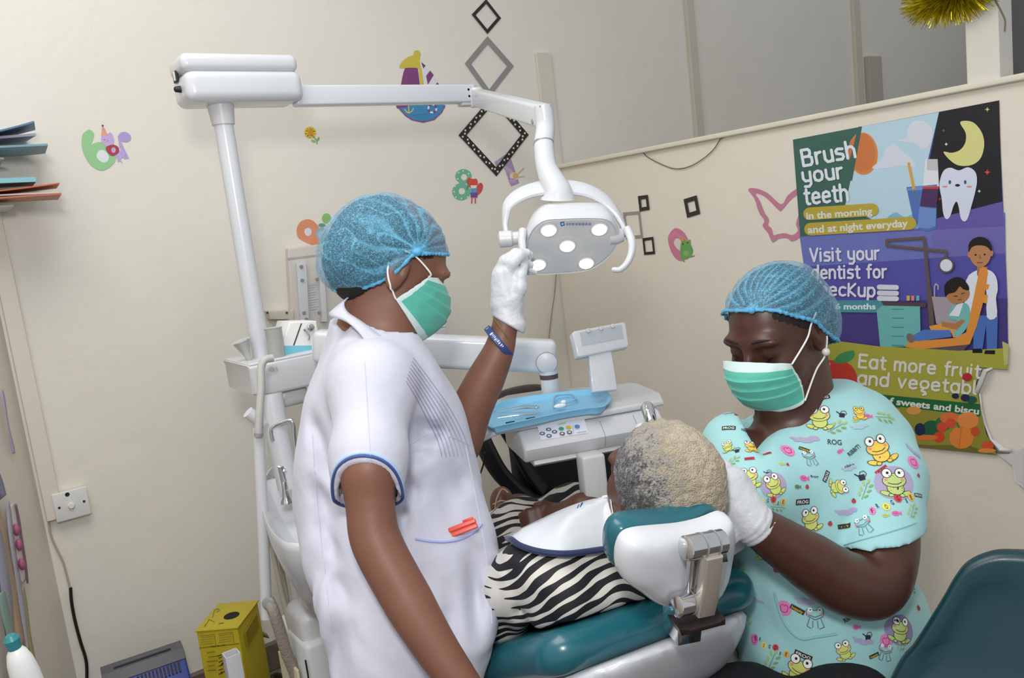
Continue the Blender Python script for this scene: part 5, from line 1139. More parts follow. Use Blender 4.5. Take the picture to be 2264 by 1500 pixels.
class SurfB:
    def __init__(s, objs):
        v = []; f = []
        for o in (objs if isinstance(objs, (list, tuple)) else [objs]):
            k = len(v); v += [x.co.copy() for x in o.data.vertices]; f += [tuple(k+i for i in p.vertices) for p in o.data.polygons]
        s.t = BVHTree.FromPolygons(v, f)
    def hit(s, px, py):
        r = ray(px, py).normalized(); h = s.t.ray_cast(CAM, r)
        if h[0] is None: return None
        n = h[1]; n = n if n.dot(r) < 0 else -n
        return h[0], n
    def near(s, p, ref):
        h = s.t.find_nearest(p)
        if h[0] is None: return p, ref
        n = h[1]; n = n if n.dot(ref) > 0 else -n
        return h[0], n
    def line(s, pts, off=.0012, k=6):
        out = []
        for q in spline([(a, b, 0) for a, b in pts], k):
            h = s.hit(q.x, q.y)
            if h: out.append(h[0]+h[1]*off)
        return out
def ring_on(fn, c, a, b, n=64, r1=.3, dz=None):
    """closed curve on the surface of fn around centre c in directions a,b; dz(phi) shifts the start point"""
    out = []
    for i in range(n):
        ph = 2*math.pi*i/n; d = a*math.cos(ph)+b*math.sin(ph); o = c+(dz(ph) if dz else Vector())
        lo, hi = 0.0, r1
        for _ in range(22):
            m = (lo+hi)/2
            if fn(A(o+d*m)[None])[0] < 0: lo = m
            else: hi = m
        out.append(o+d*(lo+.0008))
    return out
def closed_tube(pts, r, name, m, par, n=10, sx=1): return MB().tube(pts+[pts[0]], r, n, cap=False, sx=sx).build(name, m, par)
def make_mask(H, prof, side, par, sw=.062, pleats=True, nu=34, nv=40):
    """prof, side: (f,u) points from top hem to bottom hem on the middle plane and at the cheek"""
    pf = spline([(a, b, 0) for a, b in prof], 10); sf = spline([(a, b, 0) for a, b in side], 10)
    g = lambda c, t: c[0].lerp(c[0], 0) if False else c[min(len(c)-1, int(t*(len(c)-1)))].lerp(c[min(len(c)-1, int(t*(len(c)-1))+1)], t*(len(c)-1)-int(t*(len(c)-1)))
    vs = []; fs = []; mi = []
    for j in range(nv+1):
        v = j/nv; p = g(pf, v); q = g(sf, v)
        for i in range(-nu, nu+1):
            u = abs(i)/nu; e = 1-math.cos(u*math.pi/2)
            x = p.lerp(q, e**.85); s_ = sw*math.sin(u*math.pi/2)**.9
            off = 0
            if pleats:
                for c0 in (.30, .46, .62):
                    t = (v-c0)/.11
                    if 0 <= t < 1: off += .0032*(1-t)*(1-.5*u)
            off += .0012*mnoise.noise(Vector((x.x*60, x.y*60, s_*60*(1 if i > 0 else -1))))
            dirv = Vector((math.cos(u*1.2), 0, math.sin(u*1.2)*(1 if i > 0 else -1)))
            vs.append(H.w(x.x+dirv.x*off, x.y, s_*(1 if i > 0 else -1)+dirv.z*off))
    w = 2*nu+1
    for j in range(nv):
        for i in range(w-1):
            fs.append((j*w+i, j*w+i+1, (j+1)*w+i+1, (j+1)*w+i)); mi.append(1 if (j < nv*.13 or j > nv*.88 or i < 2 or i > w-4) else 0)
    mb = MB(); mb.v = vs; mb.f = fs; mb.mi = mi; mb.mats = [MASKM, MASKW]
    o = mb.build('face_mask', None, par); sol = o.modifiers.new('s', 'SOLIDIFY'); sol.thickness = .0012; sol.offset = 1
    return o, lambda v, sgn: H.w(g(sf, v).x, g(sf, v).y, sw*sgn)
def limb(p, pts, rs, k=5):
    q = spline(pts, k); n = len(pts)-1; R = [float(np.interp(i/k, range(n+1), rs)) for i in range(len(q))]; d = None
    for i in range(len(q)-1):
        e = sd_caps(p, A(q[i]), A(q[i+1]), R[i], R[i+1]); d = e if d is None else np.minimum(d, e)
    return d
def finger(d, p, pts, rs, k=.004):
    e = chain(p, [A(q) for q in pts], rs, .004); return e if d is None else smin(d, e, k)
def tubebody(rows, Fd, Sd, ex=2.3):
    """horizontal-slice body: rows (z, centre, half depth along Fd, half width along Sd)"""
    rows = sorted(rows, key=lambda r: r[0]); zs = np.array([r[0] for r in rows]); cx = np.array([r[1].x for r in rows]); cy = np.array([r[1].y for r in rows])
    aa = np.array([r[2] for r in rows]); bb_ = np.array([r[3] for r in rows]); Fn = A(Fd); Sn = A(Sd)
    zf = np.linspace(zs[0], zs[-1], 60)
    def sm(v):
        y = np.interp(zf, zs, v); k = np.ones(7)/7; return np.convolve(np.pad(y, 3, mode='edge'), k, 'valid')
    cxs, cys, as_, bs_ = sm(cx), sm(cy), sm(aa), sm(bb_)
    def f(p):
        z = p[..., 2]; X = p[..., 0]-np.interp(z, zf, cxs); Y = p[..., 1]-np.interp(z, zf, cys); a = np.interp(z, zf, as_); b = np.interp(z, zf, bs_)
        u = np.abs(X*Fn[0]+Y*Fn[1])/a; v = np.abs(X*Sn[0]+Y*Sn[1])/b
        d = ((u**ex+v**ex)**(1/ex)-1)*np.minimum(a, b); return np.maximum(d, np.maximum(z-zs[-1], zs[0]-z))
    return f
def hz(v): v = Vector(v); v.z = 0; return v.normalized()
CRh, VDh = hz(CR), hz(vd)
# ------------------------------------------------------------------ the nurse, standing
SK1 = skinmat('7b5342', .5)
nu = empty('person', Vector((P(900, 1400, 1.42).x, P(900, 1400, 1.42).y, FZ)), 'standing person in a white tunic and blue cap raising one gloved hand to the lamp', 'person')
t1, aw = math.radians(24), math.radians(24)
Fi = CR*math.cos(t1)-CU*math.sin(t1); Ui = CR*math.sin(t1)+CU*math.cos(t1)
H1 = HeadF(P(868, 586, 1.46), Fi*math.cos(aw)+vd*math.sin(aw), Ui, 1.03)
Ft = (CRh*math.cos(math.radians(18))+VDh*math.sin(math.radians(18))); St = Vector((Ft.y, -Ft.x, 0));
if St.dot(vd) > 0: St = -St
def row(y, xl, xr, d, b, Fd=Ft, Sd=St):
    c = P((xl+xr)/2, y, d); ext = (xr-xl)/2*d/F; sn = abs(Sd.dot(CRh)); cs = abs(Fd.dot(CRh)); a = math.sqrt(max(.004, ext**2-(b*sn)**2))/cs
    return (c.z, c, a, b)
rowsN = [row(700, 770, 860, 1.47, .065), row(722, 745, 885, 1.47, .105), row(770, 705, 935, 1.47, .14), row(830, 672, 968, 1.47, .15), row(900, 658, 1008, 1.475, .15), row(980, 652, 1036, 1.48, .148), row(1060, 655, 1052, 1.48, .145), row(1150, 662, 1076, 1.45, .138), row(1250, 678, 1096, 1.40, .13), row(1350, 700, 1108, 1.375, .125), row(1410, 714, 1108, 1.37, .125), row(1465, 724, 1070, 1.37, .125), row(1520, 738, 1058, 1.37, .125), row(1650, 765, 1060, 1.37, .125)]
tb = tubebody(rowsN, Ft, St)
sh, el = P(824, 850, 1.345), P(816, 1010, 1.27); cuffc = P(815, 1098, 1.25)
ax1 = (cuffc-sh).normalized()
def sleeveN(p, o=0):
    return smin(sd_caps(p, A(sh), A(el), .062+o, .058+o), sd_caps(p, A(el), A(cuffc+ax1*.08), .058+o, .050+o), .02)
far_sh = P(900, 850, 1.60); far_el = P(968, 965, 1.60)
def tunic0(p):
    d = tb(p); d = smin(d, sleeveN(p), .03); d = smin(d, sd_caps(p, A(far_sh), A(far_el), .06, .062), .03); return d
cpos = A(cuffc); c_ax = A(ax1); camd = A(-vd)
def hemlim(p):
    """signed distance along the sleeve past its hem"""
    q = p-cpos; t = q@c_ax; r = q-t[..., None]*c_ax; rn = np.linalg.norm(r, axis=-1)+1e-6; cs = (r@camd)/rn
    return t-(.006-.042*np.clip(cs, 0, 1)**1.2)
def nearsleeve(p):
    t = (p-A(sh))@c_ax; return np.where(np.linalg.norm((p-A(sh))-t[..., None]*c_ax, axis=-1) < .085, 1.0, 0)
def CT(x, y): return P(x, y, 1.34)
CRS = [(CT(905, 960), CT(950, 935), .016, .012), (CT(900, 985), CT(985, 955), .014, .014), (CT(890, 1010), CT(960, 1010), .012, .010), (CT(895, 1060), CT(925, 1120), .014, .010), (CT(700, 1000), CT(745, 1080), .016, .012), (CT(690, 1070), CT(740, 1180), .014, .012), (CT(700, 1150), CT(760, 1250), .014, .010), (CT(680, 930), CT(720, 1020), .014, .010),
       (CT(740, 1260), CT(800, 1330), .018, .010), (CT(770, 1320), CT(760, 1480), .02, .010), (CT(900, 1120), CT(880, 1200), .012, .008), (CT(1040, 1240), CT(1060, 1420), .016, .012), (CT(990, 1260), CT(1010, 1420), .02, .010), (CT(940, 1230), CT(960, 1330), .018, .008), (CT(1000, 1050), CT(1030, 1120), .014, .007), (CT(960, 1060), CT(1010, 1180), .018, .006)]
def tunicN(p):
    tbv = tb(p)
    fold = .013*vnoise(p*np.array((1, 1, .3)), 11, 1)+.004*vnoise(p*np.array((1, 1, .4)), 24, 2)
    rid = np.abs(vnoise(p@np.array([[.8, .2, .5], [-.3, 1, 0], [.5, 0, .35]]), 7, 5)); fold = fold+.012*np.clip(.25-rid, 0, 1)*2+.006*np.clip(.2-np.abs(vnoise(p@np.array([[.5, .1, .2], [-.3, 1, 0], [.5, 0, .25]]), 13, 25)), 0, 1)*3
    def crease(a_, b_, w, am):
        a_ = A(a_); b_ = A(b_); ba = b_-a_; pq = p-a_; pq = pq-(pq@camd)[..., None]*camd*.93; t = np.clip((pq@ba)/(ba@ba), 0, 1); dd_ = np.linalg.norm(pq-t[..., None]*ba, axis=-1); return am*np.exp(-(dd_/w)**2)*np.sin(np.pi*np.clip(t*.9+.1, 0, 1))
    for a_, b_, w, am in CRS: fold = fold+crease(a_, b_, w, am*2.0)
    sl = sleeveN(p); sl = sl-.003*vnoise(p*np.array((1, 1, .4)), 16, 3)
    cut = np.where((p@c_ax > (A(sh)@c_ax)+.05) & (sl < .03), hemlim(p), -1.0)
    sl = smax(sl, hemlim(p), .003)
    inner = np.maximum(sd_caps(p, A(sh+ax1*.08), A(cuffc+ax1*.1), .046, .045), -.3)
    sl = smax(sl, -inner, .003)
    body = smin(tbv+fold, sd_caps(p, A(far_sh), A(far_el), .056, .054), .03)
    # armpit crease between sleeve and body
    d = smin(body, sl, .012)
    d = smin(d, smax(sd_ell(p, A(sh+Z*.0), (.068, .068, .07)), sl*0-1, .01), .04)
    # neck opening
    nk = sd_caps(p, A(P(835, 735, 1.45)), A(P(890, 640, 1.45)), .052, .075)
    d = smax(d, -nk, .006)
    return d
lo, hi = bbp(640, 640, 1130, 1570, 1.17, 1.68); lo[2] = P(900, 1560, 1.42).z; hi[2] = P(800, 640, 1.45).z+.03
TUN = clothmat('c4c5d3', .12, 600, .9, 11, .75)
tun = surf(tunicN, lo, hi, .0062, 'tunic', TUN, nu)
BT = SurfB(tun)
# body: head, neck, arms as one skin
ear_p = None
arm1 = [P(815, 1040, 1.25), P(820, 1130, 1.243), P(835, 1205, 1.235), P(905, 1335, 1.218), P(965, 1435, 1.205), P(1028, 1525, 1.195), P(1054, 1562, 1.19)]
r1 = [.0405, .0375, .0385, .0375, .0325, .0275, .026]
arm2 = [P(950, 930, 1.6), P(1008, 995, 1.585), P(1042, 905, 1.572), P(1074, 838, 1.565), P(1101, 780, 1.56), P(1113, 738, 1.56), P(1120, 700, 1.56)]
r2 = [.043, .041, .0405, .037, .030, .0255, .025]
nk0, nk1 = P(838, 640, 1.46), P(812, 760, 1.47)
def bodyN(p):
    q = H1.l(p); d = head_sdf(q)*H1.k
    n = smin(sd_caps(p, A(nk0), A(nk1), .055, .062), sd_caps(p, A(P(880, 690, 1.455)), A(P(850, 780, 1.46)), .036, .05), .03)
    d = smin(d, n, .02); d = smin(d, sd_ell(p, A(P(822, 800, 1.47)), (.06, .10, .05)), .04)
    d = smin(d, limb(p, arm1, r1), .004); d = smin(d, limb(p, arm2, r2), .004)
    # join shoulders to the arms under the cloth
    d = smin(d, chain(p, [A(P(825, 810, 1.46)), A(sh), A(arm1[0])], [.05, .04, .04], .02), .02); d = smin(d, chain(p, [A(P(825, 810, 1.46)), A(far_sh), A(arm2[0])], [.05, .04, .044], .02), .02)
    return smin(d, sd_caps(p, A(P(830, 870, 1.48)), A(P(890, 1500, 1.50)), .06, .08), .03)
lo, hi = bbp(740, 430, 1150, 1590, 1.13, 1.66); hi[2] = P(860, 420, 1.46).z+.02
body = surf(bodyN, lo, hi, .0046, 'body', SK1, nu)
# cap
def hemu(f): return np.interp(f, [-.12, -.09, -.057, -.018, .003, .04, .081, .12], [-.085, -.085, -.075, -.028, .028, .045, .058, .06])
def capN(p):
    q = H1.l(p); d = E2(q, (-.018, .022, 0), (.106, .093, .087)); d = smin(d, E2(q, (-.078, -.022, 0), (.048, .058, .06)), .03)
    g = q-np.array((.012, .038, .085)); an = np.arctan2(g[..., 1], g[..., 0]); rr = np.linalg.norm(g, axis=-1)
    d = d+.0022*np.sin(an*15+3*vnoise(q, 25, 4))*np.clip(1.3-rr/.12, 0, 1)+.0018*vnoise(q, 60, 6)+.003*vnoise(q, 22, 7)
    return d
lo, hi = bb([H1.w(a, b, c) for a in (-.15, .12) for b in (-.12, .14) for c in (-.11, .11)], .005)
def dn(V):
    q = H1.l(V); g = q-np.array((.012, .038, .085)); an = np.arctan2(g[:, 1], g[:, 0]); rr = np.linalg.norm(g, axis=1)
    return np.clip(np.sin(an*15+3*vnoise(q, 25, 4)), 0, 1)**3*.5*np.clip(1.4-rr/.1, 0, 1)+np.clip(.022-rr, 0, 1)*40+np.clip(.006-(q[:, 1]-hemu(q[:, 0])), 0, .006)*120+np.clip(.1-np.abs(vnoise(q, 40, 9)), 0, .1)*4
surf(capN, lo, hi, .0034, 'bouffant_cap', CAPM, nu, cut=lambda c: H1.l(c)[:, 1] > hemu(H1.l(c)[:, 0]), attrs={'dense': dn})
def capline(H, fn, hem, fs_, sgn):
    out = []
    for f in fs_:
        u = float(hem(f)); lo_, hi_ = 0., .13
        for _ in range(20):
            m = (lo_+hi_)/2
            if fn(A(H.w(f, u, sgn*m))[None])[0] < 0: lo_ = m
            else: hi_ = m
        out.append((f, u, sgn*lo_))
    return out
def hemtube(H, fn, hem, f0, f1, name, par, r=.0028, n=46):
    L = []
    fsn = [f0+(f1-f0)*(.5-.5*math.cos(math.pi*i/n)) for i in range(n+1)]
    a_ = [q for q in capline(H, fn, hem, fsn, 1) if q[2] > .002]; b_ = [q for q in capline(H, fn, hem, fsn, -1) if q[2] < -.002]
    pts = [H.w(q[0], q[1], q[2]) for q in a_]+[H.w(q[0], q[1], q[2]) for q in b_[::-1]]
    fine = spline(pts, 4, True); rs = [r*(1+.35*math.sin(i*1.7)) for i in range(len(fine))]
    return MB().tube(fine+[fine[0]], rs+[rs[0]], 8, cap=False).build(name, CAPHEM, par)
hemtube(H1, capN, hemu, -.13, .1, 'cap_hem', nu)
MB().ell(H1.w(.008, .034, .082), (.009, .009, .007)).build('cap_gather', CAPHEM, nu)
def hairN(p):
    q = H1.l(p); d = E2(q, (-.020, .022, 0), (.100, .088, .080)); d = smin(d, E2(q, (-.072, -.025, 0), (.042, .048, .052)), .03); d = smin(d, E2(q, (-.05, -.06, 0), (.03, .028, .042)), .02)
    return d+.0016*vnoise(q, 120, 3)
surf(hairN, lo, hi, .005, 'hair', HAIRD, nu, cut=lambda c: H1.l(c)[:, 1] > np.interp(H1.l(c)[:, 0], [-.12, -.06, -.02, .0, .081], [-.12, -.11, -.03, .02, .053]))
BB = SurfB(body)
def snap(B, p, off): h = B.near(p, -vd); return h[0]+h[1]*off
# mask
pr = [H1.px(*q) for q in ((962, 612), (980, 634), (990, 662), (991, 690), (978, 716), (955, 738), (926, 756))]
sd = [H1.px(*q, .070) for q in ((948, 612), (934, 622), (912, 637), (892, 650), (874, 662))]
mk, mc = make_mask(H1, pr, sd, nu, .070)
def eartube(pts, name='ear_loop', par=nu, r=.0016, B=None):
    out = []
    for q in spline(pts, 6):
        h = (B or BB).t.find_nearest(q); n_ = h[1]; dd_ = (q-h[0]).dot(n_); out.append(q+n_*max(0, .0012-dd_) if abs(dd_) < .03 else q)
    return MB().tube(out, r, 8).build(name, STRAP, par)
eartube([mc(0.02, 1.02), H1.w(.045, .012, .077), H1.w(.012, .026, .079), H1.w(-.012, .028, .080)])
eartube([mc(.98, 1.02), H1.w(.0, -.042, .074), H1.w(-.02, -.018, .079), H1.w(-.028, -.0, .079)])
# eye and brow
for sg in (1, -1):
    MB().ell(H1.w(.0795, -.006, .034*sg), (.0095, .0095, .0105)).build('eye', mat('3a2a24', .15, coat=.5), nu)
    MB().tube([snap(BB, H1.w(*q), .0004) for q in ((.0905, .006, .018*sg), (.094, .0045, .030*sg), (.090, .002, .040*sg), (.0835, -.002, .0475*sg))], [.0006, .001, .001, .0005], 8, smooth=4).build('eyelashes', HAIRD, nu)
    MB().tube([snap(BB, H1.w(*q), .0006) for q in ((.0975, .022, .012*sg), (.097, .029, .026*sg), (.088, .029, .041*sg), (.075, .022, .052*sg))], [.0008, .0015, .0014, .0006], 8, smooth=4).build('eyebrow', HAIRD, nu)
# sleeve piping
rg_ = lambda rr: [(lambda c, s: cuffc+ax1*(.006-.042*max(0, c)**1.2)+(e1*s+e2*c)*rr)(math.cos(2*math.pi*i/64), math.sin(2*math.pi*i/64)) for i in range(64)]
e2 = (-vd-ax1*(-vd).dot(ax1)).normalized(); e1 = ax1.cross(e2)
def hemring(fn, off, r, name, m):
    out = []
    for i in range(72):
        ph = 2*math.pi*i/72; c, s = math.cos(ph), math.sin(ph); o = cuffc+ax1*((.006-.042*max(0, c)**1.2)-off); d = e1*s+e2*c; lo_, hi_ = .03, .09
        for _ in range(18):
            m_ = (lo_+hi_)/2
            if fn(A(o+d*m_)[None])[0] < 0: lo_ = m_
            else: hi_ = m_
        out.append(o+d*(lo_-.001))
    return closed_tube(out, r, name, m, nu)
slf = lambda p: sleeveN(p)-.003*vnoise(p*np.array((1, 1, .4)), 16, 3)
hemring(slf, .002, .0024, 'sleeve_trim', mat('3d4f86', .6)); hemring(slf, .0065, .0026, 'sleeve_trim', mat('a9c4ea', .6))
# pocket edge, tucks, collar
pl_ = BT.line([(918, 1192), (945, 1197), (985, 1199), (1020, 1192), (1046, 1178), (1064, 1160)], .0014)
if len(pl_) > 3: MB().tube(pl_, .0022, 8).build('pocket_trim', mat('a9b4e4', .6), nu)
for k in range(8):
    o_ = k*9.0
    pts = BT.line([(905-o_*.25+8, 792+o_*.8), (940-o_*.5+10, 840+o_*.6), (985-o_*.8+10, 905+o_*.35), (1018-o_*.95+8, 965+o_*.1), (1034-o_*1.0+6, 1010)], .0002)
    if len(pts) > 4: MB().tube(pts, .0009, 6).build('tuck_seam', mat('9c97b8', .7), nu)
pts = BT.line([(758, 770), (768, 800), (790, 850), (800, 900)], .0003)
for ln in ([(905, 985), (950, 960), (1000, 968), (1038, 985)], [(806, 800), (812, 900), (818, 1000), (821, 1040)], [(690, 960), (700, 1100), (716, 1250), (735, 1400)], [(1030, 990), (1052, 1100), (1078, 1250), (1088, 1380)]):
    pts = BT.line(ln, .0003)
    if len(pts) > 4: MB().tube(pts, .0009, 6).build('tunic_seam', mat('c4c4d4', .7), nu)
# collar
cn = [(778, 652, 1.42), (762, 668, 1.40), (768, 690, 1.385), (800, 712, 1.375), (845, 745, 1.375), (890, 778, 1.385), (925, 808, 1.40)]
co_ = [(728, 692, 1.41), (732, 700, 1.39), (765, 712, 1.37), (792, 735, 1.36), (826, 778, 1.36), (872, 805, 1.37), (924, 812, 1.395)]
def patch(a_, b_, name, m, par, k=6, th=.0022, lift=.004):
    A_ = spline([P(*q) for q in a_], k); B_ = spline([P(*q) for q in b_], k); vs = []; fs = []
    for p, q in zip(A_, B_):
        for j in range(5): t = j/4; vs.append(p.lerp(q, t)+(-vd)*lift*math.sin(math.pi*t))
    for i in range(len(A_)-1): fs += [(i*5+j, i*5+j+1, i*5+j+6, i*5+j+5) for j in range(4)]
    o = MB().raw(vs, fs).build(name, m, par); s_ = o.modifiers.new('s', 'SOLIDIFY'); s_.thickness = th; s_.offset = 0; return o
patch(cn, co_, 'collar', TUN, nu)
# red peg in the pocket
hp_ = BT.hit(1012, 1182)
if hp_:
    c, n_ = hp_; ex_ = (P(1047, 1166, 1.2)-P(980, 1192, 1.2)).normalized(); c = c+n_*.004
    e = empty('clip', c, 'red plastic clip tucked in the white tunic pocket', 'clip')
    r_ = frame(ex_, None, n_)
    MB().box(c+CU*.002, (.066, .009, .007), .002, rot=r_).box(c+CU*.011+ex_*.006, (.048, .008, .007), .002, rot=r_).build('jaw', mat('e05a4c', .4), e)
    MB().box(c+CU*.017+ex_*.016, (.018, .004, .004), .001, rot=r_).build('grip', mat('d8453c', .4), e)
# glove on the lamp handle
wr = P(1121, 712, 1.56)
def gloveN(p):
    d = chain(p, [A(P(1114, 742, 1.56)), A(P(1121, 705, 1.56)), A(P(1122, 680, 1.56))], [.0275, .0262, .0275], .01)
    palm = sd_ell(p, A(P(1122, 645, 1.558)), (.026, .026, .045), np.array(frame(CR, None, -CU*.99+CR*.1)))
    palm = smin(palm, chain(p, [A(P(1112, 668, 1.56)), A(P(1110, 612, 1.555))], [.024, .021], .01), .01); palm = smin(palm, chain(p, [A(P(1136, 668, 1.56)), A(P(1132, 612, 1.56))], [.020, .018], .01), .01)
    d = smin(d, palm, .012)
    d = finger(d, p, [P(1106, 600, 1.556), P(1116, 578, 1.55), P(1141, 561, 1.555), P(1162, 560, 1.572), P(1170, 564, 1.59)], [.0125, .0115, .0105, .009, .0078], .004)
    d = finger(d, p, [P(1128, 606, 1.552), P(1134, 582, 1.542), P(1152, 564, 1.548), P(1156, 580, 1.56), P(1166, 588, 1.585)], [.0118, .011, .0105, .0095, .008], .004)
    d = finger(d, p, [P(1120, 612, 1.575), P(1134, 590, 1.585), P(1158, 578, 1.59), P(1172, 586, 1.59)], [.012, .011, .0098, .008], .004)
    d = finger(d, p, [P(1128, 625, 1.585), P(1142, 606, 1.597), P(1160, 598, 1.6), P(1172, 600, 1.595)], [.011, .0098, .0088, .0075], .004)
    d = finger(d, p, [P(1138, 668, 1.55), P(1150, 638, 1.54), P(1152, 610, 1.545), P(1158, 590, 1.555)], [.014, .0125, .0108, .009], .005)
    q = p-A(wr); d = d+.0011*vnoise(p, 70, 2)+.0012*np.clip(.3-np.abs(vnoise(p@np.array([[1, .3, 0], [0, 1, .6], [.3, 0, 2.0]]), 42, 8)), 0, 1)
    cf = sd_caps(p, A(P(1122, 700, 1.56)), A(P(1127, 722, 1.558)), .0262, .031); d = smin(d, smax(cf, plane(p, A(P(1127, 722, 1.558)), A(-CU*.86-CR*.5)), .003), .006)
    return smax(d, plane(p, A(P(1127, 722, 1.558)), A(-CU*.86-CR*.5)), .003)
lo, hi = bbp(1080, 540, 1190, 760, 1.51, 1.62)
surf(gloveN, lo, hi, .0022, 'glove', GLOVE, nu)
# wristband and bangle
def band(c, ax, r, tw, th, name, m, n=40, el=.92):
    ax = ax.normalized(); a_ = (-vd-ax*(-vd).dot(ax)).normalized(); b_ = ax.cross(a_); vs = []; fs = []
    for i in range(n):
        an = 2*math.pi*i/n; d = a_*math.cos(an)*el+b_*math.sin(an)
        for dx, dr in ((-tw/2, 0), (-tw/2+.001, th), (tw/2-.001, th), (tw/2, 0)): vs.append(c+ax*dx+d*(r+dr))
    for i in range(n):
        for k in range(3): fs.append((i*4+k, i*4+k+1, ((i+1) % n)*4+k+1, ((i+1) % n)*4+k))
    return MB().raw(vs, fs).build(name, m, nu), a_, b_
axb = (P(1092, 788, 1.55)-P(1114, 738, 1.55)).normalized()
bx_ = (axb*.80+CR*-.55).normalized()
bc = P(1103, 757, 1.56); bo__, a_, b_ = band(bc, bx_, .0352, .0135, .0022, 'wristband', mat('2f4480', .5), el=.96)
bx2 = bx_; mbw = MB(); tv = []; fs2 = []
def bandpt(x, y):
    an = math.radians(-70)+x*math.radians(130); d = a_*math.cos(-an)*.96+b_*math.sin(-an); return bc+bx2*(.0036-y*.0075)+d*.0378
for x0, w, y0, y1 in ((.02, .012, .1, .9), (.05, .012, .1, .9), (.26, .04, 0, .9), (.32, .02, .3, .8), (.36, .012, .1, .9), (.39, .02, .3, .9), (.43, .025, 0, .7), (.47, .012, .2, .8), (.50, .03, .3, .9), (.55, .03, .2, .8), (.61, .03, .2, .9), (.66, .02, .4, .9)):
    k = len(tv); tv += [bandpt(x0, y0), bandpt(x0+w, y0), bandpt(x0+w, y1), bandpt(x0, y1)]; fs2.append((k, k+1, k+2, k+3))
bx2_ = 0
mbw.raw(tv, fs2, mat('d8dce8', .5)); mbw.build('band_print', None, bo__)
band(P(1112, 732, 1.56), (axb*.72-CR*.62).normalized(), .0318, .0022, .0016, 'bangle', mat('7c7c3c', .4), el=.95)
# trousers below the tunic
MB().tube([P(880, 1560, 1.40), Vector((P(880, 1560, 1.40).x, P(880, 1560, 1.40).y, FZ+.08))], [.14, .09], 24).build('trousers', clothmat('c8c9d2'), nu)
for k in (-1, 1): MB().box(Vector((nu.location.x, nu.location.y, FZ+.045))+St*.08*k+Ft*.03, (.25, .09, .08), .03, rot=frame(Ft, None, Z)).build('shoe', mat('d8d8d8', .5), nu)
# near hand, only its glove edge reaches the frame
def gl2(p):
    w0 = P(1046, 1556, 1.19); d = chain(p, [A(P(1034, 1538, 1.192)), A(w0), A(P(1080, 1600, 1.18))], [.0285, .028, .03], .01)
    kn = P(1084, 1600, 1.18)
    for i, (dx, dy, ln) in enumerate(((-30, 66, 0), (-8, 76, 0), (14, 74, 0), (34, 60, 0))): d = finger(d, p, [P(1074+i*8, 1600, 1.18), P(1084+dx*.6+6, 1600+dy*.5, 1.17), P(1086+dx, 1600+dy, 1.175)], [.012, .010, .0085], .005)
    d = finger(d, p, [P(1062, 1570, 1.17), P(1090, 1545, 1.165), P(1100, 1560, 1.165)], [.013, .011, .009], .006)
    return smax(d, -plane(p, A(P(1044, 1548, 1.19)), A((P(1060, 1575, 1.19)-P(1044, 1548, 1.19)))), .003)
lo, hi = bbp(1010, 1490, 1140, 1700, 1.15, 1.21)
surf(gl2, lo, hi, .003, 'glove', GLOVE, nu)
# ------------------------------------------------------------------ the dentist, seated
SK2 = skinmat('4b2d23', .40)
de = empty('person', Vector((P(1860, 1500, 1.5).x, P(1860, 1500, 1.5).y, FZ)), 'seated person in pale teal frog print scrubs and blue cap bending over the patient', 'person')
ya, pa_ = math.radians(53), math.radians(29)
T_ = -vd
def cv(r, u, t): return CR*r+CU*u+T_*t
H2 = HeadF(P(1717, 732, 1.50), cv(-math.sin(ya)*math.cos(pa_), -math.sin(pa_), math.cos(ya)*math.cos(pa_)), cv(-math.sin(ya)*math.sin(pa_)*1.0+.03, math.cos(pa_), math.cos(ya)*math.sin(pa_)), 1.02)
# torso
cR, vD = CRh, VDh
Fd2 = (cR*-.5-vD*.86).normalized(); Sd2 = Vector((Fd2.y, -Fd2.x, 0))
def row2(y, xl, xr, d, a):
    c = P((xl+xr)/2, y, d); return (c.z, c, a, (xr-xl)/2*d/F)
rowsD = [row2(862, 1765, 1860, 1.53, .055), row2(900, 1690, 1915, 1.53, .085), row2(950, 1610, 1965, 1.53, .11), row2(1000, 1580, 1985, 1.53, .13), row2(1100, 1575, 1965, 1.53, .145), row2(1200, 1590, 1962, 1.53, .15), row2(1300, 1608, 2008, 1.53, .16), row2(1370, 1618, 2050, 1.53, .17), row2(1450, 1640, 2010, 1.53, .17), row2(1540, 1655, 1990, 1.53, .165), row2(1640, 1660, 1990, 1.53, .16)]
tb2 = tubebody(rowsD, vD, cR, 2.4)
sh2, me2, cf2 = P(1938, 985, 1.50), P(1952, 1060, 1.46), P(1948, 1190, 1.40)
sx2 = (cf2-sh2).normalized(); cn2 = (P(1870, 1208, 1.38)-P(2028, 1158, 1.42)).normalized().cross(vd).normalized()
if cn2.dot(-CU) < 0: cn2 = -cn2
def slv2(p): return smin(sd_caps(p, A(sh2), A(me2), .067, .071), sd_caps(p, A(me2), A(cf2+sx2*.05), .071, .066), .02)
far2 = P(1625, 985, 1.50)
hemp = A(P(1945, 1186, 1.40))
def vneck(p):
    """wedge of the neckline"""
    q0 = A(P(1682, 1014, 1.40)); L1 = A(P(1648, 895, 1.42)); R1 = A(P(1862, 838, 1.46))
    n1 = np.cross(L1-q0, A(vd)); n1 /= np.linalg.norm(n1); n2 = np.cross(A(vd), R1-q0); n2 /= np.linalg.norm(n2)
    if ((R1-q0)@n1) > 0: n1 = -n1
    if ((L1-q0)@n2) > 0: n2 = -n2
    return np.maximum((p-q0)@n1, (p-q0)@n2)
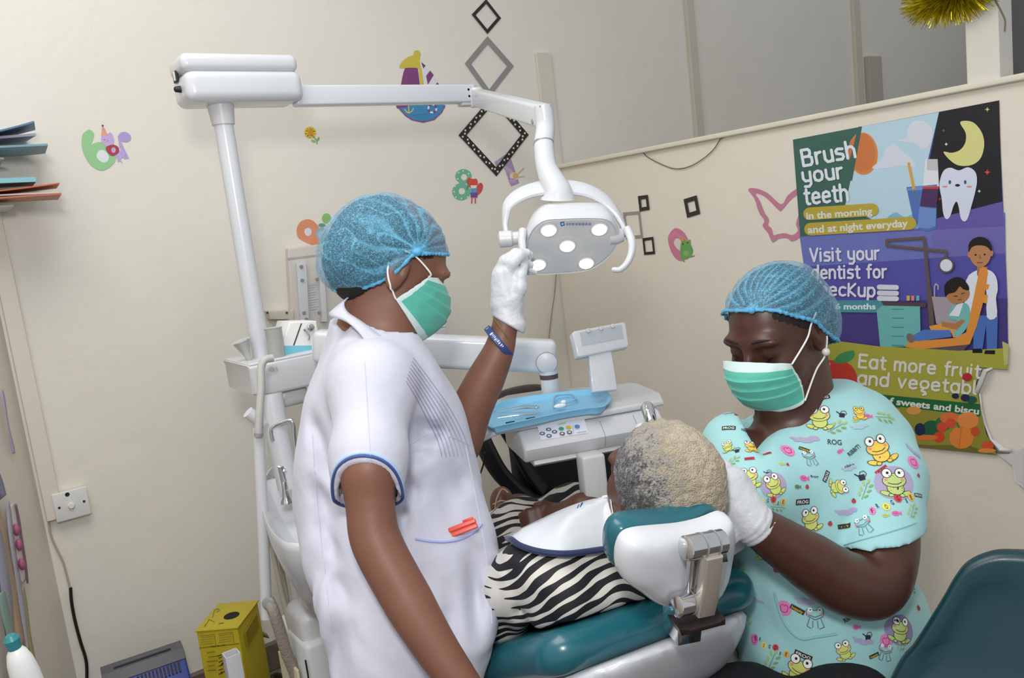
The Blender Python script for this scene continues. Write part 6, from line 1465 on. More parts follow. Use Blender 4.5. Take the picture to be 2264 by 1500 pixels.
def scrubs(p):
    wr_ = np.array([[.7, .1, .5], [-.3, 1, .2], [.5, 0, .5]])
    fold = .006*vnoise(p*np.array((1, 1, .5)), 9, 11)+.004*vnoise(p*np.array((1, 1, .7)), 22, 12)+.012*np.clip(.3-np.abs(vnoise(p@wr_, 6, 15)), 0, 1)
    d = tb2(p)+fold*np.clip((1.25-p[..., 2])*3+.4, .4, 1.4); d = smin(d, sd_caps(p, A(far2), A(P(1650, 1090, 1.42)), .062, .055), .04)
    d = smin(d, E2(p-A(P(1880, 925, 1.52)), (0, 0, 0), (.08, .08, .058)), .05)
    d = smin(d, E2(p-A(P(1700, 1080, 1.44)), (0, 0, 0), (.085, .07, .075)), .04)   # bust
    s_ = slv2(p)+.004*vnoise(p*np.array((1, 1, .5)), 17, 13)
    s_ = smax(s_, (p-hemp)@A(cn2), .002)
    s_ = smax(s_, -np.maximum(sd_caps(p, A(me2), A(cf2+sx2*.1), .058, .056), -.3), .003)
    d = smin(d, s_, .014)
    vn = vneck(p); nearside = (p-A(P(1720, 950, 1.50)))@A(vd)
    d = smax(d, -np.maximum(vn, nearside-.03), .004)
    d = smax(d, -sd_caps(p, A(P(1765, 825, 1.53)), A(P(1740, 890, 1.50)), .055, .035), .006)
    return d
lo, hi = bbp(1560, 820, 2090, 1560, 1.3, 1.72)
SCR = clothmat('9fd0d2', .12, 600, .2, 16, .75)
scr = surf(scrubs, lo, hi, .0062, 'scrub_top', SCR, de)
# body
a2 = [P(1945, 985, 1.50), P(1955, 1110, 1.44), P(1955, 1210, 1.39), P(1932, 1292, 1.35), P(1870, 1290, 1.325), P(1790, 1242, 1.305), P(1690, 1175, 1.275), P(1655, 1150, 1.27)]
ra2 = [.05, .053, .056, .054, .052, .047, .034, .030]
def body2(p):
    q = H2.l(p); d = head_sdf(q, .008)*H2.k
    d = smin(d, sd_caps(p, A(H2.w(-.03, -.05)), A(P(1765, 900, 1.53)), .058, .068), .03)
    d = smin(d, sd_caps(p, A(P(1730, 870, 1.50)), A(P(1750, 960, 1.53)), .045, .06), .03)
    ch_ = np.maximum(tb2(p)+.013, .98-p[..., 2]); d = smin(d, ch_, .03); d = smin(d, sd_caps(p, A(P(1770, 1000, 1.53)), A(P(1820, 1500, 1.53)), .09, .1), .03)
    d = smin(d, limb(p, a2, ra2), .006)
    d = smin(d, chain(p, [A(P(1800, 980, 1.53)), A(a2[0])], [.07, .05]), .03)
    far = [P(1640, 1000, 1.5), P(1620, 1080, 1.44), P(1600, 1090, 1.42)]
    return smin(d, chain(p, [A(a) for a in far], [.045, .04, .035]), .02)
lo, hi = bbp(1570, 600, 2070, 1540, 1.2, 1.66)
bod2 = surf(body2, lo, hi, .0046, 'body', SK2, de)
# cap
def hem2(f): return np.interp(f, [-.14, -.09, -.04, -.012, .0, .03, .06, .09, .12], [-.085, -.075, -.035, -.004, .018, .044, .074, .086, .086])
def cap2(p):
    q = H2.l(p); d = E2(q, (-.016, .027, 0), (.108, .092, .087)); d = smin(d, E2(q, (-.055, -.014, 0), (.074, .074, .082)), .03)
    g = q-np.array((.070, .079, .02)); an = np.arctan2(g[..., 1], g[..., 2]); rr = np.linalg.norm(g, axis=-1)
    ph = np.arctan2(q[..., 2], q[..., 0])
    return d+.0026*np.sin(an*22)*np.clip(1.35-rr/.11, 0, 1)+.0016*np.sin(ph*34+2*vnoise(q, 30, 2))*np.clip((hem2(q[..., 0])+.05-q[..., 1])/.05, 0, 1)+.0015*vnoise(q, 60, 6)+.0025*vnoise(q, 22, 7)
lo, hi = bb([H2.w(a, b, c) for a in (-.16, .12) for b in (-.12, .15) for c in (-.12, .12)], .005)
def dn2(V):
    q = H2.l(V); g = q-np.array((.070, .079, .02)); an = np.arctan2(g[:, 1], g[:, 2]); rr = np.linalg.norm(g, axis=1)
    return np.clip(np.sin(an*22), 0, 1)**3*.6*np.clip(1.5-rr/.11, 0, 1)+np.clip(.016-rr, 0, 1)*40+np.clip(.006-(q[:, 1]-hem2(q[:, 0])), 0, .006)*120+np.clip(.08-np.abs(vnoise(q, 40, 9)), 0, .1)*3
surf(cap2, lo, hi, .0034, 'bouffant_cap', CAPM, de, cut=lambda c: H2.l(c)[:, 1] > hem2(H2.l(c)[:, 0]), attrs={'dense': dn2})
hemtube(H2, cap2, hem2, -.14, .105, 'cap_hem', de, .003)
MB().ell(H2.w(.072, .079, .02), (.0055, .006, .006)).build('cap_gather', CAPHEM, de)
def hair2(p):
    q = H2.l(p); d = E2(q, (-.018, .027, 0), (.100, .086, .080)); d = smin(d, E2(q, (-.055, -.018, 0), (.065, .064, .072)), .03)
    return d+.0016*vnoise(q, 120, 3)
surf(hair2, lo, hi, .005, 'hair', HAIRD, de, cut=lambda c: H2.l(c)[:, 1] > hem2(H2.l(c)[:, 0])-.018*(np.abs(H2.l(c)[:, 2]) > .03))
pr = [(.108, -.003), (.127, -.020), (.133, -.038), (.127, -.066), (.113, -.092), (.097, -.112)]
sd = [(.078, -.020), (.072, -.040), (.067, -.06), (.067, -.08), (.074, -.098)]
mk2, mc2 = make_mask(H2, pr, sd, de, .069)
eartube([mc2(0.03, 1.02), H2.w(.028, .0, .077), H2.w(.01, .018, .080), H2.w(-.012, .03, .081)], par=de, B=SurfB(bod2))
eartube([mc2(.97, 1.02), H2.w(.020, -.068, .070), H2.w(-.006, -.05, .079), H2.w(-.02, -.02, .082)], par=de, B=SurfB(bod2))
BB2 = SurfB(bod2)
for sg in (1, -1):
    MB().tube([snap(BB2, H2.w(*q), .0004) for q in ((.100, -.0085, .019*sg), (.104, -.012, .030*sg), (.098, -.011, .040*sg), (.088, -.006, .049*sg))], [.0009, .0018, .0020, .0010], 8, smooth=5).build('eyelashes', HAIRD, de)
    MB().tube([snap(BB2, H2.w(*q), .0006) for q in ((.1, .027, .014*sg), (.1, .033, .027*sg), (.09, .032, .041*sg), (.077, .024, .053*sg))], [.0013, .0026, .0022, .0008], 8, smooth=4).build('eyebrow', HAIRD, de)
MB().ell(H2.w(-.004, -.043, .083), (.0072, .0072, .0072)).build('pearl_earring', mat('d8d4cc', .15, coat=.8), de)
# gloved hand cupping the patient's head
def glv2(p):
    d = chain(p, [A(P(1690, 1178, 1.275)), A(P(1662, 1155, 1.27)), A(P(1640, 1130, 1.275))], [.034, .0315, .032], .01)
    d = smin(d, sd_ell(p, A(P(1622, 1100, 1.285)), (.036, .03, .05)), .02)
    d = smin(d, chain(p, [A(P(1640, 1130, 1.28)), A(P(1612, 1082, 1.30)), A(P(1600, 1060, 1.32))], [.03, .026, .022], .01), .015)
    for k, (x, y, dd_) in enumerate(((1604, 1035, 1.33), (1602, 1052, 1.35), (1600, 1072, 1.37), (1602, 1092, 1.38))):
        d = finger(d, p, [P(1616, 1062+k*14, 1.31+k*.008), P(x, y, dd_), P(x-22, y-14, dd_+.03), P(x-36, y-16, dd_+.045)], [.013, .011, .0098, .0085], .005)
    d = finger(d, p, [P(1632, 1150, 1.27), P(1612, 1185, 1.265), P(1600, 1202, 1.275)], [.017, .014, .011], .006)
    w = (p-A(P(1662, 1155, 1.27)))@A((P(1690, 1178, 1.275)-P(1640, 1130, 1.275)).normalized())
    d = d+.0013*np.sin(w*620+2*vnoise(p, 30, 3))*np.clip((w+.012)/.02, 0, 1)+.0005*vnoise(p, 60, 2)
    return smax(d, w-.0235, .002)
lo, hi = bbp(1550, 1000, 1730, 1230, 1.22, 1.46)
surf(glv2, lo, hi, .0024, 'glove', GLOVE, de)
# second hand, glimpsed under the headrest
def glv3(p):
    d = chain(p, [A(P(1622, 1195, 1.33)), A(P(1604, 1205, 1.32)), A(P(1590, 1212, 1.31))], [.02, .018, .014], .01)
    for k in range(4): d = finger(d, p, [P(1606, 1196+k*5, 1.33), P(1590, 1190+k*9, 1.325), P(1578, 1192+k*9, 1.32)], [.0105, .0095, .0085], .004)
    return finger(d, p, [P(1618, 1186, 1.32), P(1604, 1178, 1.31)], [.011, .009])
lo, hi = bbp(1570, 1170, 1650, 1240, 1.28, 1.36)
surf(glv3, lo, hi, .003, 'glove', GLOVE, de)
# trousers and shoes
def trou(p):
    d = chain(p, [A(P(1770, 1600, 1.52)), A(P(1650, 1590, 1.40)), A(P(1560, 1640, 1.32))], [.12, .085, .075], .03)
    d = smin(d, chain(p, [A(P(1880, 1590, 1.52)), A(P(1860, 1560, 1.40)), A(P(1830, 1640, 1.30))], [.11, .085, .075], .03), .03)
    for a_, b_ in ((P(1560, 1640, 1.32), -1), (P(1830, 1640, 1.30), 1)):
        g = Vector((a_.x, a_.y, FZ+.1)); d = smin(d, sd_caps(p, A(a_), A(g), .07, .05), .03)
    return d
lo, hi = bbp(1480, 1400, 1980, 1700, 1.2, 1.66, .06); lo[2] = FZ+.09
surf(trou, lo, hi, .010, 'trousers', mat('14141a', .8, bump=.2), de)
for a_ in (P(1560, 1640, 1.32), P(1830, 1640, 1.30)):
    MB().box(Vector((a_.x, a_.y, FZ+.05))+Fd2*.05, (.25, .09, .09), .035, rot=frame(Fd2, None, Z)).build('shoe', BLACK, de)
# ---- printed motifs on the scrubs
BS = SurfB(scr)
OUT = '2e3a3a'
def m_ell(cx, cy, rx, ry, rot=0, n=16): return circ(cx, cy, rx, ry, rot, n)
def motif_frog(c1, c2='f3f3ee', blob=None, line=OUT, out=True, dy=0):
    S_ = []
    if blob: S_.append((m_ell(0, .02, .62, .56, 10, 20), blob))
    def o_(pts, col, w=.045):
        if out:
            cx = sum(p[0] for p in pts)/len(pts); cy = sum(p[1] for p in pts)/len(pts)
            S_.append(([(x+(x-cx)/max(1e-6, math.hypot(x-cx, y-cy))*w*.5, y+(y-cy)/max(1e-6, math.hypot(x-cx, y-cy))*w*.5) for x, y in pts], line))
        S_.append((pts, col))
    for s_ in (-1, 1):
        o_(m_ell(.30*s_, -.33, .17, .07, 25*s_, 12), c1); o_(m_ell(.16*s_, -.40, .07, .05, 0, 8), c1)
    o_(m_ell(0, -.16, .24, .22), c1); o_(m_ell(0, .10, .34, .22, 4, 20), c1)
    for s_ in (-1, 1):
        o_(m_ell(.19*s_, .34, .13, .14), c2, .05); S_.append((m_ell(.17*s_, .35, .045, .05, 0, 8), '1a1a1a')); S_.append((m_ell(.24*s_, .12, .055, .05, 0, 8), 'e58a8a'))
    for q in stroke([(-.2, .02), (-.08, -.03), (.08, -.03), (.2, .04)], .022, 2): S_.append((q, line))
    return S_
def motif_line(col='4a5a68'):
    S_ = []
    for pts in ([(-.3, .1), (-.32, .3), (-.18, .4), (-.05, .3), (.05, .3), (.18, .42), (.32, .3), (.3, .08), (.0, -.05), (-.3, .1)], [(-.2, 0), (-.3, -.3), (-.15, -.38)], [(.2, 0), (.32, -.3), (.15, -.38)], [(-.08, -.08), (-.1, -.35)], [(.08, -.08), (.1, -.35)], [(-.22, .12), (0, .05), (.22, .14)]):
        for q in stroke(pts, .024, 2): S_.append((q, col))
    for s_ in (-1, 1): S_.append((m_ell(.18*s_, .32, .09, .1, 0, 10), 'e8ecee')); S_.append((m_ell(.17*s_, .32, .03, .03, 0, 6), '1a1a1a')); S_.append((m_ell(.26*s_, .12, .05, .05, 0, 8), 'e07878'))
    return S_
def motif_leaf():
    S_ = [(q, '6f9450') for q in stroke([(-.35, -.4), (-.1, -.1), (.1, .15), (.3, .42)], .03, 2)]
    for i, (x, y, r) in enumerate(((-.36, -.05, 60), (-.08, -.33, 10), (-.16, .18, 70), (.18, -.1, 10), (.08, .42, 80), (.38, .15, 15), (.36, .45, 50))): S_.append((m_ell(x, y, .15, .065, r, 8), '86a85c' if i % 2 else 'a9bf6c'))
    return S_
def motif_can():
    return [([(-.22, -.3), (.22, -.3), (.26, .12), (-.24, .12)], '1f2230'), ([(-.2, 0), (-.5, .22), (-.45, .3), (-.2, .1)], '1f2230')]+[(q, '1f2230') for q in stroke([(.24, -.1), (.42, .1), (.3, .34), (0, .32), (-.1, .14)], .05, 2)]
def motif_tag(bg, txt, fg='e6e4d8'):
    v, f = text2d(txt, .02); return [([(-.5, -.17), (.5, -.17), (.5, .17), (-.5, .17)], bg), ('mesh', [((x-.5)*.82, (y-.5)*.2) for x, y in v], f, fg)]
def motif_redtag(): return [([(-.5, -.17), (.5, -.17), (.5, .17), (-.5, .17)], 'b8324a')]+[(q, '6e1626') for q in stroke([(-.35, -.05), (-.2, .07), (-.1, -.06), (.05, .06), (.15, -.05), (.33, .04)], .05, 2)]
def motif_text(txt, col, h=.2):
    v, f = text2d(txt, .02); return [('mesh', [((x-.5), (y-.5)*h) for x, y in v], f, col)]
def motif_cloud(col='a9a3c4'): return [(m_ell(-.25, .02, .2, .10, 10), col), (m_ell(0, -.03, .24, .11), col), (m_ell(.26, .04, .2, .1, -8), col), (m_ell(-.45, .1, .12, .05, -20), col)]
def motif_fish(col='d965a5'): return [(m_ell(0, 0, .32, .22, 0, 14), col), ([(.25, 0), (.5, .2), (.48, -.2)], col)]+[(q, '8c2f66') for q in stroke([(-.15, .05), (0, -.05), (.15, .05)], .03, 2)]
def motif_berry(): return [(m_ell(0, -.04, .26, .24, 0, 12), 'b93446'), ([(-.2, .16), (0, .1), (.2, .18), (.02, .3)], '3f6a3a'), (m_ell(-.08, 0, .03, .03, 0, 6), '5a1520')]
def motif_pink(): return [(m_ell(0, 0, .46, .5, 10, 18), 'e07fb8')]+[(q, '8c2f66') for q in stroke([(-.2, -.2), (-.25, .1), (-.1, .25), (0, .15), (.1, .27), (.24, .1), (.2, -.2), (0, -.28)], .04, 2, True)]
def motif_word(word, fills, cols):
    S_ = []; n = len(word)
    for i, c in enumerate(word):
        x = (i+.5)/n-.5; y = .05*math.sin(i*2.1)
        if fills[i]: S_.append((m_ell(x, y, .075, .085, 0, 12), fills[i]))
        v, f = text2d(c, .02); S_.append(('mesh', [(x+(a-.5)*(.05 if c != 'I' else .02), y+(b-.5)*.1) for a, b in v], f, cols[i]))
    return S_
def put(mbx, B, px, py, size_px, rot, shapes, center=None, flip=1):
    if center is None:
        h = B.hit(px, py)
        if not h: return
        c, n = h; d = (c-CAM).dot(vd); sz = size_px*d/F
    else: c, n, sz = center
    T = CR if abs(n.dot(CR)) < .8 else vd; T = (T-n*T.dot(n)).normalized(); Bv_ = n.cross(T)
    if Bv_.dot(CU) < 0: Bv_ = -Bv_
    r = math.radians(rot); ca_, sa_ = math.cos(r), math.sin(r)
    off = .0011
    for sh in shapes:
        if sh[0] == 'mesh': vv = [Vector((a, b, 0)) for a, b in sh[1]]; tr = sh[2]; col = sh[3]
        else: vv = [Vector((a, b, 0)) for a, b in sh[0]]; tr = tessellate_polygon([vv]); col = sh[1]
        b = bmesh.new(); bvv = [b.verts.new(v) for v in vv]
        for t in tr:
            try: b.faces.new([bvv[i] for i in t])
            except ValueError: pass
        lim = .0065/sz
        for _ in range(4):
            ed = [e for e in b.edges if e.calc_length() > lim]
            if not ed: break
            bmesh.ops.subdivide_edges(b, edges=ed, cuts=1, use_grid_fill=False); bmesh.ops.triangulate(b, faces=[f for f in b.faces if len(f.verts) > 3])
        b.verts.index_update(); P3 = []
        for v in b.verts:
            x, y = v.co.x*flip, v.co.y; q = c+(T*(x*ca_-y*sa_)+Bv_*(x*sa_+y*ca_))*sz; s_, nn = B.near(q, n); P3.append(s_+nn*off)
        mbx.raw(P3, [[v.index for v in f.verts] for f in b.faces], mat(col, .75, var=.02)); b.free(); off += .00006
mm = MB()
YG, GR, YE = 'cfd672', 'bcd07c', 'ecc852'
FR = 'FROG'
jobs = [(1943, 997, 72, 12, motif_frog(YE)), (1978, 1070, 70, -4, motif_frog(GR, blob='a99fc0')), (1812, 926, 62, -8, motif_frog(YG)), (1900, 915, 34, 0, motif_frog(YE, 'ecc852')), (1791, 1015, 46, 10, motif_line()),
 (1741, 997, 34, 0, motif_pink()), (1657, 1058, 52, 0, motif_frog(YG)), (1661, 989, 38, 0, motif_frog(YE)), (1609, 989, 32, 0, motif_frog(YG)), (1711, 1074, 52, 20, motif_frog(YG, blob='a99fc0')), (1776, 1058, 30, 0, motif_fish()),
 (1852, 1078, 44, -80, motif_frog(YG)), (1910, 1164, 54, 0, motif_line('4f7c96')), (1791, 1150, 58, 10, motif_frog(YG)),
 (1611, 947, 30, -15, motif_tag('1d1f24', FR)), (1774, 1110, 38, -2, motif_tag('1d1f24', FR)), (1817, 881, 34, -8, motif_tag('1d1f24', FR)), (1776, 1450, 38, -15, motif_tag('1d1f24', FR)), (1867, 1164, 30, 8, motif_tag('2a2420', 'hoppity', 'd8b84c')), (1763, 1348, 32, -25, motif_tag('2a2420', 'hoppity', 'd8b84c')), (1779, 995, 26, -25, motif_tag('2a2420', 'hoppity', 'd8b84c')),
 (1696, 1004, 20, 5, motif_redtag()), (1657, 1015, 22, -5, motif_redtag()), (1949, 1040, 30, 30, motif_redtag()), (1826, 1054, 28, 60, motif_tag('1d1f24', FR)), (2030, 1096, 24, 0, motif_tag('1d1f24', FR)),
 (1618, 1023, 32, -30, motif_leaf()), (1913, 1086, 40, 10, motif_leaf()), (1954, 924, 40, -50, motif_leaf()), (1707, 1463, 42, 20, motif_leaf()), (1848, 947, 40, -25, motif_leaf()), (2017, 1132, 32, 10, motif_leaf()), (1681, 1068, 24, 0, motif_leaf()), (1718, 1122, 30, -60, motif_leaf()), (1730, 1230, 34, 20, motif_leaf()),
 (1629, 997, 20, 0, motif_can()), (1698, 1047, 20, 10, motif_can()), (1904, 1054, 30, 10, motif_can()), (1861, 917, 24, -10, motif_can()), (1918, 1408, 26, 0, motif_can()),
 (1783, 973, 62, -5, motif_cloud()), (1874, 1132, 50, 10, motif_cloud()), (1790, 1330, 60, 5, motif_cloud()), (1614, 914, 30, 0, motif_cloud('9fb6c8')), (1902, 944, 40, 10, motif_cloud('a8c2d0')), (1878, 1036, 36, 15, motif_cloud('a8b8cc')), (2020, 1000, 44, -40, motif_cloud('a8a8c8')), (1910, 1420, 50, -10, motif_cloud()),
 (1697, 1107, 88, -7, motif_word('FROGGIE', ['e07fb8', None, 'e6d860', None, 'cc3b4a', None, 'e3b24a'], ['5a2038', '2a3a40', '2a3a40', '2a3a40', '5a1018', '2a3a40', '3a2a10'])), (1972, 1112, 112, 14, motif_word('FROGGIE', ['e07fb8', None, 'e6d860', None, 'cc3b4a', None, 'e3b24a'], ['5a2038', '2a3a40', '2a3a40', '2a3a40', '5a1018', '2a3a40', '3a2a10'])), (1702, 1430, 88, -20, motif_word('FROGGIE', ['c04a86', None, 'e6d860', None, 'cc3b4a', None, 'e3b24a'], ['5a2038', '2a3a40', '2a3a40', '2a3a40', '5a1018', '2a3a40', '3a2a10'])), (1858, 1343, 60, -5, motif_word('FRO', ['d965a5', None, 'e6d860'], ['5a2038', '2a3a40', '2a3a40'])),
 (1887, 996, 34, 38, motif_text('RIBBIT!', '2c3438', .28)), (1648, 953, 26, -10, motif_text('RIBBIT!', '2c3438', .28)), (1878, 1030, 24, 15, motif_text('ribbit', '2c3438', .28)), (1880, 1365, 34, 30, motif_text('RIBBIT!', '2c3438', .28)), (1845, 978, 30, -5, motif_text('ROG', '3c4a50', .4)), (1800, 1054, 20, 0, motif_text('frog', '2c3438', .3)),
 (1917, 921, 24, 0, motif_fish()), (1980, 1136, 26, 0, motif_fish()), (1856, 999, 20, 30, motif_fish()), (2019, 1023, 30, 0, motif_pink()), (1633, 896, 28, 0, motif_pink()), (1890, 931, 18, 0, motif_fish('b7c26a')), (1957, 1141, 20, 0, motif_fish('b7c26a')), (1727, 1026, 18, 0, motif_fish('c2cc70')),
 (1627, 918, 16, 0, motif_berry()), (1741, 1028, 14, 0, motif_berry()), (1887, 1108, 20, 0, motif_berry()), (1835, 1158, 20, 0, motif_berry()), (1784, 1077, 18, 0, motif_berry()), (2030, 1052, 16, 0, motif_berry()), (1762, 1077, 22, 0, motif_fish('5f8a5c')),
 (1802, 1368, 58, 0, motif_line('3f5a60')), (1990, 1395, 58, -10, motif_frog(GR, blob='8f86ae')), (1866, 1440, 46, 20, motif_frog(YG)), (1766, 1484, 70, -15, motif_frog(YG)), (1956, 1444, 46, -10, motif_line()), (1734, 1345, 34, 0, motif_pink()), (1958, 1418, 30, 0, motif_pink()), (1892, 1388, 22, 0, motif_fish()), (1668, 1415, 24, 0, motif_pink()), (2030, 1345, 22, 20, motif_berry()), (1682, 1225, 30, 20, motif_frog(YG)), (1640, 1250, 26, 0, motif_leaf()), (1716, 1260, 24, 0, motif_berry()), (2018, 1300, 30, 20, motif_leaf()), (1994, 1425, 30, 20, motif_leaf()), (1680, 1330, 26, 0, motif_cloud()), (1655, 1370, 26, 0, motif_leaf()), (1932, 1450, 24, 20, motif_tag('2a2420', 'hoppity', 'd8b84c')), (1830, 1210, 30, 0, motif_frog(YG))]
for j in jobs: put(mm, BS, *j)
# the same print on the sides the photograph does not show
Rm = random.Random(5); pool = [motif_frog(YG), motif_frog(YE), motif_leaf(), motif_can(), motif_cloud(), motif_pink(), motif_fish(), motif_berry(), motif_frog(GR, blob='a99fc0'), motif_line()]
polys = scr.data.polygons; placed = []
for _ in range(900):
    p = polys[Rm.randrange(len(polys))]; c = Vector(p.center); n = Vector(p.normal)
    h = BS.t.ray_cast(c+n*.002, n)
    if n.dot(-vd) > .15 or (h[0] is not None and h[3] < .1) or any((c-q).length < .055 for q in placed): continue
    placed.append(c); put(mm, BS, 0, 0, 0, Rm.uniform(-40, 40), pool[Rm.randrange(len(pool))], (c, n, Rm.uniform(.028, .045)))
    if len(placed) > 45: break
po_ = mm.build('printed_pattern', None, scr, smooth=False)
pts = BS.line([(1712, 1310), (1722, 1345), (1740, 1385), (1770, 1412), (1810, 1408), (1850, 1402)], .0012)
if len(pts) > 4: MB().tube(pts, .0022, 8).build('pocket_hem', clothmat('8fc4c8'), scr)
nb = [(1655, 893), (1662, 930), (1672, 965), (1683, 993), (1712, 975), (1760, 935), (1810, 888), (1862, 840)]
pts = BS.line([(x+(-5 if x < 1684 else 5), y+4) for x, y in nb], .0008)
pts = BS.line([(1866, 1206), (1900, 1196), (1950, 1182), (2000, 1166), (2024, 1156)], .0008)
if len(pts) > 4: MB().tube(pts, .0012, 8).build('sleeve_hem', clothmat('8fc4c8'), scr)
# ------------------------------------------------------------------ the patient, lying in the chair
SK3 = skinmat('5c3a2e', .45)
pt = empty('person', Vector((ch.location.x, ch.location.y, FZ+.5)), 'lying person with grey and blond curly hair in a zebra striped robe and bib', 'person')
H3 = HeadF(P(1463, 1080, 1.27), cv(-.50, .50, -.70), cv(.36, .10, .80), .94)
def cl(s, t, n): return BO+Wv*s+Bv*t+Nv*n
def robemat():
    n = N('zebra'); b = n.b; co = n.add('ShaderNodeTexCoord')
    tn = n.add('ShaderNodeTexNoise', i_Scale=5.5, i_Detail=1.0); n.L(co, 'Object', tn, 'Vector')
    sb_ = n.add('ShaderNodeVectorMath', operation='MULTIPLY_ADD'); n.L(tn, 'Color', sb_, 0); sb_.inputs[1].default_value = (.09, .09, .09); n.L(co, 'Object', sb_, 2)
    dt = n.add('ShaderNodeVectorMath', operation='DOT_PRODUCT'); n.L(sb_, 0, dt, 0); k = (CU*.92+CR*-.25+vd*.25).normalized()*58; dt.inputs[1].default_value = tuple(k)
    t2 = n.add('ShaderNodeTexNoise', i_Scale=9.0, i_Detail=1.5); n.L(co, 'Object', t2, 'Vector')
    m1 = n.add('ShaderNodeMath', operation='MULTIPLY_ADD'); n.L(t2, 'Fac', m1, 0); m1.inputs[1].default_value = 2.4; n.L(dt, 'Value', m1, 2)
    m2 = n.add('ShaderNodeMath', operation='MULTIPLY'); n.L(m1, 0, m2, 0); m2.inputs[1].default_value = 6.283
    m3 = n.add('ShaderNodeMath', operation='SINE'); n.L(m2, 0, m3, 0)
    t3 = n.add('ShaderNodeTexNoise', i_Scale=13.0, i_Detail=1.0); n.L(co, 'Object', t3, 'Vector')
    m4 = n.add('ShaderNodeMath', operation='MULTIPLY_ADD'); n.L(t3, 'Fac', m4, 0); m4.inputs[1].default_value = 5.0; m4.inputs[2].default_value = -2.1
    m5 = n.add('ShaderNodeMath', operation='ADD'); n.L(m3, 0, m5, 0); n.L(m4, 0, m5, 1)
    r = n.add('ShaderNodeValToRGB'); r.color_ramp.elements[0].position = .48; r.color_ramp.elements[1].position = .53
    r.color_ramp.elements[0].color = (*lin('14151e'), 1); r.color_ramp.elements[1].color = (*lin('d2cfc8'), 1); n.L(m5, 0, r, 0); n.L(r, 0, b, 'Base Color')
    b.inputs['Roughness'].default_value = .7; return n.m
ROBE = robemat()
hand = P(1190, 1142, 1.78)
nS = lambda p, s: vnoise(p, s, 31)
def robe(p):
    q = p-A(BO); s, t, n = q@A(Wv), q@A(Bv), q@A(Nv)
    w = np.interp(t, [-.02, .04, .1, .2, .4, .6, .8], [.09, .15, .195, .20, .18, .17, .17]); cz = .034+.080
    d = ((np.abs(s/w)**2.4+np.abs((n-cz)/.082)**2.4)**(1/2.4)-1)*.1
    d = np.maximum(d, np.maximum(.02-t, t-.72))
    e_ = p-A(BO+Bv*.36+Nv*.062); e_ = np.stack([np.abs(e_@A(Wv))-np.interp(t, [0, .1, .3, .7], [.15, .195, .205, .2])+.03, np.abs(e_@A(Bv))-.32, np.abs(e_@A(Nv))-.004], -1)
    d = smin(d, np.linalg.norm(np.maximum(e_, 0), axis=-1)+np.minimum(e_.max(-1), 0)-.03, .03)
    d = smin(d, chain(p, [A(cl(-.14, .10, .115)), A(cl(-.185, .24, .095)), A(cl(-.19, .33, .10))], [.066, .062, .062], .02), .025)
    d = smin(d, chain(p, [A(cl(-.19, .33, .10)), A(cl(-.17, .41, .12)), A(cl(-.13, .48, .15))], [.06, .052, .045], .02), .02)
    d = smin(d, chain(p, [A(cl(.16, .10, .115)), A(cl(.22, .28, .10)), A(cl(.2, .42, .13))], [.066, .06, .05], .02), .025)
    # legs
    hp = A(BO+Bv*.66+Nv*.11); kn = A(P(1212, 1132, 1.93)); ft = A(P(1135, 1165, 2.06))
    for o in (-.075, .075):
        d = smin(d, chain(p, [hp+A(Wv)*o, kn+A(Wv)*o*.9-A(Z)*.02, ft+A(Wv)*o*.9], [.10, .066, .05], .03), .03)
    f = .009*vnoise(p@np.array([[.5, 0, .3], [0, 1, 0], [.4, .2, 1]]), 14, 32)+.018*np.clip(.28-np.abs(vnoise(p@np.array([[.6, .3, .3], [0, 1, .4], [.4, -.2, 1]]), 8, 33)), 0, 1)
    def crease(a_, b_, w, am):
        a_ = A(a_); b_ = A(b_); ba = b_-a_; pq = p-a_; pq = pq-(pq@camd)[..., None]*camd*.93; t_ = np.clip((pq@ba)/(ba@ba), 0, 1); return am*np.exp(-(np.linalg.norm(pq-t_[..., None]*ba, axis=-1)/w)**2)
    R_ = lambda x, y: P(x, y, 1.42)
    for a_, b_, w, am in ((R_(1128, 1230), R_(1150, 1310), .012, .014), (R_(1150, 1310), R_(1188, 1388), .012, .016), (R_(1320, 1222), R_(1330, 1262), .010, .012), (R_(1300, 1225), R_(1290, 1280), .009, .010), (R_(1190, 1260), R_(1300, 1240), .010, .008), (R_(1200, 1350), R_(1380, 1310), .012, .008), (R_(1110, 1260), R_(1120, 1390), .012, .010), (R_(1345, 1225), R_(1370, 1280), .009, .010)): f = f+crease(a_, b_, w, am)
    return d+f-.002
lo, hi = bb([cl(a, b, c) for a in (-.34, .32) for b in (-.02, .74) for c in (.0, .26)]+[P(1080, 1060, 2.0), P(1270, 1200, 2.2)], .03)
rob = surf(robe, lo, hi, .0068, 'zebra_robe', ROBE, pt)
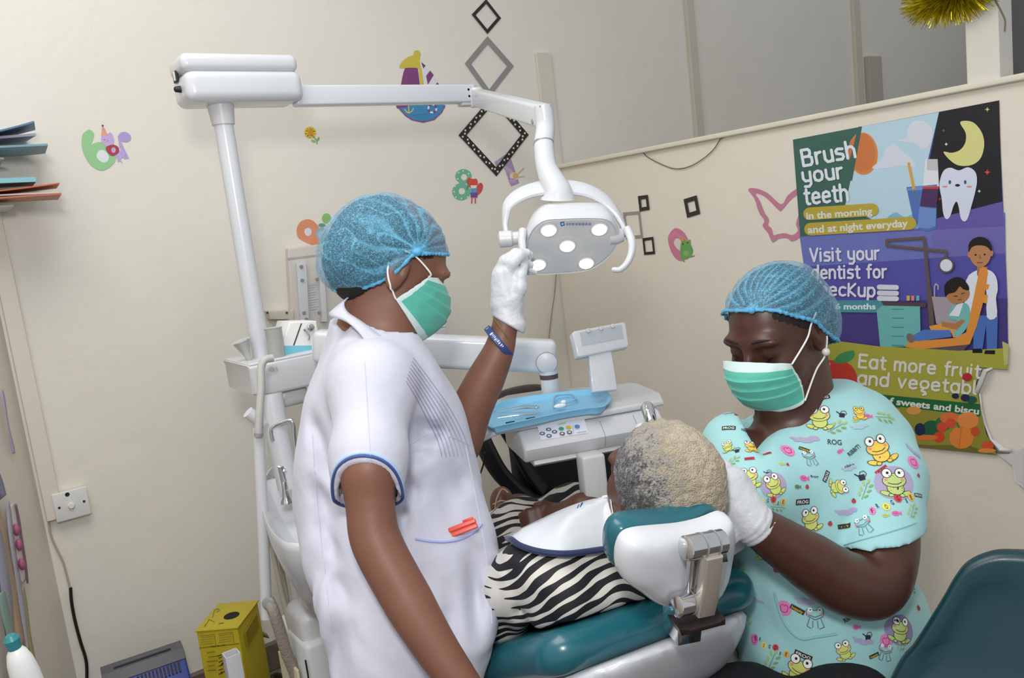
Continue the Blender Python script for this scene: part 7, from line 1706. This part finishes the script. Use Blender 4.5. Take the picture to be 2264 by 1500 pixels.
def body3(p):
    q = H3.l(p); d = head_sdf(q)*1.0
    d = smin(d, sd_caps(p, A(H3.w(-.02, -.06)), A(cl(.0, .08, .13)), .055, .062), .02)
    d = smin(d, sd_caps(p, A(cl(0, .12, .12)), A(cl(0, .6, .12)), .07, .08), .03)
    arm = [cl(.14, .12, .12), cl(-.14, .12, .12), cl(-.18, .25, .10), cl(-.18, .34, .11), cl(-.10, .46, .15)]
    d = smin(d, chain(p, [A(a) for a in arm], [.05, .05, .04, .038, .03], .02), .01)
    # hand resting on the lap, seen beyond the bib
    w0 = P(1290, 1128, 1.70); w1 = P(1240, 1138, 1.74)
    d = smin(d, chain(p, [A(cl(.18, .12, .12)), A(cl(.22, .3, .12)), A(w0), A(w1)], [.045, .04, .032, .026], .02), .01)
    d = smin(d, sd_ell(p, A(P(1222, 1136, 1.76)), (.03, .042, .018)), .012)
    for k in range(4):
        y = 1119+k*11.5; d = finger(d, p, [P(1222, y+4, 1.765-.004*k), P(1190+k*2, y+6, 1.755-.004*k), P(1166+k*2, y+13, 1.755-.004*k), P(1150+k*3, y+21, 1.765-.004*k)], [.0088, .0082, .0075, .0066], .0015)
    d = finger(d, p, [P(1232, 1126, 1.75), P(1205, 1118, 1.765), P(1186, 1118, 1.78)], [.012, .0105, .0088], .004)
    return d
lo, hi = bb([P(1130, 1100, 1.7), P(1300, 1180, 1.7), P(1330, 920, 1.1), P(1620, 1180, 1.1), P(1330, 1180, 1.4), P(1620, 920, 1.4), cl(-.32, .5, .0), cl(.3, .1, .2), P(1130, 1100, 1.8), P(1130, 1180, 1.8)], .04)
bod3 = surf(body3, lo, hi, .005, 'body', SK3, pt)
# hair
def hair3(p):
    q = H3.l(p); d = E2(q, (-.014, .034, 0), (.098, .094, .086)); d = smin(d, E2(q, (-.05, -.015, 0), (.06, .055, .068)), .02)
    v = vnoise(q, 140, 3); v2 = vnoise(q, 230, 5)
    return d-.0022*v-.0014*v2-.002*vnoise(q, 40, 9)
def hairmat():
    n = N('curly_hair'); b = n.b; co = n.add('ShaderNodeTexCoord')
    at = n.add('ShaderNodeAttribute', attribute_name='grey')
    t = n.add('ShaderNodeTexNoise', i_Scale=230.0, i_Detail=3.0); n.L(co, 'Object', t, 'Vector')
    t2 = n.add('ShaderNodeTexNoise', i_Scale=60.0, i_Detail=3.0); n.L(co, 'Object', t2, 'Vector')
    a1 = n.add('ShaderNodeMath', operation='MULTIPLY_ADD'); n.L(t, 'Fac', a1, 0); a1.inputs[1].default_value = 1.1; n.L(at, 'Fac', a1, 2)
    a2_ = n.add('ShaderNodeMath', operation='MULTIPLY_ADD'); n.L(t2, 'Fac', a2_, 0); a2_.inputs[1].default_value = .9; n.L(a1, 0, a2_, 2)
    r = n.add('ShaderNodeValToRGB'); r.color_ramp.interpolation = 'LINEAR'; e = r.color_ramp.elements
    r2 = n.add('ShaderNodeMapRange'); r2.inputs[1].default_value = .75; r2.inputs[2].default_value = 1.85; n.L(a2_, 0, r2, 0); n.L(r2, 0, r, 0)
    e[0].position = 0; e[0].color = (*lin('b5a68c'), 1); e[1].position = 1; e[1].color = (*lin('1c1b1d'), 1)
    x = e.new(.3); x.color = (*lin('a2957e'), 1); x = e.new(.55); x.color = (*lin('8f8b86'), 1); x = e.new(.75); x.color = (*lin('4c4a4b'), 1)
    n.L(r, 0, b, 'Base Color'); b.inputs['Roughness'].default_value = .8; b.inputs['Sheen Weight'].default_value = .3
    vo = n.add('ShaderNodeTexVoronoi', i_Scale=400.0); n.L(co, 'Object', vo, 'Vector')
    bp = n.add('ShaderNodeBump', i_Strength=.9, i_Distance=.003); bp.invert = True; n.L(vo, 'Distance', bp, 'Height'); n.L(bp, 0, b, 'Normal'); return n.m
gO = A(P(1405, 1090, 1.2))
def grey(V):
    x = (V-A(P(1475, 1065, 1.2)))@A(CR); y = (V-A(P(1475, 1065, 1.2)))@A(CU)
    g = -x*9.0-y*3.0+.26; return np.clip(g*.85+.06*vnoise(V, 30, 2), -.3, .7)
def haircut(c):
    q = H3.l(c); lim = np.interp(q[:, 0], [-.12, -.06, -.02, .02, .05, .075, .12], [-.09, -.075, -.02, .012, .035, .06, .07]); return q[:, 1] > lim
lo, hi = bb([H3.w(a, b, c) for a in (-.14, .1) for b in (-.1, .15) for c in (-.11, .11)], .005)
surf(hair3, lo, hi, .0023, 'curly_hair', hairmat(), pt, cut=haircut, attrs={'grey': grey})
# bib
bibp = [[(1345, 1096, 1.34), (1356, 1150, 1.31), (1366, 1214, 1.28)], [(1300, 1104, 1.42), (1305, 1165, 1.37), (1310, 1222, 1.33)], [(1250, 1121, 1.49), (1250, 1180, 1.44), (1250, 1228, 1.40)], [(1190, 1149, 1.56), (1190, 1195, 1.51), (1195, 1222, 1.47)], [(1138, 1175, 1.62), (1140, 1195, 1.58), (1152, 1208, 1.53)], [(1112, 1187, 1.66), (1118, 1190, 1.63), (1132, 1193, 1.58)]]
cols_ = [spline([P(*q) for q in c], 8) for c in bibp]; nn_ = len(cols_[0]); rowsb = [spline([c[i] for c in cols_], 8) for i in range(nn_)]
vs = []; mlen = len(rowsb[0])
BR_ = SurfB(rob)
for i, r in enumerate(rowsb):
    for j, p in enumerate(r):
        x_, y_, d_ = pix(p); h = BR_.hit(x_, y_); q = p
        if h:
            dh = (h[0]-CAM).dot(vd); q = P(x_, y_, min(dh-.010, d_))
        vs.append(q)
for _ in range(6):
    vs = [(vs[k]*2+vs[max(0, k-1) if k % mlen else k]+vs[k+1 if (k+1) % mlen else k]+vs[k-mlen if k >= mlen else k]+vs[k+mlen if k+mlen < len(vs) else k])/6 for k in range(len(vs))]
for k in range(len(vs)):
    x_, y_, d_ = pix(vs[k]); dm = d_-.003
    for ax_, ay_ in ((0, 0), (7, 0), (-7, 0), (0, 7), (0, -7), (0, 14), (0, -14)):
        h = BR_.hit(x_+ax_, y_+ay_)
        if h: dm = min(dm, (h[0]-CAM).dot(vd)-.007)
    vs[k] = P(x_, y_, dm)
fs = [(i*mlen+j, i*mlen+j+1, (i+1)*mlen+j+1, (i+1)*mlen+j) for i in range(nn_-1) for j in range(mlen-1)]
bib = MB().raw(vs, fs).build('bib', clothmat('cfd4da', .1, 700, .2, 18, .6), pt); s_ = bib.modifiers.new('s', 'SOLIDIFY'); s_.thickness = .0015
edge_ = [vs[(nn_-1)*mlen+j] for j in range(mlen)]+[vs[i*mlen+mlen-1] for i in range(nn_-2, nn_-9, -1)]
MB().tube([p-vd*.001 for p in edge_], .0052, 8, sx=1).build('bib_border', clothmat('1f2c52'), bib)
MB().tube([vs[j]-vd*.0005 for j in range(mlen)], .0012, 6).build('bib_border', clothmat('cdd2d8'), bib)
for (x, y) in ((1278, 1118), (1284, 1112), (1292, 1110)): pass
mbp = MB(); o_ = P(1284, 1116, 1.45)
BBi = BVHTree.FromPolygons([v.copy() for v in vs], fs)
def bibhit(x, y):
    h = BBi.ray_cast(CAM, ray(x, y).normalized()); return h[0]-vd*.0014 if h[0] else None
for pts in ([(1277, 1124), (1280, 1117)], [(1283, 1122), (1287, 1112)], [(1276, 1113), (1292, 1109)]):
    q = [bibhit(*p) for p in pts]
    if all(q): mbp.tube(q, .0013, 6, mat('2a4a86', .6))
if mbp.v: mbp.build('bib_print', None, bib)
# neck chain of the bib
cp = spline([P(x, y, d) for x, y, d in ((1348, 1090, 1.32), (1352, 1120, 1.30), (1358, 1150, 1.275), (1366, 1180, 1.26), (1376, 1205, 1.255))], 12)
mbc = MB()
for i, p in enumerate(cp): mbc.ell(p-vd*.004, (.0021, .0021, .0021), None, None, 8, 6)
mbc.build('bib_chain', CHROME, pt)
MB().tube([P(x, y, d) for x, y, d in ((1338, 1098, 1.345), (1347, 1130, 1.32), (1356, 1170, 1.295), (1368, 1215, 1.28))], [.006, .010, .010, .007], 10, smooth=5, sx=.5).build('collar_tissue', clothmat('d8dadc', .2, 500, .5, 60), pt)
# shoe
sh0 = P(1122, 1128, 2.06); 
def shoe(p):
    ax_ = frame(P(1108, 1082, 2.02)-P(1112, 1140, 1.96), None, vd); d = sd_ell(p, A(P(1110, 1112, 1.985)), (.045, .030, .030), np.array(ax_)); return d+.001*vnoise(p, 60, 2)
lo, hi = bbp(1075, 1060, 1150, 1165, 1.94, 2.04)
surf(shoe, lo, hi, .004, 'shoe', mat('5c3a2c', .4, var=.1, bump=.2), pt)
MB().tube([P(1094, 1132, 1.955), P(1098, 1104, 1.955), P(1110, 1082, 1.965), P(1124, 1090, 1.96)], .0016, 6, smooth=5).build('shoe_seam', mat('b59a84', .6), pt)
MB().tube([P(1090, 1116, 1.96), P(1108, 1108, 1.953), P(1128, 1112, 1.96)], .0016, 6, smooth=5).build('shoe_seam', mat('b59a84', .6), pt)
surf(lambda p: sd_ell(p, A(P(1140, 1120, 2.14)), (.05, .03, .032)), *bb([P(1100, 1070, 2.1), P(1180, 1160, 2.2)], .03), .005, 'shoe', mat('4a3024', .4), pt)
